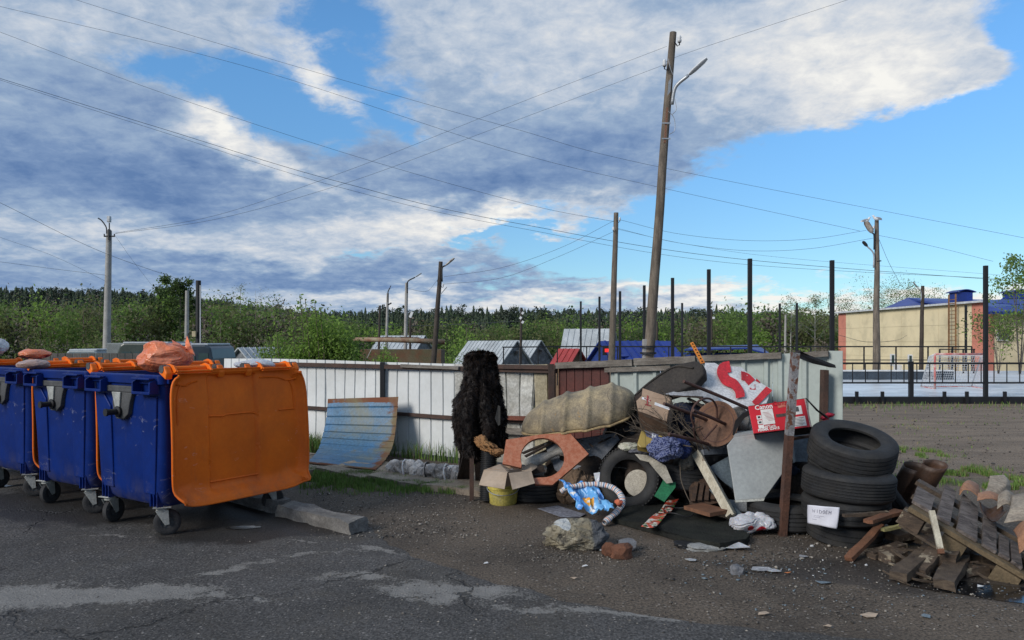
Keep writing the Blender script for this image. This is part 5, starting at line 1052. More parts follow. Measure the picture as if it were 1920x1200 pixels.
bag('rubbish_bag', 'white bag film just visible over the open lid of the nearest container', W(478, 684, 6.42), (.17, .15, .05), m_bagw, 9, .2, grp='white rubbish bags')
bag('rubbish_bag', 'pinkish bag film between the third and second container rims', W(62, 683, 6.9), (.14, .12, .05), bag_mat('pink_bag_film', (.55, .38, .33), (.45, .3, .25)), 5, .2)
# ================================================================ THE RUBBISH HEAP
m_tyre = M('tyre_rubber', (.019, .020, .022), (.013, .013, .014), sc=7, rough=.72, bump=.2, bsc=60, dirt=.55, dirtc=(.048, .044, .038), spec=.4)
def tyre(label, c, axis, R=.31, w_=.20, seed=0, m=None, grooves=4, lugs=False):
    h = w_/2; ax = Vector(axis).normalized(); Rm = frame(ax); tr = []
    g = [i/(grooves+1)*2-1 for i in range(1, grooves+1)]
    prof = [(.60*R, -h*.62), (.585*R, -h*.80), (.64*R, -h*.92), (.74*R, -h*1.03), (.84*R, -h*1.05), (.92*R, -h*.98), (.965*R, -h*.88)]
    last = -.80; prof.append((.985*R, -h*.80))
    for q in g:
        q *= .82; prof += [(R-.001, h*(q-.06)), (R-.010, h*(q-.045)), (R-.010, h*(q+.045)), (R-.001, h*(q+.06))]
    prof += [(.985*R, h*.80), (.965*R, h*.88), (.92*R, h*.98), (.84*R, h*1.05), (.74*R, h*1.03), (.64*R, h*.92), (.585*R, h*.80), (.60*R, h*.62), (.70*R, h*.72), (.86*R, h*.80), (.93*R, h*.6), (.94*R, 0), (.93*R, -h*.6), (.86*R, -h*.80), (.70*R, -h*.72)]
    mb = MB().lathe(prof, c, Rm, 72 if not lugs else 96, True, .022, seed)
    if lugs:
        n = 52
        for k in range(n):
            a = k/n*6.283
            for s_ in (-1, 1):
                q = Vector((math.cos(a)*R*.972, math.sin(a)*R*.972, s_*h*.90)); T = Matrix((Vector((-math.sin(a), math.cos(a), 0)), Vector((0, 0, s_)), Vector((math.cos(a), math.sin(a), 0)))).transposed()
                mb.box(Vector(c)+Rm@q, (R*.05, .030, .010), Rm@T)
    o = mb.build('tyre', m or m_tyre, smooth=28); return tag(o, label, 'tyre', 'old car tyres')
def sheetpoly(name, label, cat, pts, t, m, parent=None, rough_=0, bevel=0, cut=3):
    mb = MB().slab(pts, t)
    if rough_: mb.rough(cut, rough_, 5, len(pts)+pts[0].x)
    o = mb.build(name, m, parent, smooth=30 if rough_ else 0, bevel=bevel)
    return tag(o, label, cat) if parent is None else o
def patchq(a, b, c, d, fn=None, nu=24, nv=18, t=.003):
    """bilinear patch a(top-left) b(top-right) c(bottom-right) d(bottom-left) with an offset function along the normal"""
    n = ((b-a).cross(d-a)).normalized()
    if n.dot(a-Vector((0, 0, CZ))) > 0: n = -n
    return MB().grid(lambda u_, v_: a.lerp(b, u_).lerp(d.lerp(c, u_), v_)+n*(fn(u_, v_) if fn else 0), nu, nv, t)
def crumple(u_, v_, s=0, f=3.5, a=.04):
    p = Vector((u_*f+s, v_*f, s*1.7)); return a*((1-abs(noise.noise(p))*2.4)+.5*(1-abs(noise.noise(p*2.3))*2.4)+.25*noise.noise(p*5))
def cloth(name, label, cat, c, rad, m, seed, amp=.4, fr=2.3, zmin=None, sub=6, grp=None, R=None):
    o = MB().bagblob(c, rad, seed, sub, 12, int(14+amp*40), .05+amp*.25, R, zmin, None, .25).build(name, m, smooth='all'); return tag(o, label, cat, grp)
def timber(label, a, b, w_, h_, m, seed=0, rg=.007, name='timber', cat='timber', grp='broken rotten timbers', cut=4, up=None):
    mb = MB().bar(a, b, w_, h_, up); mb.rough(cut+1, rg*.75, 16, seed); mb.jitter(rg*.9, 5, seed); return tag(mb.build(name, m, smooth=25), label, cat, grp)
# --- blue profiled sheet leaning on the fence
m_bs = M('blue_sheet', (.055, .155, .29), (.065, .14, .22), sc=2.5, rough=.5, spot=(.10, .065, .03), spot_sc=22, spot_t=.63, uvrust=(.15, .055, .028), dirt=.85, dirtc=(.17, .16, .09), bump=.05)
tl, tr_ = W(615, 748, 10.25), W(747, 744, 9.72); bl, brr = G(574, 868, .06), G(703, 881, .06)
ml, mr = W(606, 835, 10.05), W(740, 846, 9.45)
def bluef(u_, v_):
    l = catb(tl, ml, bl, v_); r = catb(tr_, mr, brr, v_); p = l.lerp(r, u_); n = Vector((-.45, -.85, .25))
    if v_ > .7: n = Vector((-.2, -.5, .8))
    k = (v_*10) % 1; return p+n*(-.014 if k > .86 else 0)+n*.02*noise.noise(Vector((u_*3, v_*3, 2)))
def catb(a, m_, b, t):
    q1 = Vector((m_.x, m_.y, m_.z-.06)); return a*(1-t)**3+(a.lerp(m_, .75))*3*t*(1-t)**2+q1*3*t*t*(1-t)+b*t**3
tag(MB().grid(bluef, 16, 90, .004).build('profiled_sheet', m_bs, smooth=25), 'rusty-edged blue profiled metal sheet curling against the white fence', 'metal sheet')
# --- roll of dirty plastic film
m_roll = M('dirty_film', (.58, .56, .54), (.20, .19, .19), sc=5, rough=.45, bump=.5, bsc=18, dirt=.8, dirtc=(.05, .045, .04))
a_, b_ = G(738, 878, .08), G(862, 893, .08); mb = MB(); dR = frame((b_-a_)); random.seed(3)
for k in range(9):
    t = (k+.3)/8.6; mb.bagblob(a_.lerp(b_, t)+Vector((0, random.uniform(-.02, .02), random.uniform(-.012, .012))), (random.uniform(.095, .12), random.uniform(.085, .11), random.uniform(.09, .12)), k+60, 5, 12, 12, .13, dR, .045)
T_ = thing('film_roll', (a_+b_)/2, 'roll of dirty grey plastic film lying on the slabs by the fence', 'film roll'); mb.build('roll', m_roll, T_, smooth='all')
for t in (.18, .52, .80): q = a_.lerp(b_, t); MB().tube([q+Vector((.015*math.sin(k), -.02+.11*math.cos(k*.52), .11*math.sin(k*.52))) for k in range(13)], [.012+.006*math.sin(k) for k in range(13)], 6).build('binding', m_bagw if t != .52 else m_black, T_, smooth='all')
tag(MB().blob(G(848, 878, .15), (.08, .06, .03), .4, 2.5, 5, 4, ridged=True).build('plastic_scrap', m_bagw, smooth='all'), 'crumpled white scrap on the end of the film roll', 'scrap')
# --- fur coat hung over a post
m_fur = M('black_fur', (.0065, .005, .005), (.013, .009, .008), sc=5, rough=.6, bump=0, fine=0, spec=.25); m_fur2 = M('brown_fur', (.028, .018, .012), sc=3, rough=.95, bump=0, fine=0, spec=.05)
D0 = 7.15
ct = thing('fur_coat', tuple(W(888, 930, D0)), 'shaggy black-brown fur coat draped upside down over a wooden post', 'fur coat'); ct.location.z = 0
rows = [(660, 902, 6), (663, 902, 24), (672, 902, 29), (690, 902, 31), (715, 902, 34), (740, 900, 41), (765, 899, 47), (790, 899, 51), (815, 901, 50), (832, 903, 45), (848, 906, 34), (856, 908, 20)]
def coatp(a, v_):
    y = v_*(len(rows)-1); i = min(len(rows)-2, int(y)); t = y-i; py, cxp, hw = [lerp(rows[i][k], rows[i+1][k], t) for k in range(3)]
    hw = hw/F*D0*.93; c = W(cxp, py, D0); dep = min(.14, hw*.8)
    g = math.exp(-((math.sin(a/2+math.pi/4+.0)-0)**2)*0)  # keep
    ca, sa = math.cos(a), math.sin(a); low = sstep(.45, .8, v_)
    gap = math.exp(-((ca+.02)/.17)**2)*(.28*sstep(.15, .5, v_)+.62*low) if sa < 0 else 0   # dark cleft between the two hanging halves
    r = 1+.17*noise.noise(Vector((ca*1.5, sa*1.5, v_*4.5)))+.12*noise.noise(Vector((ca*4, sa*4, v_*11)))+.05*(1-abs(noise.noise(Vector((ca*7, sa*7, v_*6))))*2.5)
    return c+Vector((ca*hw*r, sa*dep*r*(1-gap), .035*low*noise.noise(Vector((ca*3, 1, 7)))-(-.10*low*math.exp(-((ca-.05)/.16)**2))-.03*low*(1 if ca < 0 else -.2)))
mb = MB().grid(lambda u_, v_: coatp(u_*2*math.pi, v_), 72, 60, 0); mb.build('body', m_fur, ct, smooth='all')
nh = 30000; uu, vv = RNG.random(nh)*6.283, .01+.985*RNG.random(nh); Rt = []; Nn = []
for a, v_ in zip(uu, vv):
    a, v_ = float(a), float(v_); p = coatp(a, v_); ax_ = Vector((0, 0, 0)); n_ = (coatp(a+.05, v_)-p).cross(coatp(a, min(1, v_+.01))-p); n_ = n_.normalized() if n_.length > 1e-9 else Vector((0, -1, 0))
    if n_.dot(Vector((math.cos(a), math.sin(a), 0))) < 0: n_ = -n_
    Rt.append(tuple(p)); Nn.append(tuple(n_))
Rt, Nn = np.array(Rt), np.array(Nn); L_ = (.018+.024*RNG.random(nh))[:, None]
cl = np.array([noise.noise_vector(Vector(p)*24)*1.5 for p in Rt]); dv = Nn*.75+np.array([0, 0, -.9])+cl*.9+RNG.normal(size=(nh, 3))*.22; dv /= np.linalg.norm(dv, axis=1)[:, None]
sd3 = np.cross(dv, Nn); sd3 /= np.linalg.norm(sd3, axis=1)[:, None]+1e-9; wd = .0028
Vf = np.stack([Rt-sd3*wd, Rt+sd3*wd, Rt+dv*L_*.6+sd3*wd*.7+Nn*.004, Rt+dv*L_], 1).reshape(-1, 3); i_ = np.arange(nh)*4
brown = ((Rt[:, 2] > W(0, 676, D0).z) & (RNG.random(nh) < .35)) | (RNG.random(nh) < .10)
kind(fast_mesh('fur', Vf, np.concatenate([np.stack([i_, i_+1, i_+2], 1), np.stack([i_, i_+2, i_+3], 1)]), [m_fur, m_fur2], np.tile(brown.astype(int), 2), ct), 'stuff')
MB().slab(PT((934, 760, 6.98), (938, 762, 6.98), (938, 796, 6.98), (934, 798, 6.98), (928, 785, 6.97)), .004).build('lining_patch', M('coat_lining', (.05, .048, .045)), ct)
m_rp = M('brown_steel', (.075, .040, .028), (.045, .028, .022), sc=8, rough=.75, spot=(.18, .17, .16), spot_t=.68); m_dkw = M('dark_plank', (.050, .034, .026), (.028, .02, .017), sc=6, rough=.9, bump=.4, streak=(6, 6, 1))
timber('narrow brown post standing under the fur coat', Vector((W(884.5, 0, 7.02).x, 7.02, 0)), W(885, 700, 7.10), .035, .04, m_rp, 1, .0015, 'post', 'post', None)
timber('dark wide plank leaning behind the brown post', G(866, 915, .0)+Vector((0, .25, 0)), W(880, 775, 7.25), .12, .03, m_dkw, 2, .004, 'plank', 'plank', None)
timber('second dark plank leaning left of the corrugated pipe', G(898, 920, .0)+Vector((0, .3, 0)), W(896, 780, 7.3), .10, .03, m_dkw, 3, .004, 'plank', 'plank', None)
timber('long thin dark slat leaning from the slabs to the coat', G(858, 905, .0), W(874, 845, 7.3), .04, .02, m_dkw, 4, .003, 'plank', 'plank', None)
m_foam = M('old_foam', (.34, .18, .075), (.22, .11, .05), sc=5, rough=.95, bump=.5, spot=(.10, .05, .03), spot_t=.62)
o = MB().blob(W(915, 838, 6.95), (.125, .07, .045), .45, 2.0, 6, 5, Matrix.Rotation(.55, 3, 'Y'), ridged=True); o.blob(W(903, 828, 6.95), (.05, .05, .06), .3, 2, 8, 4); o.blob(W(935, 847, 6.9), (.06, .04, .025), .4, 2, 9, 4, ridged=True)
tag(o.build('foam_scrap', m_foam, smooth='all'), 'torn orange-brown foam hanging below the fur coat', 'foam')
m_cp = M('black_plastic', (.018, .019, .021), (.013, .014, .015), sc=5, rough=.45, bump=.03)
pa, pb = W(914, 944, 6.95), W(917, 842, 7.0); pa.z = .02; prof = []
for k in range(27): z = (pb-pa).length*k/27; prof += [(.068, z), (.078, z+.004), (.078, z+.010), (.068, z+.014)]
prof += [(.068, prof[-1][1]+.01), (.058, prof[-1][1]+.01), (.058, 0)]
tag(MB().lathe(prof, pa, frame(pb-pa), 32, True).build('corrugated_pipe', m_cp, smooth=30), 'black corrugated drainage pipe standing under the fur coat', 'pipe')
# --- cardboard box on the yellow bucket
m_card = M('cardboard', (.34, .245, .175), (.29, .20, .14), sc=3, rough=.9, bump=.05, fine=.06); m_cardin = M('cardboard_light', (.42, .33, .25), (.36, .275, .20), sc=3, rough=.9, bump=.05, fine=.06)
bk = thing('bucket', tuple(G(943, 950)+Vector((0, .14, 0))), 'dirty yellow plastic bucket beneath the open cardboard box', 'bucket'); bc = bk.location.copy()
m_yel = M('yellow_bucket', (.46, .38, .07), (.36, .31, .08), sc=4, rough=.7, dirt=.85, dirtc=(.26, .25, .20), bump=.2)
MB().lathe([(0, .0), (.118, 0), (.126, .01), (.137, .14), (.146, .145), (.146, .165), (.137, .17), (.140, .20), (.146, .205), (.146, .215), (.132, .215), (.118, .02), (0, .02)], bc, None, 40).build('body', m_yel, bk, smooth=35)
MB().tube([bc+Vector((math.cos(t)*.15, -.02+math.sin(t)*.15, .155-.05*abs(math.sin(t)))) for t in [math.pi+k*.26 for k in range(13)]], .004, 5).build('handle', m_galv, bk)
MB().lathe([(0, .2), (.131, .2)], bc, None, 24).build('contents', M('bucket_fill', (.20, .19, .17)), bk)
bx = thing('cardboard_box', bc+Vector((0, 0, .217)), 'open brown cardboard box with drooping flaps on the yellow bucket', 'box'); zb_ = .222
cA = W(949, 905, 6.58); e1_, e2_ = Vector((-.80, .60, 0)), Vector((.72, .69, 0)); cA.z = zb_
q = [cA, cA+e2_*.20, cA+e2_*.20+e1_*.20, cA+e1_*.20]
for i in range(4): MB().slab([q[i], q[(i+1) % 4], q[(i+1) % 4]+Vector((0, 0, .14)), q[i]+Vector((0, 0, .14))], .004, ((q[(i+1) % 4]-q[i]).cross(Vector((0, 0, 1)))).normalized()).build('side', m_card, bx)
MB().slab(q, .004, Vector((0, 0, 1))).build('bottom', m_card, bx)
dF = 6.5
for pp in ([(907, 882, 6.68), (951, 886, 6.50), (946, 917, 6.36), (898, 909, 6.5)], [(954, 887, 6.50), (996, 882, 6.62), (1003, 906, 6.48), (961, 918, 6.36)], [(907, 881, 6.68), (938, 870, 6.85), (958, 879, 6.80), (952, 886, 6.5)], [(968, 882, 6.75), (995, 868, 6.95), (1010, 874, 6.9), (997, 883, 6.62)]):
    MB().slab(PT(*pp), .004).build('flap', m_cardin, bx)
sheetpoly('card_scrap', 'white and orange paper scrap inside the open cardboard box', 'paper', PT((940, 884, 6.72), (962, 878, 6.78), (972, 882, 6.74), (950, 887, 6.7)), .002, m_bagw)
# --- tyre below the counter, counter board
tyre('flat tyre lying under the counter board, right of the yellow bucket', G(1000, 945, 0)+Vector((.02, .27, .105)), (0, 0, 1), .30, .20, 1)
m_ct = M('counter_laminate', (.30, .088, .040), (.38, .15, .085), sc=30, rough=.42, bump=.05, dirt=.3, dirtc=(.30, .16, .10), fine=.25); m_cte = M('chipboard_edge', (.30, .10, .05), (.20, .07, .04), sc=8, rough=.85)
A_, B_, C_ = W(1018, 908, 6.55), W(949, 824, 6.85), W(1066, 811, 6.85)
outer = [(977, 877), (942, 869), (949, 824), (1018, 814), (1068, 811), (1104, 851), (1036, 909), (1003, 908), (1001, 896)]
hole = [(1017+41*math.cos(t)-2*math.sin(t)*.3, 858-37*math.sin(t)) for t in [math.radians(q) for q in range(-95, 206, 14)]]
poly = onpl(outer[:1]+outer[1:]+hole, A_, B_, C_)
ctp = sheetpoly('countertop', 'orange-brown laminate counter board with a big oval sink hole', 'countertop', poly, .028, m_ct, bevel=.002); ctp.data.materials.append(m_cte)
for p_ in ctp.data.polygons:
    if len(p_.vertices) == 4: p_.material_index = 1
sheetpoly('metal_sheet', 'grey-blue metal sheet propped behind the counter board', 'metal sheet', PT((1052, 889, 6.98), (1104, 889, 6.95), (1178, 806, 7.05), (1150, 812, 7.15), (1020, 832, 7.2), (1040, 880, 7.02)), .012, M('bluegrey_steel', (.20, .215, .235), (.15, .16, .18), sc=4, rough=.45, spot=(.09, .06, .04), spot_t=.66), bevel=.002)
tag(MB().tube(catmull([W(985, 872, 7.0), W(1020, 858, 7.0), W(1052, 845, 7.0), W(1064, 840, 7.0)], 6), [.045+.012*math.sin(i*.5) for i in range(19)], 14).build('plastic_roll', M('dirty_white_film', (.40, .385, .35), (.28, .27, .24), sc=5, rough=.6, bump=.4), smooth='all'), 'rolled whitish film seen through the oval hole', 'film roll')
for k, (x0, y0, x1, y1) in enumerate(((985, 856, 1050, 822), (990, 862, 1058, 828), (980, 850, 1040, 825), (1000, 866, 1060, 836))): timber(('upper', 'lowest', 'shortest, highest', 'thickest')[k]+' thin dark slat behind the oval hole', W(x0, y0, 7.10+k*.03), W(x1, y1, 7.2+k*.03), .05, .015, m_dkw, k, .002, 'slat', 'slat', 'slats behind the counter board', 2)
timber('small dark board with a pale face low in the oval hole', W(988, 886, 6.85), W(1020, 877, 6.85), .10, .05, m_dkw, 7, .004, 'board', 'board', None)
m_sack = M('sackcloth', (.17, .115, .075), (.10, .068, .045), sc=5, rough=.95, bump=.4)
cloth('sack', 'lumpy brown sack between the counter board and the leaning tyre', 'sack', G(1082, 925, .14)+Vector((0, .25, 0)), (.17, .15, .18), m_sack, 12, .22, 1.6)
cloth('sack', 'small brown cloth bundle just under the metal sheet tip', 'sack', W(1100, 908, 6.75), (.09, .1, .09), m_sack, 14, .3, 2)
# --- the ribbed fibreglass shell
m_shell = M('old_fibreglass', (.34, .27, .16), (.18, .15, .105), sc=5, rough=.65, bump=.5, bsc=16, dirt=.95, dirtc=(.10, .085, .065), spot=(.30, .19, .08), spot_sc=4.5, spot_t=.62, det=9)
sh = thing('fibreglass_shell', tuple(W(1085, 830, 7.2)), 'ribbed dirty beige fibreglass shell lying upturned on the heap', 'shell')
e0, e1 = W(980, 806, 7.30), W(1193, 772, 6.95)
def shellp(u_, v_):
    a = math.pi*(v_*1.16-.08); x = u_*2-1; prof = (1-abs(x)**3.2)**.45 if abs(x) < 1 else 0
    rb = 0
    for c_ in (-.62, -.22, .18, .56): rb = max(rb, math.exp(-((x-c_-.10*math.cos(a))/.055)**2))
    k = lerp(.82, 1.08, u_)*prof*(1+(.085*rb-.02+.05*noise.noise(Vector((u_*4, v_*3, 7))))*min(1, prof*1.3)) + .015*noise.noise(Vector((u_*5, v_*5, 1)))
    ax = (e1-e0).normalized(); upv = Vector((.03, -.12, 1)).normalized(); dp = Vector((-.30, -.95, -.05)); dp = (dp-ax*dp.dot(ax)).normalized()
    return e0.lerp(e1, u_)+upv*(math.sin(a)*.30*k+.02)+dp*(math.cos(a)*.33*k)-upv*.10*u_*0
MB().grid(shellp, 90, 40, .012).build('body', m_shell, sh, smooth='all')
edge_ = [shellp(i/40, 0)+Vector((0, -.01, -.005)) for i in range(1, 40)]; MB().tube(edge_, [.012+.006*noise.noise(Vector((i*.4, 0, 0))) for i in range(39)], 6).build('rim', M('fibre_edge', (.38, .28, .14), (.22, .16, .09), sc=14, rough=.9, bump=.5), sh, smooth='all')
# --- leaning tyre with a pale disc
tyre('big tyre leaning upright with a pale disc inside', W(1183, 898, 6.75), (-.42, -.86, .26), .285, .21, 3, grooves=3, lugs=True)
tag(MB().lathe([(0, 0), (.118, 0), (.121, .006), (.118, .012), (0, .012)], W(1196, 906, 6.70), frame(Vector((-.42, -.86, .26))), 40).build('disc', M('pale_disc', (.42, .385, .32), (.30, .27, .22), sc=6, rough=.85, bump=.2), smooth=40), 'pale weathered round disc standing inside the leaning tyre', 'disc')
m_greyp = M('grey_plastic', (.12, .125, .135), (.09, .095, .10), sc=3, rough=.5)
sheetpoly('cloth_strip', 'cream canvas strip hanging from the tyre top towards the green sheet', 'cloth', PT((1190, 851, 6.55), (1213, 853, 6.55), (1249, 874, 6.45), (1262, 904, 6.4), (1250, 906, 6.4), (1216, 866, 6.5), (1200, 862, 6.52)), .006, M('cream_canvas', (.42, .39, .33), (.30, .28, .23), sc=5, rough=.9, bump=.3), rough_=.006)
sheetpoly('green_sheet', 'crumpled green sheet right of the leaning tyre', 'sheet', PT((1227, 930, 6.35), (1243, 900, 6.5), (1266, 905, 6.45), (1266, 914, 6.4), (1246, 941, 6.3)), .006, M('green_sheet', (.02, .15, .065), (.015, .11, .05), sc=4, rough=.6), rough_=.006)
cloth('cloth', 'cream crumpled cloth at the very top of the leaning tyre', 'cloth', W(1182, 837, 6.68), (.10, .07, .04), M('cream_cloth', (.46, .44, .37), (.28, .30, .22), sc=9, rough=.95), 3, .35, 2, sub=5)
cloth('cloth', 'black patterned cloth lying over the leaning tyre', 'cloth', W(1205, 845, 6.62), (.12, .08, .035), M('dark_cloth', (.02, .022, .035), (.16, .16, .18), sc=18, rough=.95), 5, .35, 2, sub=5)
# --- hoop with striped cloth, child's blue cloth
def striped(name):
    m = bpy.data.materials.new(name); m.use_nodes = True; t = NT(m.node_tree); b = t.n['Principled BSDF']; s = t.new('ShaderNodeSeparateXYZ'); t.put(s.inputs[0], t.new('ShaderNodeTexCoord').outputs['UV'])
    k = t.m('FRACT', t.m('MULTIPLY', s.outputs[1], 13)); r = t.new('ShaderNodeValToRGB'); r.color_ramp.interpolation = 'CONSTANT'; t.put(r.inputs[0], k)
    cols = [(0, (.60, .60, .60)), (.16, (.05, .12, .26)), (.26, (.60, .55, .50)), (.38, (.55, .14, .06)), (.47, (.58, .57, .55)), (.62, (.22, .32, .42)), (.70, (.06, .06, .09)), (.77, (.6, .6, .6)), (.90, (.40, .26, .20))]
    e = r.color_ramp.elements; e[0].position = 0; e[0].color = (*cols[0][1], 1); e[1].position = cols[1][0]; e[1].color = (*cols[1][1], 1)
    for p_, c_ in cols[2:]: x = e.new(p_); x.color = (*c_, 1)
    t.put(b.inputs['Base Color'], r.outputs[0]); b.inputs['Roughness'].default_value = .9; return m
hp = catmull([W(*p) for p in ((1052, 922, 6.30), (1062, 916, 6.30), (1084, 911, 6.33), (1115, 908, 6.35), (1142, 912, 6.33), (1160, 923, 6.28), (1167, 940, 6.22), (1160, 955, 6.16), (1147, 968, 6.10), (1132, 981, 6.03))], 5)
hp = [Vector((p.x, p.y, max(.035, p.z))) for p in hp]; mb = MB(); n_ = len(hp)-1
def hoop(u_, v_):
    i = min(n_-1, int(v_*n_)); t = v_*n_-i; p = hp[i].lerp(hp[i+1], t); R = frame(hp[min(n_, i+1)]-hp[max(0, i-0)], Vector((0, 0, 1))); a = u_*6.2832
    r = .028*(1+.06*math.sin(v_*55)+.15*noise.noise(Vector((math.cos(a), math.sin(a), v_*18)))); return p+R@Vector((math.cos(a)*r*.8, math.sin(a)*r, 0))
tag(MB().grid(hoop, 20, 120).build('striped_hoop', striped('striped_cloth'), smooth='all'), 'hoop wrapped in pale striped cloth, arching over the blue bag', 'hoop')
cloth('cloth', 'orange and red cloth knot on the right side of the striped hoop', 'cloth', W(1160, 942, 6.15), (.035, .03, .03), M('orange_cloth', (.55, .16, .07), (.40, .03, .05), sc=14, rough=.8), 2, .3, 2, sub=4)
m_bc = bpy.data.materials.new('blue_print_film'); m_bc.use_nodes = True; t = NT(m_bc.node_tree); b = t.n['Principled BSDF']; co = t.new('ShaderNodeTexCoord').outputs['Object']
c = t.mix(t.ss(t.noise(co, 6, 3, .5), .35, .6), (.04, .20, .55), (.14, .38, .66)); c = t.mix(t.ss(t.blobs(co, [(-.03, -.02, .055, .06, 0, 1), (.02, -.09, .05, .05, 30, 1)]), .5, .6), c, (.72, .33, .03)); c = t.mix(t.ss(t.noise(co, 17, 2, .5), .62, .66), c, (.62, .60, .58)); t.put(b.inputs['Base Color'], c); b.inputs['Roughness'].default_value = .35
q = MB().grid(lambda u_, v_: PTb(u_, v_)+Vector((0, -.3, .9))*crumple(u_, v_, 2, 3, .035), 50, 34, .003) if False else None
def bagf(u_, v_):
    a, b2, c2, d2 = W(1044, 912, 6.38), W(1112, 928, 6.42), W(1150, 972, 6.05), W(1082, 972, 6.05)
    p = a.lerp(b2, u_).lerp(d2.lerp(c2, u_), v_); p = p+Vector((0, -.25, 1))*(.035+crumple(u_, v_, 2, 2.6, .048))+Vector((crumple(u_, v_, 9, 2.2, .02), 0, 0)); p.z = max(.008, p.z); return p
tag(MB().grid(bagf, 60, 44, .003).build('plastic_sheet', m_bc, smooth='all'), 'crumpled bright blue plastic bag with yellow print inside the striped hoop', 'bag')
cloth('plastic_sheet', 'darker blue crumpled film behind the bright blue bag', 'bag', W(1104, 938, 6.35), (.10, .07, .055), M('deep_blue_film', (.02, .10, .36), (.05, .2, .5), sc=8, rough=.4), 7, .4, 2, zmin=.01, sub=5)
sheetpoly('newspaper', 'grey printed newspaper sheet lying under the blue bag', 'newspaper', [G(x, y, .012) for x, y in ((1008, 953), (1046, 948), (1098, 964), (1088, 969), (1052, 969))], .004, M('newsprint', (.26, .27, .31), (.12, .12, .15), sc=30, rough=.8), rough_=.004)
sheetpoly('plastic_bracket', 'small white plastic bracket standing before the leaning tyre', 'bracket', PT((1113, 887, 6.45), (1125, 885, 6.45), (1124, 900, 6.42), (1120, 925, 6.38), (1116, 925, 6.38), (1117, 905, 6.42)), .02, m_bagw, bevel=.003)
# --- dark tyres and junk in the middle
tyre('dark tyre lying behind the green sheet', W(1283, 893, 6.78), (.1, .05, 1), .30, .20, 5)
tyre('lower dark tyre behind the wooden crate end', G(1285, 932, 0)+Vector((0, .42, .11)), (0, 0, 1), .31, .20, 6)
tyre('flat tyre lying under the grey cabinet panel', G(1455, 970, 0)+Vector((.02, .30, .11)), (0, .05, 1), .32, .21, 7)
m_crate = M('rotten_crate', (.085, .05, .033), (.045, .03, .023), sc=8, rough=.95, bump=.6, streak=(1, 1, 4))
cr_ = thing('crate_panel', tuple(W(1330, 948, 6.4)), 'dark rotten woven crate panel behind the white frame plank', 'crate')
A_, B_, C_ = W(1295, 945, 6.35), W(1300, 900, 6.5), W(1358, 935, 6.35)
MB().slab(onpl([(1294, 945), (1292, 915), (1300, 903), (1322, 892), (1350, 905), (1362, 938), (1320, 950)], A_, B_, C_), .04).rough(3, .008, 7, 2).build('board', m_crate, cr_, smooth=30)
for k in range(5): p_ = onpl([(1300+k*12, 940-k*1), (1306+k*11, 904+k*3)], A_-Vector((0, .035, 0)), B_-Vector((0, .035, 0)), C_-Vector((0, .035, 0))); MB().bar(p_[0], p_[1], .035, .015).rough(2, .004, 9, k).build('slat', m_crate, cr_)
timber('brown painted plank lying on the rug beside the white frame plank', W(1300, 949, 6.2), W(1350, 962, 5.95), .22, .03, M('brown_plank', (.20, .095, .05), (.13, .06, .035), sc=6, rough=.7, streak=(1, 5, 1), bump=.2), 3, .003, 'plank', 'plank', None)
m_cream = M('cream_painted_wood', (.52, .48, .38), (.38, .34, .26), sc=5, rough=.8, spot=(.18, .13, .09), spot_t=.62, streak=(5, 5, 1.2), bump=.4)
wf = thing('window_frame', tuple(W(1370, 966, 5.95)), 'broken cream painted window frame leaning diagonally in the heap', 'window frame'); wf.location.z = 0
MB().bar(W(1306, 850, 6.5), W(1371, 966, 5.98), .075, .05, Vector((-.6, -.8, .2))).rough(4, .004, 9, 1).build('stile', m_cream, wf, smooth=30)
MB().bar(W(1313, 851, 6.43), W(1376, 966, 5.92), .02, .03, Vector((-.6, -.8, .2))).rough(3, .003, 9, 2).build('moulding', m_cream, wf, smooth=30)
MB().bar(W(1314, 850, 6.5), W(1366, 847, 6.7), .05, .065, Vector((0, -1, .4))).rough(3, .003, 9, 2).build('rail', M('greyed_paint', (.22, .24, .27), (.14, .15, .17), sc=5), wf, smooth=30)
m_bg = M('bluegrey_sheet', (.105, .135, .155), (.08, .105, .125), sc=4, rough=.5)
sheetpoly('metal_sheet', 'dark blue-grey metal sheet wedged left of the cabinet panel', 'metal sheet', PT((1329, 876, 6.45), (1367, 855, 6.5), (1378, 919, 6.3), (1355, 902, 6.35)), .008, m_bg)
sheetpoly('metal_sheet', 'pale blue-grey strip under the white frame plank', 'metal sheet', PT((1330, 917, 6.2), (1346, 925, 6.18), (1398, 968, 6.0), (1378, 972, 5.98)), .008, m_bg)
sheetpoly('metal_sheet', 'bent light metal scrap beneath the cabinet panel', 'metal sheet', PT((1366, 936, 6.3), (1400, 942, 6.25), (1413, 962, 6.2), (1372, 958, 6.2)), .01, M('light_scrap', (.26, .28, .30), (.16, .17, .18), sc=7, rough=.5), rough_=.01)
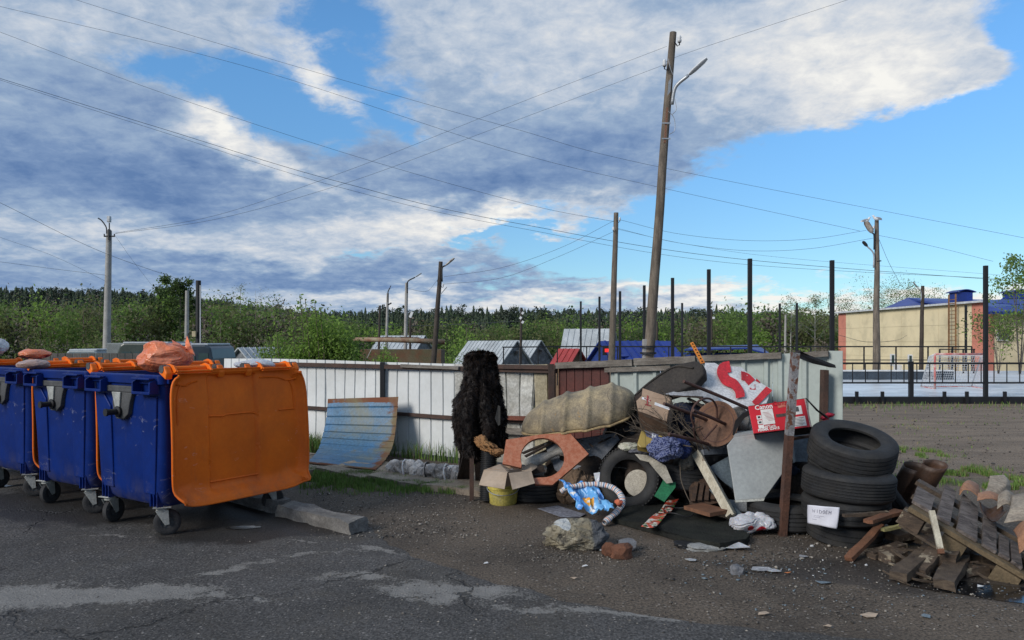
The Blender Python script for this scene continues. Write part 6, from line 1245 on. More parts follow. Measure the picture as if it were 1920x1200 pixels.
# --- grey cabinet panels
m_cab = M('grey_cabinet', (.33, .35, .345), (.28, .295, .295), sc=2.5, rough=.55, spot=(.52, .53, .52), spot_sc=5, spot_t=.80, fine=.08, dirt=.25, dirtc=(.22, .23, .23), bump=.04); m_cab2 = M('blue_cabinet', (.17, .205, .235), (.14, .17, .20), sc=2.5, rough=.5, spot=(.05, .04, .04), spot_sc=8, spot_t=.74)
cb = thing('cabinet', tuple(W(1440, 937, 6.1)), 'grey sheet metal cabinet with cut corners under the red box', 'cabinet')
A_, B_, C_ = W(1379, 937, 5.98), W(1376, 820, 6.12), W(1468, 808, 6.12)
MB().slab(onpl([(1379, 938), (1363.5, 835), (1376, 820), (1467, 808), (1486, 812), (1487, 860), (1434, 934)], A_, B_, C_), .018).build('front_panel', m_cab, cb, bevel=.004)
MB().slab(onpl([(1381, 942), (1379, 938), (1434, 934), (1432, 939)], A_-Vector((0, .01, 0)), B_-Vector((0, .01, 0)), C_-Vector((0, .01, 0))), .03).build('bottom_flange', M('cab_edge', (.42, .42, .38)), cb)
A_, B_, C_ = W(1488, 866, 6.3), W(1484, 808, 6.4), W(1539, 805, 6.4)
MB().slab(onpl([(1486, 866), (1483, 808), (1540, 804), (1528, 866)], A_, B_, C_), .02).build('side_panel', m_cab2, cb, bevel=.003)
MB().slab(PT((1480, 830, 6.22), (1488, 868, 6.18), (1492, 866, 6.3), (1487, 828, 6.32)), .01).build('hinge_strip', m_cab, cb)
MB().slab([Vector((W(1376, 0, 6.15).x, 6.16, W(0, 818, 6.13).z)), Vector((W(1470, 0, 6.15).x, 6.14, W(0, 808, 6.12).z)), Vector((W(1480, 0, 6.7).x, 6.7, W(0, 806, 6.12).z)), Vector((W(1390, 0, 6.7).x, 6.7, W(0, 815, 6.13).z))], .02, Vector((0, 0, 1))).build('top_panel', m_cab, cb)
# --- dark masses inside the heap
def lump(label, c, rad, m, seed, amp=.3, name='refuse_sack', fr=1.6, R=None): return cloth(name, label, 'refuse sack', c, rad, m, seed, amp, fr, R=R, sub=5)
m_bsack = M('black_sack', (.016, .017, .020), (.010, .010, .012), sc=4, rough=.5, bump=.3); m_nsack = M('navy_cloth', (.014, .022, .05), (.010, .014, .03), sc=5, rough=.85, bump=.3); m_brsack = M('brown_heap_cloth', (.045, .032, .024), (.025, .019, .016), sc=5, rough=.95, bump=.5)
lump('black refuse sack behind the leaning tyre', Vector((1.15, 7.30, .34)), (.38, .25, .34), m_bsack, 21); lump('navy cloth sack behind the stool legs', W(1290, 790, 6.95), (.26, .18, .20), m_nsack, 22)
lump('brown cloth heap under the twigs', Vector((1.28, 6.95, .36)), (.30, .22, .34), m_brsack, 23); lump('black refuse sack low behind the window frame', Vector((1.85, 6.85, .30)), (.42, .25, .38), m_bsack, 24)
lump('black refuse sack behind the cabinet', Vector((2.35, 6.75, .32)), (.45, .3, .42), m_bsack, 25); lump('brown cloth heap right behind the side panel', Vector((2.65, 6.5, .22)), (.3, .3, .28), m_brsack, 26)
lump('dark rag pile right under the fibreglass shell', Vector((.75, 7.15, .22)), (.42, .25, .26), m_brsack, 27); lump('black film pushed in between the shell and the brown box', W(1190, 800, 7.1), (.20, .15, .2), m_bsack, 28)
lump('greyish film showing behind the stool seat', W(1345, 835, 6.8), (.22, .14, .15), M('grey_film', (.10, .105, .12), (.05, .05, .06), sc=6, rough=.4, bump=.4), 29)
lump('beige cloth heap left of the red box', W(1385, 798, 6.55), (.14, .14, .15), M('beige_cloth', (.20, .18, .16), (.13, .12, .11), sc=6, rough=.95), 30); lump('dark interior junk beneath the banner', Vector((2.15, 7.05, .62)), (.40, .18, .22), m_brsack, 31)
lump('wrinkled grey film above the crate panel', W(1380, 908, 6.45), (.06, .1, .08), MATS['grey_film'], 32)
cloth('gloves', 'grey worn gloves hanging in the middle of the heap', 'gloves', W(1288, 868, 6.5), (.07, .05, .075), M('glove_grey', (.14, .125, .10), (.08, .07, .06), sc=7, rough=.9), 11, .3, 1.8, sub=5)
# --- mattress (dark pad), brown box, banner
m_pad = M('black_upholstery', (.026, .022, .020), (.042, .035, .029), sc=4, rough=.85, bump=.4)
A_, B_, C_ = W(1180, 752, 7.05), W(1268, 684, 7.05), W(1300, 735, 6.75)
MBp = MB().slab(onpl([(1179, 754), (1205, 727), (1240, 700), (1266, 685), (1304, 675), (1317, 683), (1321, 700), (1300, 722), (1270, 733), (1248, 741), (1215, 742)], A_, B_, C_), .10).rough(3, .012, 5, 3)
tag(MBp.build('seat_cushion', m_pad, smooth=50, bevel=.012), 'long dark upholstered car seat pad sloping up towards the fence top', 'seat pad')
tag(MB().tube(catmull(onpl([(1182, 751), (1206, 727), (1240, 701), (1268, 687), (1300, 690)], A_-Vector((0, .01, 0)), B_-Vector((0, .01, 0)), C_-Vector((0, .01, 0))), 5), .011, 6).build('piping_cord', m_pad, smooth='all'), 'raised piping along the dark seat pad', 'piping')
sheetpoly('board_strip', 'dark board edge under the dark seat pad', 'board', PT((1180, 750, 6.9), (1205, 733, 6.95), (1200, 745, 6.9), (1183, 762, 6.85)), .02, m_dkw)
A_, B_, C_ = W(1205, 728, 6.72), W(1259, 746, 6.60), W(1251, 791, 6.50)
bb = thing('cardboard_box', tuple(W(1225, 800, 6.6)), 'closed brown cardboard box with torn white tape, tilted on the twigs', 'box')
fc = onpl([(1205, 728), (1259, 746), (1250, 790), (1196, 770), (1193, 752), (1203, 742)], A_, B_, C_); MB().slab(fc, .006).build('side', m_card, bb)
nb = (fc[1]-fc[0]).cross(fc[2]-fc[0]).normalized(); nb = nb if nb.y > 0 else -nb
MB().slab([fc[3], fc[2], fc[2]+nb*.20-Vector((0, 0, .09)), fc[3]+nb*.20-Vector((0, 0, .09))], .006).build('bottom', M('cardboard_dark', (.14, .085, .055), (.10, .06, .04), sc=3, rough=.9), bb); MB().slab([fc[0], fc[1], fc[1]+nb*.28, fc[0]+nb*.28], .006, Vector((0, 0, 1))).build('top', m_card, bb); MB().slab([fc[1], fc[2], fc[2]+nb*.28, fc[1]+nb*.28], .006).build('side', m_card, bb)
A2, B2, C2 = [p-nb*.004 for p in (A_, B_, C_)]
for pp in ([(1204, 744), (1219, 749), (1218, 753), (1203, 748)], [(1228, 754), (1256, 764), (1255, 769), (1227, 759)]): MB().slab(onpl(pp, A2, B2, C2), .001).build('tape', m_bagw, bb)
m_ink = M('red_ink', (.30, .05, .05), bump=0, fine=0); m_inkb = M('black_ink', (.02, .02, .025), bump=0, fine=0)
for pp in ([(1213, 741), (1216, 742), (1215, 761), (1212, 760)], [(1208, 746), (1220, 750), (1220, 752), (1208, 748)], [(1209, 757), (1221, 760), (1221, 762), (1209, 759)]): MB().slab(onpl(pp, A2-nb*.002, B2-nb*.002, C2-nb*.002), .001).build('printed_mark', m_ink, bb)
m_ban = M('banner_vinyl', (.58, .58, .58), (.48, .485, .50), sc=4, rough=.5, bump=.25, bsc=5, dirt=.5, dirtc=(.34, .33, .32)); m_banr = M('banner_red', (.50, .022, .03), (.44, .018, .026), sc=4, rough=.5, bump=.25, bsc=5)
bn = thing('banner', tuple(W(1370, 790, 6.9)), 'white vinyl banner with bold red shapes draped against the fence', 'banner')
A_, B_, C_ = W(1322, 679, 7.20), W(1444, 729, 7.02), W(1402, 765, 6.80)
def bansl(pxs, off, m, name, par, t=.003, cutn=3):
    nn = (B_-A_).cross(C_-A_).normalized(); nn = nn if nn.y < 0 else -nn
    P_ = [p+nn*off for p in onpl(pxs, A_, B_, C_)]; mb = MB().slab(P_, t); mb.rough(cutn, .0001, 5, 0)
    for i, v_ in enumerate(mb.v):
        q = Vector(v_); mb.v[i] = tuple(q+nn*(.030*noise.noise(Vector((q.x*4, q.z*4, 3)))+.012*noise.noise(Vector((q.x*11, q.z*11, 5)))+.008*(1-abs(noise.noise(Vector((q.x*6+3, q.z*6, 9))))*2)))
    return mb.build(name, m, par, smooth=30)
bansl([(1322, 680), (1340, 681), (1354, 690), (1366, 688), (1391, 690), (1444, 729), (1440, 748), (1436, 758), (1402, 765), (1385, 790), (1350, 770), (1310, 742), (1285, 728), (1300, 715), (1316, 706)], 0, m_ban, 'vinyl', bn, .003, 4)
def swath(c_, w_):
    L, R_ = [], []
    C2 = catmull([Vector((x, y, 0)) for x, y in c_], 5); n = len(C2)
    for i, p in enumerate(C2):
        d = (C2[min(i+1, n-1)]-C2[max(0, i-1)]).normalized(); s = Vector((-d.y, d.x, 0)); ww = w_[0]+(w_[1]-w_[0])*i/(n-1); L.append(p+s*ww); R_.append(p-s*ww)
    return [(p.x, p.y) for p in L+R_[::-1]]
def strips(c_, w_, off=.016):
    P_ = swath(c_, w_); n = len(P_)//2
    nn = (B_-A_).cross(C_-A_).normalized(); nn = nn if nn.y < 0 else -nn; pts = [p+nn*off for p in onpl(P_, A_, B_, C_)]
    L, R_ = pts[:n], pts[n:][::-1]; mb = MB(); K = 4
    for i in range(n):
        for k in range(K+1):
            q = L[i].lerp(R_[i], k/K); mb.v.append(tuple(q+nn*(.030*noise.noise(Vector((q.x*4, q.z*4, 3)))+.012*noise.noise(Vector((q.x*11, q.z*11, 5)))+.008*(1-abs(noise.noise(Vector((q.x*6+3, q.z*6, 9))))*2))))
    mb.f += [(i*(K+1)+k, i*(K+1)+k+1, (i+1)*(K+1)+k+1, (i+1)*(K+1)+k) for i in range(n-1) for k in range(K)]; mb.build('printed_shape', m_banr, bn, smooth='all')
strips([(1368, 690), (1356, 693), (1353, 704), (1360, 716), (1375, 725), (1384, 737), (1386, 750)], (11, 8)); strips([(1441, 731), (1428, 745), (1412, 762)], (7, 6)); strips([(1388, 708), (1398, 708.5), (1409, 719)], (8.5, 8.5)); strips([(1405, 727), (1411, 727.2), (1416, 727)], (5, 5)); strips([(1417, 713), (1421, 715), (1425, 718)], (2.5, 1.5))
sheetpoly('plastic_sheet', 'torn translucent grey film under the seat pad', 'film', PT((1248, 737, 6.85), (1285, 724, 6.9), (1318, 716, 6.95), (1345, 745, 6.8), (1352, 762, 6.7), (1320, 752, 6.75), (1290, 741, 6.8)), .004, M('torn_film', (.34, .345, .36), (.20, .205, .22), sc=5, rough=.45, bump=.4), rough_=.02, cut=4)
sheetpoly('plastic_sheet', 'torn white film strip hanging down to the red box', 'film', PT((1385, 775, 6.6), (1402, 765, 6.62), (1412, 800, 6.45), (1407, 808, 6.4), (1390, 790, 6.5)), .004, m_ban, rough_=.012, cut=4)
for k, (x0, y0, x1, y1, w_) in enumerate(((1262, 742, 1318, 745, .06), (1290, 748, 1325, 765, .05), (1308, 742, 1330, 760, .04), (1255, 765, 1300, 775, .05))): timber(('long level dark splinter under the banner', 'sloping dark splinter under the banner', 'short steep dark splinter right under the banner', 'dark splinter beside the brown cardboard box')[k], W(x0, y0, 6.85), W(x1, y1, 6.75), w_, .015, m_dkw, k+5, .006, 'wood_splinter', 'wood splinter', 'splinters under the banner', 2)
# orange perforated strip
m_ors = M('orange_strip', (.62, .22, .03), (.5, .15, .02), sc=6, rough=.6); st_ = thing('perforated_strip', tuple(W(1310, 680, 7.3)), 'short orange perforated metal strip sticking up over the fence top', 'metal strip')
A_, B_, C_ = W(1294, 642, 7.4), W(1300, 642, 7.4), W(1321, 681, 7.2); P_ = onpl([(1294, 643), (1299.5, 641), (1322, 680), (1314, 682)], A_, B_, C_); MB().slab(P_, .006).build('strip', m_ors, st_)
for k in range(7): t_ = (k+.6)/7.2; c_ = P_[0].lerp(P_[3], t_).lerp(P_[1].lerp(P_[2], t_), .5); MB().lathe([(0, 0), (.007, 0), (.007, .004)], c_+Vector((0, -.004, .0)), frame((A_-B_).cross(C_-B_)*(1 if (A_-B_).cross(C_-B_).y < 0 else -1)), 10).build('hole', m_dark, st_)
# --- rusty stool
m_st = M('stool_rust', (.10, .048, .036), (.06, .032, .026), sc=10, rough=.7, bump=.3); m_sw = M('stool_seat', (.16, .075, .04), (.10, .05, .03), sc=4, rough=.7, dirt=.5, dirtc=(.06, .035, .025))
sl = thing('stool', tuple(W(1340, 800, 6.45)), 'overturned rusty tubular stool with its round brown seat underside showing', 'stool')
sc_ = W(1345, 795, 6.45); axs = (W(1262, 765, 6.35)-W(1345, 800, 6.5)); axs = Vector((-.60, -.72, .22)).normalized()
Rs = frame(axs, Vector((0, 0, 1))); MB().lathe([(0, 0), (.170, 0), (.192, .012), (.198, .028), (.188, .03), (.175, .022), (.0, .016)], sc_, Rs, 48).build('seat', m_sw, sl, smooth=50)
MB().lathe([(.150, .018), (.158, .026), (.166, .018)], sc_, Rs, 40).build('seat_ring', m_st, sl, smooth='all')
legs = [((1282, 715, 6.15), (1405, 767, 6.55)), ((1245, 757, 6.2), (1324, 787, 6.5)), ((1299, 769, 6.05), (1362, 796, 6.4)), ((1254, 814, 6.1), (1328, 833, 6.4))]
for a_, b_ in legs: MB().tube([W(*a_), W(*a_).lerp(W(*b_), .5)+Vector((0, 0, .004)), W(*b_)], .0145, 10).build('leg', m_st, sl, smooth=50)
MB().tube(catmull(PT((1302, 800, 6.25), (1296, 780, 6.2), (1302, 760, 6.2), (1318, 748, 6.25), (1334, 749, 6.32), (1343, 762, 6.38), (1345, 785, 6.42)), 6), .009, 8).build('hoop_brace', m_st, sl, smooth='all')
MB().tube(catmull(PT((1300, 800, 6.2), (1302, 815, 6.25), (1306, 826, 6.3)), 6), .008, 8).build('hoop_brace', m_st, sl, smooth='all'); MB().tube([W(1320, 824, 6.28), W(1344, 797, 6.38)], .008, 8).build('stretcher', m_st, sl)
tag(MB().slab(PT((1373, 815, 6.3), (1378, 790, 6.3), (1392, 775, 6.25), (1408, 768, 6.2), (1412, 775, 6.2), (1396, 784, 6.25), (1385, 800, 6.3), (1380, 817, 6.3)), .04).rough(2, .003, 8, 1).build('fender', m_black, smooth=40), 'curved black plastic mudguard piece left of the red box', 'mudguard')
# --- twigs
m_twig = M('dry_twig', (.12, .095, .07), (.07, .055, .042), sc=9, rough=.95, bump=.3); tw = MB(); random.seed(11)
def twig(a, b, r, dep=0):
    m_ = a.lerp(b, .5)+Vector((random.uniform(-.05, .05), random.uniform(-.04, .04), random.uniform(-.04, .04))); P_ = catmull([a, m_, b], 4); tw.tube(P_, [r*(1-.7*i/(len(P_)-1)) for i in range(len(P_))], 5)
    if dep < 2:
        for _ in range(3-dep): s_ = random.choice(P_[2:]); twig(s_, s_+(b-a)*random.uniform(.25, .5)+Vector((random.uniform(-.09, .09), random.uniform(-.05, .05), random.uniform(-.08, .09))), r*.6, dep+1)
for x0, y0, x1, y1 in ((1300, 832, 1190, 768), (1290, 835, 1205, 790), (1310, 826, 1250, 758), (1330, 845, 1268, 770), (1295, 822, 1180, 808), (1300, 838, 1176, 822), (1250, 838, 1196, 782), (1315, 800, 1210, 812), (1310, 850, 1285, 792), (1290, 800, 1262, 760), (1320, 842, 1240, 800), (1318, 858, 1300, 800), (1280, 840, 1200, 800), (1305, 845, 1225, 775), (1270, 845, 1170, 790)):
    twig(W(x0, y0, random.uniform(6.3, 6.6)), W(x1, y1, random.uniform(6.35, 6.65)), .0062)
tag(kind(tw.build('twigs', m_twig, smooth='all'), 'stuff'), 'tangle of dry twigs under the brown box and stool', 'twigs')
tag(MB().tube(catmull(PT((1275, 870, 6.4), (1277, 900, 6.3), (1286, 925, 6.25), (1294, 942, 6.2)), 6), .004, 5).build('cord', m_twig), 'thin cord hanging down from the gloves', 'cord')
# --- gold canister, blue patterned cloth
m_gold = M('gold_plastic', (.36, .26, .07), (.28, .20, .05), sc=3, rough=.35, bump=.03, fine=.04); cn = thing('canister', tuple(W(1218, 838, 6.45)), 'gold plastic oil canister with a printed label on its side', 'canister')
A_, B_, C_ = W(1203, 804, 6.5), W(1243, 816, 6.42), W(1227, 838, 6.35)
P_ = onpl([(1203, 804), (1243, 817), (1240, 828), (1226, 839), (1194, 833)], A_, B_, C_); MB().slab(P_, .10).build('body', m_gold, cn, bevel=.012)
MB().slab([p-Vector((0, .006, 0)) for p in onpl([(1195, 833), (1204, 806), (1210, 812), (1212, 838), (1200, 838)], A_, B_, C_)], .02).build('handle', m_gold, cn, bevel=.008)
A2, B2, C2 = [p-Vector((0, .008, 0)) for p in (A_, B_, C_)]; lb_ = MB().slab(onpl([(1208, 806), (1235, 815), (1229, 825), (1212, 818)], A2, B2, C2), .001).build('label', M('label_dark', (.03, .04, .09), (.22, .20, .22), sc=26, bump=0, rough=.4), cn)
for pp in ([(1223, 813), (1225, 814), (1224, 821), (1222, 820)], [(1228, 815), (1230, 815.6), (1229, 823), (1227, 822)], [(1225, 816), (1228, 817), (1228, 818.6), (1225, 818)]): MB().slab(onpl(pp, A2-Vector((0, .003, 0)), B2-Vector((0, .003, 0)), C2-Vector((0, .003, 0))), .001).build('printed_mark', m_bagw, lb_)
m_pat = bpy.data.materials.new('blue_patterned_cloth'); m_pat.use_nodes = True; t = NT(m_pat.node_tree); b = t.n['Principled BSDF']; vo = t.new('ShaderNodeTexVoronoi'); t.put(vo.inputs[0], t.new('ShaderNodeTexCoord').outputs['Object']); vo.inputs['Scale'].default_value = 75
t.put(b.inputs['Base Color'], t.mix(t.ss(vo.outputs['Distance'], .38, .5), (.012, .022, .10), (.13, .15, .26))); b.inputs['Roughness'].default_value = .9
cloth('cloth', 'blue cloth with a fine pale pattern bundled beside the gold canister', 'cloth', W(1248, 842, 6.35), (.145, .10, .10), m_pat, 4, .45, 2.2)
cloth('cloth', 'plain navy cloth at the right of the patterned blue cloth', 'cloth', W(1277, 840, 6.45), (.09, .09, .09), M('navy_bright', (.012, .028, .13), (.008, .018, .07), sc=6, rough=.85), 6, .4, 2, sub=5)
# --- red printer box
m_redb = M('red_carton', (.52, .010, .022), (.46, .008, .018), sc=3, rough=.45, bump=.02, fine=.03); m_lab = M('label_white', (.62, .60, .58), (.54, .52, .50), sc=20, bump=0, fine=.05); m_prt = M('print_white', (.75, .72, .70), bump=0, fine=0)
m_kr = M('carton_inside', (.055, .04, .035), (.04, .03, .025), sc=4)
rb = thing('printer_box', tuple(W(1460, 812, 6.0)), 'bright red and white printer carton lying on the grey cabinet', 'box')
A_, B_, C_ = W(1413.6, 812.6, 5.92), W(1403.6, 762, 6.0), W(1510, 747.5, 5.95)
fc = onpl([(1413.6, 812.6), (1403.6, 762), (1510, 747.5), (1521, 800)], A_, B_, C_); MB().slab(fc, .005).build('front', m_redb, rb)
nb = (fc[1]-fc[0]).cross(fc[3]-fc[0]).normalized(); nb = nb if nb.y > 0 else -nb; dd = nb*.24+Vector((.05, 0, .0))
MB().slab([fc[1], fc[2], fc[2]+dd, fc[1]+dd], .004).build('top', m_kr, rb); MB().slab([fc[0], fc[1], fc[1]+dd, fc[0]+dd], .004).build('side', m_redb, rb); MB().slab([fc[3], fc[2], fc[2]+dd*.8-Vector((0, 0, .05)), fc[3]+dd], .004).build('side', m_kr, rb); MB().slab([fc[0]+dd, fc[1]+dd, fc[2]+dd, fc[3]+dd], .004).build('back', m_kr, rb)
MB().slab([p-nb*.006 for p in (fc[3].lerp(fc[0], .02), fc[2].lerp(fc[1], .02), fc[2], fc[3])], .004).build('edge', M('carton_edge', (.50, .36, .33)), rb)
MB().slab(PT((1510, 747, 5.95), (1513, 747.5, 5.95), (1535, 770, 6.0), (1552, 781, 6.1), (1554, 786, 6.1), (1546, 782, 6.1), (1530, 770, 6.0)), .006).build('flap', m_kr, rb)
def rbq(x0, y0, x1, y1, m, name, off=.003, par=rb):       # rectangle in box-face percentages
    f_ = lambda u_, v_: fc[1].lerp(fc[2], u_).lerp(fc[0].lerp(fc[3], u_), v_)-nb*off
    return MB().slab([f_(x0, y1), f_(x0, y0), f_(x1, y0), f_(x1, y1)], .0012).build(name, m, par)
rbq(.19, .19, .40, .74, m_lab, 'label'); lA = rbq(.66, .22, .90, .52, m_lab, 'label'); lB = rbq(.67, .60, .93, .94, m_lab, 'label'); rbq(.10, .38, .185, .53, m_lab, 'label'); rbq(.10, .56, .185, .70, m_lab, 'label'); rbq(.10, .73, .20, .86, m_lab, 'label')
rbq(.44, .42, .62, .53, m_kr, 'hand_hole'); rbq(.50, .04, .64, .20, M('carton_wear', (.50, .22, .14), (.42, .06, .05), sc=16), 'worn_patch'); rbq(.71, .27, .75, .46, m_inkb, 'printed_mark', .0045, lA); rbq(.79, .25, .85, .42, m_mount, 'printed_mark', .0045, lA); rbq(.69, .42, .78, .48, m_redb, 'printed_mark', .0045, lA); rbq(.12, .41, .16, .48, m_inkb, 'printed_mark', .0045); rbq(.12, .60, .165, .67, m_mount, 'printed_mark', .0045)
for k in range(6): rbq(.69, .64+k*.05, .90-.03*(k % 2), .655+k*.05, m_inkb if k != 3 else m_mount, 'printed_line', .0045, lB)
for k in range(7): rbq(.22+.012*k, .30+.05*k, .33+.012*k, .31+.05*k, m_ink, 'printed_line', .0045)
ex = (fc[2]-fc[1]).normalized(); ey = (fc[1]-fc[0]).normalized(); ez = -nb
def onbox(s_, u_, v_, size, m, bold=0.0):
    o_ = fc[1].lerp(fc[2], u_).lerp(fc[0].lerp(fc[3], u_), v_)-nb*.004; ey2 = ez.cross(ex); M4 = Matrix((ex.to_4d(), ey2.to_4d(), ez.to_4d(), o_.to_4d())).transposed(); M4[3][0] = M4[3][1] = M4[3][2] = 0; text(s_, size, M4, m, rb, 'lettering', bold)
onbox('Canon', .10, .17, .052, m_prt, .001); onbox('MegaTank', .12, .955-.09, .030, m_prt, .0004); onbox('PIXMA G3415', .08, .96, .028, m_prt, .0008); onbox('Canon', .42, .115, .05, M('print_dark_red', (.30, .008, .015), bump=0, fine=0), .001)
for k in range(3): onbox(('Print', 'Copy', 'Scan')[k], .215, .50+.15*k if k else .50, .014, m_prt)
rb_ = MB()
for k, (x, y) in enumerate(((1546, 783), (1556, 778), (1550, 790), (1543, 795))): rb_.blob(W(x, y, 6.2), (.035, .02, .018), .4, 2.5, k, 3, ridged=True)
rb_.tube(catmull(PT((1550, 785, 6.2), (1549, 795, 6.2), (1551, 806, 6.2)), 5), .012, 6); tag(rb_.build('ribbon', M('red_ribbon', (.50, .02, .05), (.35, .01, .03), sc=8, rough=.5), smooth='all'), 'red plastic ribbon knotted at the rusty crossbar end', 'ribbon')
# --- rusty gate frame
m_rpost = M('peeling_post', (.24, .235, .24), (.15, .145, .15), sc=6, rough=.75, spot=(.115, .045, .024), spot_sc=16, spot_t=.50, bump=.5, bsc=40); gf = thing('gate_frame', tuple(G(1466, 1004)), 'rusty peeling steel post with a bent top bar, front of the heap', 'post')
pb_ = G(1466, 1004, 0); pt_ = W(1491, 661, 5.72); up_ = Vector((-.3, -1, 0)); MB().bar(pb_-Vector((0, 0, .05)), pb_.lerp(pt_, .55), .068, .05, up_).rough(5, .0018, 22, 1).build('post', M('rusted_post', (.095, .042, .026), (.06, .03, .022), sc=6, rough=.85, bump=.5, bsc=40), gf, smooth=30); MB().bar(pb_.lerp(pt_, .5505), pt_, .0685, .05, up_).rough(5, .0018, 22, 2).build('post', m_rpost, gf, smooth=30)
MB().slab(PT((1492, 661, 5.70), (1503, 659, 5.72), (1520, 667, 6.1), (1566, 684, 6.85), (1568, 690, 6.85), (1556, 689, 6.8), (1525, 682, 6.2), (1500, 672, 5.75)), .02).build('top_bar', m_dkw, gf, bevel=.002)
gp = thing('end_post', Vector(FP(fl(1549), 0, .16)), 'short brown steel post against the right end of the fence', 'post'); pA = FP(fl(1551), 1.235, .13); pB = FP(fl(1546), .02, .13); MB().bar(pB, pA, .085, .05, FN).build('post', m_rp, gp, bevel=.003)
timber('rusty flat crossbar running from the rusty post to the fence end', W(1479, 824, 5.85), W(1557, 811, 6.7), .04, .02, m_rust, 3, .002, 'crossbar', 'bar', None)
timber('thin pale stick lying between the rusty post and the tyre stack', G(1468, 982, .02), G(1508, 970, .03), .03, .02, m_oldw, 3, .002, 'stick', 'stick', None, 2)
# --- black rug, magazine, hose, shopping bag
m_rug = M('black_rug', (.017, .018, .017), (.026, .028, .024), sc=5, rough=.95, bump=.5, bsc=60, spec=.1, dirt=.4, dirtc=(.04, .036, .03)); rg = [G(x, y, .03) for x, y in ((1148, 975), (1190, 948), (1255, 940), (1300, 952), (1370, 985), (1404, 1008), (1395, 1018), (1350, 1026), (1285, 1012), (1215, 992))]
mb = MB().slab(rg, .05, Vector((0, 0, 1))); mb.rough(5, .0001, 4, 0)
for i, v_ in enumerate(mb.v):
    q = Vector(v_); mb.v[i] = (q.x+.02*noise.noise(q*6), q.y+.02*noise.noise(q*6+Vector((5, 0, 0))), max(.006, q.z+(.028*noise.noise(Vector((q.x*3.5, q.y*3.5, 2)))+.018*(1-abs(noise.noise(Vector((q.x*2.5+1, q.y*5, 8))))*2.2) if q.z > .01 else 0)+(.015 if q.z > .01 else 0)))
tag(mb.build('rug', m_rug, smooth=60), 'black felt rug spread on the dirt in front of the heap', 'rug')
m_mag = bpy.data.materials.new('magazine_print'); m_mag.use_nodes = True; t = NT(m_mag.node_tree); b = t.n['Principled BSDF']; co = t.new('ShaderNodeTexCoord').outputs['Object']; c = t.mix(t.ss(t.noise(co, 16, 2, .5), .42, .5), (.60, .56, .50), (.50, .06, .03)); c = t.mix(t.ss(t.noise(t.vm('ADD', co, (2, 1, 0)), 22, 2, .5), .56, .6), c, (.10, .20, .05)); c = t.mix(t.ss(t.noise(t.vm('ADD', co, (7, 4, 0)), 34, 2, .5), .58, .62), c, (.02, .02, .02)); t.put(b.inputs['Base Color'], c); b.inputs['Roughness'].default_value = .4
for lb, q4 in (('glossy food magazine strip lying on the rug, upper page', ((1254, 938), (1274, 937), (1256, 963), (1234, 962))), ('glossy food magazine strip lying on the rug, lower page', ((1232, 963), (1253, 964), (1228, 990), (1202, 987)))):
    a, b_, c_, d_ = [G(x, y, .085) for x, y in q4]; tag(patchq(a, b_, c_, d_, lambda u_, v_: .006*math.sin(v_*5+u_)+.012*abs(u_-.5), 10, 14, .002).build('magazine', m_mag, smooth='all'), lb, 'magazine')
hc = G(1273, 958, .10); tag(MB().tube([hc+Vector((math.cos(k/24*6.283)*.125*(1+.05*math.sin(k)), math.sin(k/24*6.283)*.16, .012*math.sin(k*.9))) for k in range(23)], .005, 6).build('cable', m_black, smooth='all'), 'loop of black cable lying on the rug across the magazine', 'cable')
m_shop = bag_mat('shopper_film', (.70, .70, .73), (.56, .56, .60), .3); t = NT(m_shop.node_tree); b = t.n['Principled BSDF']; src = b.inputs['Base Color'].links[0].from_socket
sw = t.new('ShaderNodeSeparateXYZ'); t.put(sw.inputs[0], t.new('ShaderNodeTexCoord').outputs['Object']); cx3 = t.new('ShaderNodeCombineXYZ'); t.put(cx3.inputs[0], sw.outputs[0]); t.put(cx3.inputs[1], sw.outputs[2])
t.put(b.inputs['Base Color'], t.mix(t.ss(t.m('ADD', t.blobs(cx3.outputs[0], [(-.14, .075, .028, .025, 0, 1), (-.05, .055, .045, .03, 10, 1), (.0, .02, .05, .012, 0, .7)]), t.m('MULTIPLY', t.noise(sw.outputs[0], 1, 1), .0)), .42, .55), src, (.48, .02, .035)))
T_ = thing('shopping_bag', G(1411, 985), 'white plastic shopping bag with a red print beside the rusty post', 'bag'); mb = MB(); c_ = W(1411, 981, 5.80)
mb.bagblob(c_+Vector((-.05, 0, 0)), (.13, .11, .070), 71, 6, 10, 22, .07, None, .006, (1, 0, .6), .2); mb.bagblob(c_+Vector((.09, .01, .0)), (.10, .09, .060), 72, 5, 10, 20, .08, None, .006, (0, 0, 1), .2); mb.build('body', m_shop, T_, smooth='all')
for k_ in (-.02, .06): tag_ = MB().bagblob(c_+Vector((k_, .02, .055)), (.05, .02, .03), 75+int(k_*100), 4, 8, 8, .1); tag_.build('handle', m_shop, T_, smooth='all')
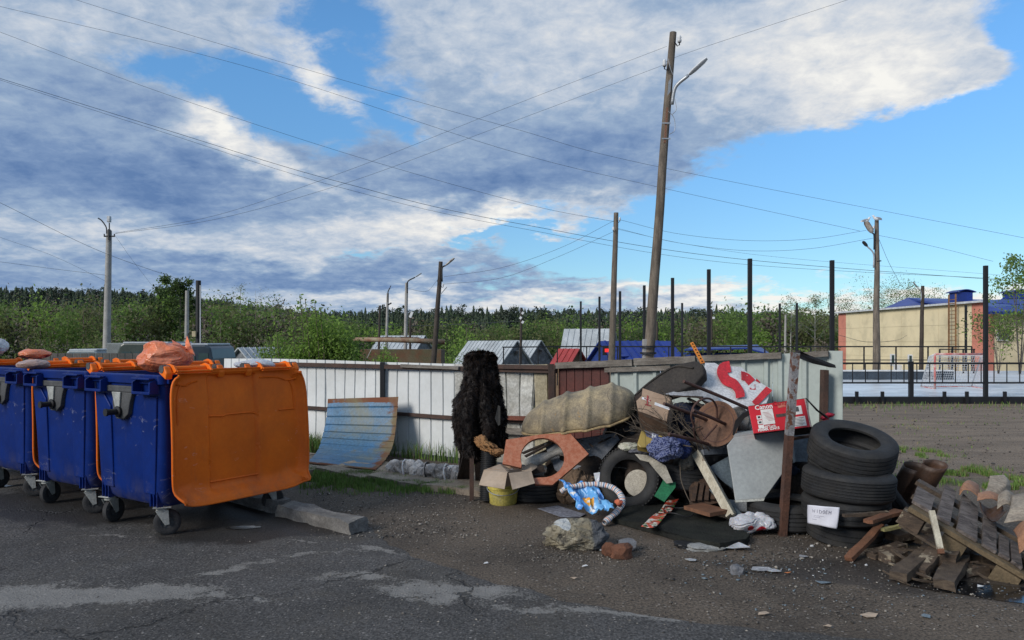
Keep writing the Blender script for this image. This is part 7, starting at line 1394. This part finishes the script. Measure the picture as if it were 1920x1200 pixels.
# --- concrete lump, rusty bricks, rubble
m_lump = bpy.data.materials.new('broken_concrete'); m_lump.use_nodes = True; t = NT(m_lump.node_tree); b = t.n['Principled BSDF']; co = t.new('ShaderNodeTexCoord').outputs['Object']; vo = t.new('ShaderNodeTexVoronoi'); t.put(vo.inputs[0], t.vm('ADD', co, t.vm('SCALE', t.noise(co, 9, 5, .7, 0, 'Color'), .16))); vo.inputs['Scale'].default_value = 17; vs_ = t.new('ShaderNodeSeparateXYZ'); t.put(vs_.inputs[0], vo.outputs['Color'])
c = t.mix(vs_.outputs[0], (.22, .185, .12), (.40, .36, .27)); c = t.mix(t.ss(t.noise(co, 16, 6, .7), .52, .62), c, (.085, .075, .06)); c = t.mix(t.m('MULTIPLY', t.ss(t.noise(co, 9, 5, .6), .4, .6), .35), c, (.12, .11, .09))
sw = t.new('ShaderNodeSeparateXYZ'); t.put(sw.inputs[0], co); cx3 = t.new('ShaderNodeCombineXYZ'); t.put(cx3.inputs[0], sw.outputs[0]); t.put(cx3.inputs[1], sw.outputs[2]); cxz = cx3.outputs[0]
c = t.mix(t.ss(t.m('ADD', t.blobs(cxz, [(-.09, .19, .085, .045, -25, 1), (-.17, .20, .03, .03, 0, .8)]), t.m('MULTIPLY', t.noise(co, 14, 4, .6), .6)), .95, 1.0), c, (.50, .52, .52)); c = t.mix(t.ss(t.blobs(co, [(.20, .0, .11, .3, 0, 1)]), .35, .5), c, (.10, .105, .115)); t.put(b.inputs['Base Color'], c); b.inputs['Roughness'].default_value = .95
bp = t.new('ShaderNodeBump'); bp.inputs['Distance'].default_value = .03; t.put(bp.inputs['Height'], t.m('ADD', vo.outputs['Distance'], t.noise(co, 30, 6, .7))); t.l.new(bp.outputs[0], b.inputs['Normal'])
tag(MB().bagblob(G(1083, 1014, .075)+Vector((0, .10, 0)), (.285, .15, .120), 33, 6, 34, 14, .07, Matrix.Rotation(-.2, 3, 'Z'), 0.0, None, .28).build('concrete_lump', m_lump, smooth=50), 'rough broken concrete lump with a white painted patch', 'concrete lump')
m_rb = M('rusty_brown_clay', (.16, .065, .035), (.10, .045, .028), sc=8, rough=.9, bump=.5)
for k, (x, y, r, m_, lb) in enumerate(((1147, 1036, .055, m_rb, 'angular rusty brown brick shard touching the concrete lump'), (1166, 1038, .062, m_rb, 'larger rusty brown brick shard next to the grey stone'), (1178, 1026, .05, M('stone_grey', (.17, .175, .19), (.12, .12, .13), sc=8, rough=.9, bump=.4), 'grey stone behind the brown brick shards'), (1385, 1074, .035, MATS['stone_grey'], 'single dark grey stone lying on the open dirt'))):
    tag(MB().blob(G(x, y, r*.6)+Vector((0, .04, 0)), (r*1.2, r, r*1.05), .35, 1.3, 40+k, 2, box_=.5, zmin=0).build('stone' if k > 1 else 'brick_shard', m_, smooth=0), lb, 'stone' if k > 1 else 'brick')
m_lm = M('light_mortar', (.30, .30, .29), (.20, .20, .19), sc=7, rough=.95, bump=.5)
for x, y, rx, lb in ((1322, 1027, .13, 'flat pale mortar slab at the front edge of the rug'), (1283, 1022, .07, 'thin dark plastic flake left of the mortar slab')): tag(MB().blob(G(x, y, .01), (rx, .07, .022), .35, 1.6, int(rx*100), 4, zmin=0, box_=.3).build('rubble_piece', m_lm if rx > .1 else m_black, smooth=30), lb, 'rubble')
sheetpoly('paper_scrap', 'crumpled white paper lying at the tip of the rug', 'paper', [G(x, y, .02+.02*(i % 2)) for i, (x, y) in enumerate(((1358, 1027), (1385, 1017), (1396, 1022), (1407, 1026), (1375, 1028)))], .003, m_bagw, rough_=.006)
# litter: hundreds of pebbles, chips and flakes
random.seed(5); LV, LF, LM, l0 = [], [], [], 0
ico = bmesh.new(); bmesh.ops.create_icosphere(ico, subdivisions=1, radius=1); IV = np.array([tuple(v.co) for v in ico.verts]); IF = np.array([[v.index for v in f.verts] for f in ico.faces]); ico.free()
def chips(n, f_pos, smin, smax, mats_, flat=.5):
    global l0
    for _ in range(n):
        x, y = f_pos(); s_ = random.uniform(smin, smax)*(1 if random.random() < .85 else 1.7); k = np.array([random.uniform(.6, 1.5), random.uniform(.5, 1.2), random.uniform(.3, .8)*flat*2]); a = random.random()*6.28
        Rz = np.array([[math.cos(a), -math.sin(a), 0], [math.sin(a), math.cos(a), 0], [0, 0, 1]]); v = (IV*(1+.25*RNG.normal(size=(len(IV), 1)))*k*s_)@Rz.T+np.array([x, y, s_*.3+.003]); LV.append(v); LF.append(IF+l0); l0 += len(IV); LM.append(np.full(len(IF), random.choice(mats_)))
def box_pos(x0, x1, y0, y1): return lambda: tuple(G(random.uniform(x0, x1), random.uniform(y0, y1))[:2])
def gau(x, y, sx, sy): return lambda: tuple(G(min(1990, random.gauss(x, sx)), max(820, min(1230, random.gauss(y, sy))))[:2])
chips(1100, gau(1080, 1036, 80, 12), .002, .006, [0, 1, 1, 2]); chips(330, gau(1500, 1020, 50, 22), .003, .007, [0, 1, 2, 2, 1, 1, 1]); chips(330, gau(1380, 1065, 70, 20), .003, .008, [1, 1, 2, 3]); chips(1500, box_pos(620, 1920, 930, 1190), .003, .006, [0, 1, 1, 1, 2, 2])
chips(900, box_pos(580, 900, 925, 1010), .003, .008, [0, 0, 1, 2]); chips(500, box_pos(0, 900, 990, 1200), .002, .004, [0, 1, 2]); chips(600, box_pos(1400, 1920, 1060, 1160), .003, .006, [1, 2, 1, 1, 0, 3]); chips(50, gau(1530, 1040, 45, 25), .005, .010, [4, 0, 3, 0]); chips(160, gau(1290, 950, 60, 30), .002, .004, [0, 4]); chips(500, box_pos(1600, 1920, 760, 900), .006, .014, [1, 2])
kind(fast_mesh('gravel', np.concatenate(LV), np.concatenate(LF), [M('chip_pale', (.30, .27, .235), (.22, .20, .17), sc=9), M('chip_mid', (.13, .115, .10), sc=9), M('chip_dark', (.05, .045, .04), sc=9), M('chip_blue', (.15, .19, .22), sc=9), M('chip_white', (.55, .56, .57), sc=9, fine=0)], np.concatenate(LM)), 'stuff')
random.seed(23); LI = ['blue-grey plastic flake', 'white paper flake', 'pale cardboard piece', 'orange scrap', 'white plastic tube end', 'clear film scrap', 'tan cardboard sliver', 'pale blue scrap', 'white paper chip', 'grey film scrap']
LP_ = [(1455, 1071, .07, 1, 'left of the orange scrap, in front of the post'), (1545, 1092, .06, 0, 'low on the dirt before the tyres'), (1632, 1154, .07, 2, 'largest one near the lower right road edge'), (1476, 1075, .025, 3, 'in front of the rusty post'), (1296, 1051, .045, 4, 'below the mortar slab'), (1506, 1043, .05, 5, 'between the rusty post and tyre stack'), (1432, 1152, .04, 6, 'near the road edge'), (1735, 1156, .04, 7, 'near the puddle'), (1096, 1062, .03, 8, 'below the concrete lump'), (1428, 1068, .09, 9, 'in the dirty patch before the post'), (1552, 1175, .04, 6, 'at the bottom of the dirt'), (912, 1056, .025, 8, 'on the dirt near the worn asphalt'), (1127, 1033, .02, 1, 'touching the brown brick shards'), (1075, 1085, .03, 2, 'on the open dirt below the concrete lump'), (1840, 1100, .03, 8, 'at the foot of the pallet')]
for x, y, s_, c_, lb in LP_:
    g_ = G(x, y, .008); a = random.random()*3; P_ = [g_+Vector((math.cos(a+k*1.25)*s_*random.uniform(.5, 1), math.sin(a+k*1.25)*s_*random.uniform(.3, .7), random.uniform(0, .012))) for k in range(5)]
    sheetpoly('litter_scrap', LI[c_]+' '+lb, 'litter', P_, .002, [MATS['chip_blue'], m_bagw, m_cardin, M('orange_scrap', (.6, .2, .06)), m_bagw, MATS['torn_film'], m_cardin, MATS['chip_blue'], MATS['chip_white'], MATS['torn_film']][c_])['group'] = 'litter on the dirt'
# ================================================================ TYRE STACK
tc_ = Vector((W(1588, 0, 5.62).x, 5.62, 0))
tyre('bottom tyre of the stack, half sunk into the dirt', tc_+Vector((.0, .04, .085)), (.06, -.12, 1), .27, .16, 11, grooves=2)
t3 = tyre('third tyre from the top of the stack, the one with the paper note', tc_+Vector((-.01, .0, .262)), (-.03, -.03, 1), .312, .175, 12, grooves=3)
tyre('second tyre from the top of the stack, ribbed tread', tc_+Vector((-.005, -.03, .443)), (.05, -.04, 1), .328, .19, 13, grooves=6)
tyre('narrow tyre squeezed right under the top tyre', tc_+Vector((.07, .14, .565)), (.12, -.10, 1), .29, .14, 14)
tyre('top tyre of the stack, tilted towards the camera with open centre', tc_+Vector((.078, .09, .682)), (.05, -.34, .93), .318, .205, 15, grooves=4)
tyre('tyre leaning behind the right side of the stack', tc_+Vector((.40, .26, .33)), (.75, -.35, .55), .32, .20, 16, grooves=4)
tyre('tyre lying low behind the left side of the stack', tc_+Vector((-.30, .42, .12)), (0, 0, 1), .31, .20, 17)
lump('dark blue-black sack stuck between the cabinet and the tyre stack', tc_+Vector((-.20, .95, .36)), (.24, .2, .30), m_nsack, 33)
nt_ = thing('paper_note', tuple(W(1540, 990, 5.27)), 'white handwritten paper note stuck on the tyre stack', 'note')
def notep(u_, v_):
    px = lerp(lerp(1513, 1573, u_), lerp(1512.5, 1568, u_), v_); py = lerp(lerp(946, 951, u_), lerp(980, 991, u_), v_); k = (px-1588)/F*5.3; d = 5.62-math.sqrt(max(.0, .337**2-k*k))+.0; return W(px, py, d)+Vector((0, -.012+.004*math.sin(u_*9+v_*4), 0))
MB().grid(notep, 20, 12, .001).build('paper', M('note_paper', (.60, .60, .66), (.55, .55, .61), sc=4, bump=.05, rough=.8, fine=.04), nt_, smooth='all')
STK = {'W': [[(0, 0), (.2, 1), (.5, .3), (.8, 1), (1, 0)]], 'I': [[(.5, 0), (.5, 1)]], 'N': [[(0, 1), (0, 0), (.9, 1), (.9, 0)]][:1], 'D': [[(0, 0), (0, 1), (.8, .9), (.9, .3), (0, 0)]], 'O': [[(.5, 0), (0, .4), (.3, 1), (.9, .8), (.9, .2), (.5, 0)]], 'E': [[(.8, .1), (.2, 0), (0, .5), (.6, .5), (0, .5), (.1, 1), (.8, .9)]], 'H': [[(0, 0), (0, 1)], [(0, .5), (.9, .45)], [(.9, 0), (.9, 1)]]}
ink = MB()
for k, ch_ in enumerate('WIDOEH'):
    for s_ in STK[ch_]: ink.tube([notep(.16+k*.105+x*.075, .20+y*.17)+Vector((0, -.002, 0)) for x, y in s_], .0019, 4)
for y_, x0, x1 in ((.52, .2, .55), (.60, .18, .42), (.72, .15, .30)): ink.tube([notep(lerp(x0, x1, t/12), y_+.02*math.sin(t*2.3)) +Vector((0, -.002, 0)) for t in range(13)], .0008, 4)
ink.build('handwriting', M('pen_ink', (.10, .10, .16), bump=0, fine=0), nt_)
# ================================================================ WOOD AND PALLET at the right
m_rot = M('rotten_wood', (.115, .080, .055), (.055, .040, .030), sc=7, rough=.9, bump=.7, streak=(1.5, 1.5, 6), spot=(.30, .25, .18), spot_sc=9, spot_t=.56); m_rot2 = M('brown_bark', (.17, .075, .040), (.10, .05, .03), sc=8, rough=.9, bump=.6)
m_wet_shade = M('wet_shade_timber', (.060, .042, .030), (.120, .088, .060), sc=8, rough=.6, bump=.6, streak=(2, 2, 6), spot=(.30, .26, .20), spot_sc=14, spot_t=.66)
def tb2(label, a, b, w_, h_, m, s, za=.0, zb=.0, da=None, db=None, **k):
    A = W(a[0], a[1], da) if da else G(a[0], a[1], za); B = W(b[0], b[1], db) if db else G(b[0], b[1], zb); return timber(label, A, B, w_, h_, m, s, **k)
tb2('long reddish bark plank leaning from the stack to the dirt', (1592, 1048), (1652, 985), .055, .03, m_rot2, 1, za=.02, db=5.35, name='plank', rg=.010)
tb2('ragged brown bark strip across the tyre with the note', (1627, 977), (1688, 958), .07, .025, m_rot2, 2, da=5.1, db=5.35, name='plank', rg=.014)
tb2('thin splinter board lying across the lower tyre', (1580, 966), (1665, 962), .03, .02, m_rot, 3, da=5.22, db=5.3, name='plank', rg=.008)
tb2('grey splintered board under the bark plank', (1632, 1043), (1692, 1020), .08, .03, m_rot, 4, za=.02, zb=.06, name='plank', rg=.010)
tb2('broad cracked board wedged beneath the upper left of the pallet', (1668, 1006), (1748, 985), .17, .05, m_rot, 5, za=.07, zb=.12, rg=.016)
tb2('dark beam end lying left of the grooved beam', (1684, 1080), (1752, 1028), .11, .06, m_wet_shade, 6, za=.045, zb=.10, rg=.012)
tb2('grooved pale-ended beam beside the dark beam', (1722, 1074), (1764, 1030), .09, .07, m_rot, 7, za=.04, zb=.12, rg=.012)
tb2('front short beam with a worn whitish end', (1768, 1096), (1800, 1046), .12, .055, m_wet_shade, 8, za=.04, zb=.07, rg=.014)
tb2('small round log end under the middle pallet block', (1775, 1050), (1788, 1035), .10, .10, m_rot, 9, za=.10, zb=.10, rg=.018)
tb2('short split board right of the front beam', (1800, 1072), (1845, 1064), .09, .045, m_rot, 10, za=.03, zb=.04, rg=.012)
tb2('dark board at the back under the pallet', (1700, 1000), (1860, 1050), .14, .05, m_wet_shade, 12, za=.06, zb=.06, rg=.012)
tb2('wet dark board low under the right of the pallet', (1800, 1040), (1915, 1078), .16, .05, m_wet_shade, 13, za=.03, zb=.03, rg=.012)
tb2('yellowish splinter between the bark plank and the pallet', (1655, 994), (1690, 986), .035, .02, M('yellow_splinter', (.34, .31, .13), (.22, .20, .09), sc=6), 14, da=5.15, db=5.2, name='plank', rg=.005)
tb2('small brown chunk on the ground left of the dark beam', (1660, 1046), (1690, 1040), .10, .06, m_rot, 15, za=.03, zb=.03, rg=.014)
wp = thing('white_stake', tuple(G(1765, 1040)), 'narrow white painted stake propped under the pallet', 'stake'); a_, b_ = W(1747, 958, 4.84), W(1763, 1030, 4.72); MB().bar(a_, b_, .034, .03, Vector((-.3, -1, 0))).rough(4, .003, 14, 2).build('stake', m_cream, wp, smooth=30); MB().bar(b_, b_+(b_-a_)*.12, .036, .032, Vector((-.3, -1, 0))).build('worn_end', m_rot2, wp)
pal = thing('pallet', tuple(W(1815, 1010, 4.9)), 'weathered grey wooden pallet leaning on the broken timbers', 'pallet')
m_slat = M('pallet_grey', (.185, .155, .138), (.070, .055, .050), sc=6, rough=.9, bump=.7, streak=(1.2, 5, 3), spot=(.035, .028, .025), spot_sc=5, spot_t=.60); m_bear = M('pallet_bearer', (.145, .105, .060), (.09, .068, .04), sc=6, rough=.9, bump=.5)
A_, B_, C_ = W(1710, 940, 5.02), W(1918, 1062, 4.62), W(1728, 893, 5.55); zf = lambda x, y: (1640+x*.2333, 840+y*.2333); nP = (B_-A_).cross(C_-A_).normalized(); nP = nP if nP.z > 0 else -nP
for i, q4 in enumerate((((340, 300), (495, 390), (460, 508), (298, 420)), ((565, 290), (662, 345), (610, 605), (495, 542)), ((705, 365), (842, 480), (830, 738), (655, 642)), ((872, 540), (985, 602), (985, 832), (865, 768)), ((1002, 688), (1080, 740), (1092, 892), (1000, 845)), ((1092, 742), (1172, 800), (1195, 962), (1100, 902)), ((1215, 820), (1300, 880), (1320, 1040), (1225, 985)))):
    cm = (sum(p[0] for p in q4)/4, sum(p[1] for p in q4)/4); P_ = onpl([zf(cm[0]+(p[0]-cm[0])*.90, p[1]) for p in q4], A_, B_, C_); mb = MB().slab(P_, .020, nP); mb.rough(3, .003, 10, i); mb.build('slat', m_slat, pal, smooth=30)
def plb(px, off): return [p-nP*off for p in onpl([zf(*p_) for p_ in px], A_, B_, C_)]
e_ = plb([(292, 448), (1190, 975)], .040); dE = (e_[1]-e_[0]).normalized(); bk_ = nP.cross(dE); bk_ = bk_ if bk_.y > 0 else -bk_
MB().bar(e_[0]+bk_*.045, e_[1]+dE*.12+bk_*.045, .09, .030, nP).rough(4, .003, 10, 1).build('bearer', m_bear, pal, smooth=30)
e2_ = plb([(362, 232), (810, 420)], .040); MB().bar(e2_[0]+bk_*.0, e2_[0]+dE*1.1, .09, .030, nP).rough(4, .003, 10, 2).build('bearer', m_wet_shade, pal, smooth=30); mid_ = plb([(330, 340), (480, 420)], .040); MB().bar(mid_[0], mid_[0]+dE*1.1, .09, .030, nP).rough(4, .003, 10, 2).build('bearer', m_wet_shade, pal, smooth=30)  # rear and middle bearers take the dark timber colour as painted shade between slats
for t_, bk2 in ((.07, .05), (.46, .05), (.93, .05), (.07, .45), (.46, .45), (.93, .45)):
    c_ = e_[0].lerp(e_[1], t_)+bk_*bk2-nP*.075; MB().box(c_, (.145, .10, .10), Matrix((dE, bk_, nP)).transposed()).rough(3, .006, 10, t_*10+bk2).build('block', m_rot if t_ < .1 else m_bear, pal, smooth=30)
for bk2 in (.05, .45): MB().bar(e_[0]+bk_*bk2-nP*.135, e_[1]+bk_*bk2-nP*.135, .09, .018, nP).rough(3, .003, 10, 2).build('bottom_board', m_wet_shade, pal, smooth=30)
random.seed(77)
def debris(name, label, n, area, L, m_list, zr):
    for mi_, m_ in enumerate(m_list):
        mb = MB()
        for k in range(n):
            p = area(); a = random.random()*3.14; l = random.uniform(*L); d_ = Vector((math.cos(a), math.sin(a)*.8, random.uniform(-.25, .35))).normalized(); p.z += random.uniform(*zr); w_ = random.uniform(.008, .03); h_ = random.uniform(.004, .014); s_ = MB().bar(p-d_*l/2, p+d_*l/2, w_, h_); s_.rough(2, .005, 20, k); mb.add(s_.v, s_.f)
        for i, v_ in enumerate(mb.v):
            if v_[2] < .003: mb.v[i] = (v_[0], v_[1], .003)
        tag(kind(mb.build(name, m_), 'stuff'), label+(' in a dark tone' if mi_ else ' in a pale brown tone'), 'debris')
debris('debris', 'splinters and laths strewn through the wood pile', 26, lambda: G(random.gauss(1760, 60), random.gauss(1050, 18)), (.06, .28), [m_rot, m_wet_shade], (.0, .06))
debris('debris', 'small broken slats and scraps strewn through the rubbish heap', 34, lambda: Vector((random.uniform(.45, 2.2), random.uniform(6.85, 7.15), 0)), (.05, .24), [m_oldw, m_dkw], (.05, .62))
# curled linoleum
m_lin = M('linoleum_brown', (.085, .045, .028), (.05, .03, .02), sc=5, rough=.5, bump=.2); m_linb = M('linoleum_back', (.30, .255, .20), (.19, .155, .12), sc=4, rough=.8, bump=.3, dirt=.5, dirtc=(.12, .09, .07)); m_lino = M('linoleum_tan', (.34, .17, .09), (.24, .12, .07), sc=5, rough=.6)
crv = catmull([Vector(p) for p in ((-.05, .06, 0), (-.10, .12, 0), (-.06, .19, 0), (.02, .17, 0), (.05, .12, 0), (.10, .09, 0), (.16, .11, 0), (.18, .17, 0), (.13, .21, 0), (.06, .20, 0))], 6); o_ = W(1735, 880, 5.75)-Vector((.03, .12, .02))
def linf(u_, v_): p = crv[min(len(crv)-1, int(round(u_*(len(crv)-1))))]; return o_+Vector((p.x*1.25-v_*.12, p.y*1.1+v_*.15, .03-v_*.36+.42*(p.y-.1)*(1-v_)))
tag(MB().grid(linf, len(crv)-1, 10, .005).build('linoleum', m_lin, smooth='all'), 'dark brown curled linoleum roll standing behind the pallet corner', 'linoleum')
def curl(label, pts, m, amp, s, nu=30, nv=30, t=.004): a, b, c, d = PT(*pts); return tag(patchq(a, b, c, d, lambda u_, v_: amp*(math.sin(u_*math.pi)*1.0+math.sin(v_*math.pi)*.5)+crumple(u_, v_, s, 1.5, amp*.14), nu, nv, t).build('linoleum', m, smooth='all'), label, 'linoleum', 'curled linoleum pieces')
curl('pale grey linoleum flap peaking behind the pallet', ((1855, 893, 5.55), (1878, 893, 5.7), (1890, 925, 5.5), (1832, 936, 5.3)), m_linb, .05, 1)
curl('tan glossy linoleum curl left of the pale flap', ((1808, 918, 5.6), (1836, 912, 5.6), (1838, 936, 5.35), (1800, 930, 5.4)), m_lino, .05, 2)
curl('tan linoleum edge in front of the pale flap', ((1834, 926, 5.35), (1872, 928, 5.35), (1874, 942, 5.2), (1832, 940, 5.2)), m_lino, .02, 3)
curl('dark underside of linoleum hanging over the pallet slats', ((1836, 938, 5.25), (1880, 940, 5.25), (1888, 958, 5.05), (1850, 968, 5.0)), m_lin, -.05, 4)
curl('crumpled beige linoleum corner sticking up at the right', ((1872, 930, 5.3), (1900, 928, 5.3), (1904, 958, 5.1), (1870, 955, 5.1)), m_linb, .04, 5)
curl('big beige linoleum sheet folded over the right end of the pallet', ((1896, 930, 5.25), (1950, 955, 5.2), (1960, 1012, 4.8), (1882, 982, 4.85)), m_linb, .07, 6)
curl('long beige linoleum roll running down off the right edge', ((1900, 998, 4.85), (1955, 1000, 4.8), (1965, 1060, 4.6), (1912, 1040, 4.6)), m_lino, .08, 7)
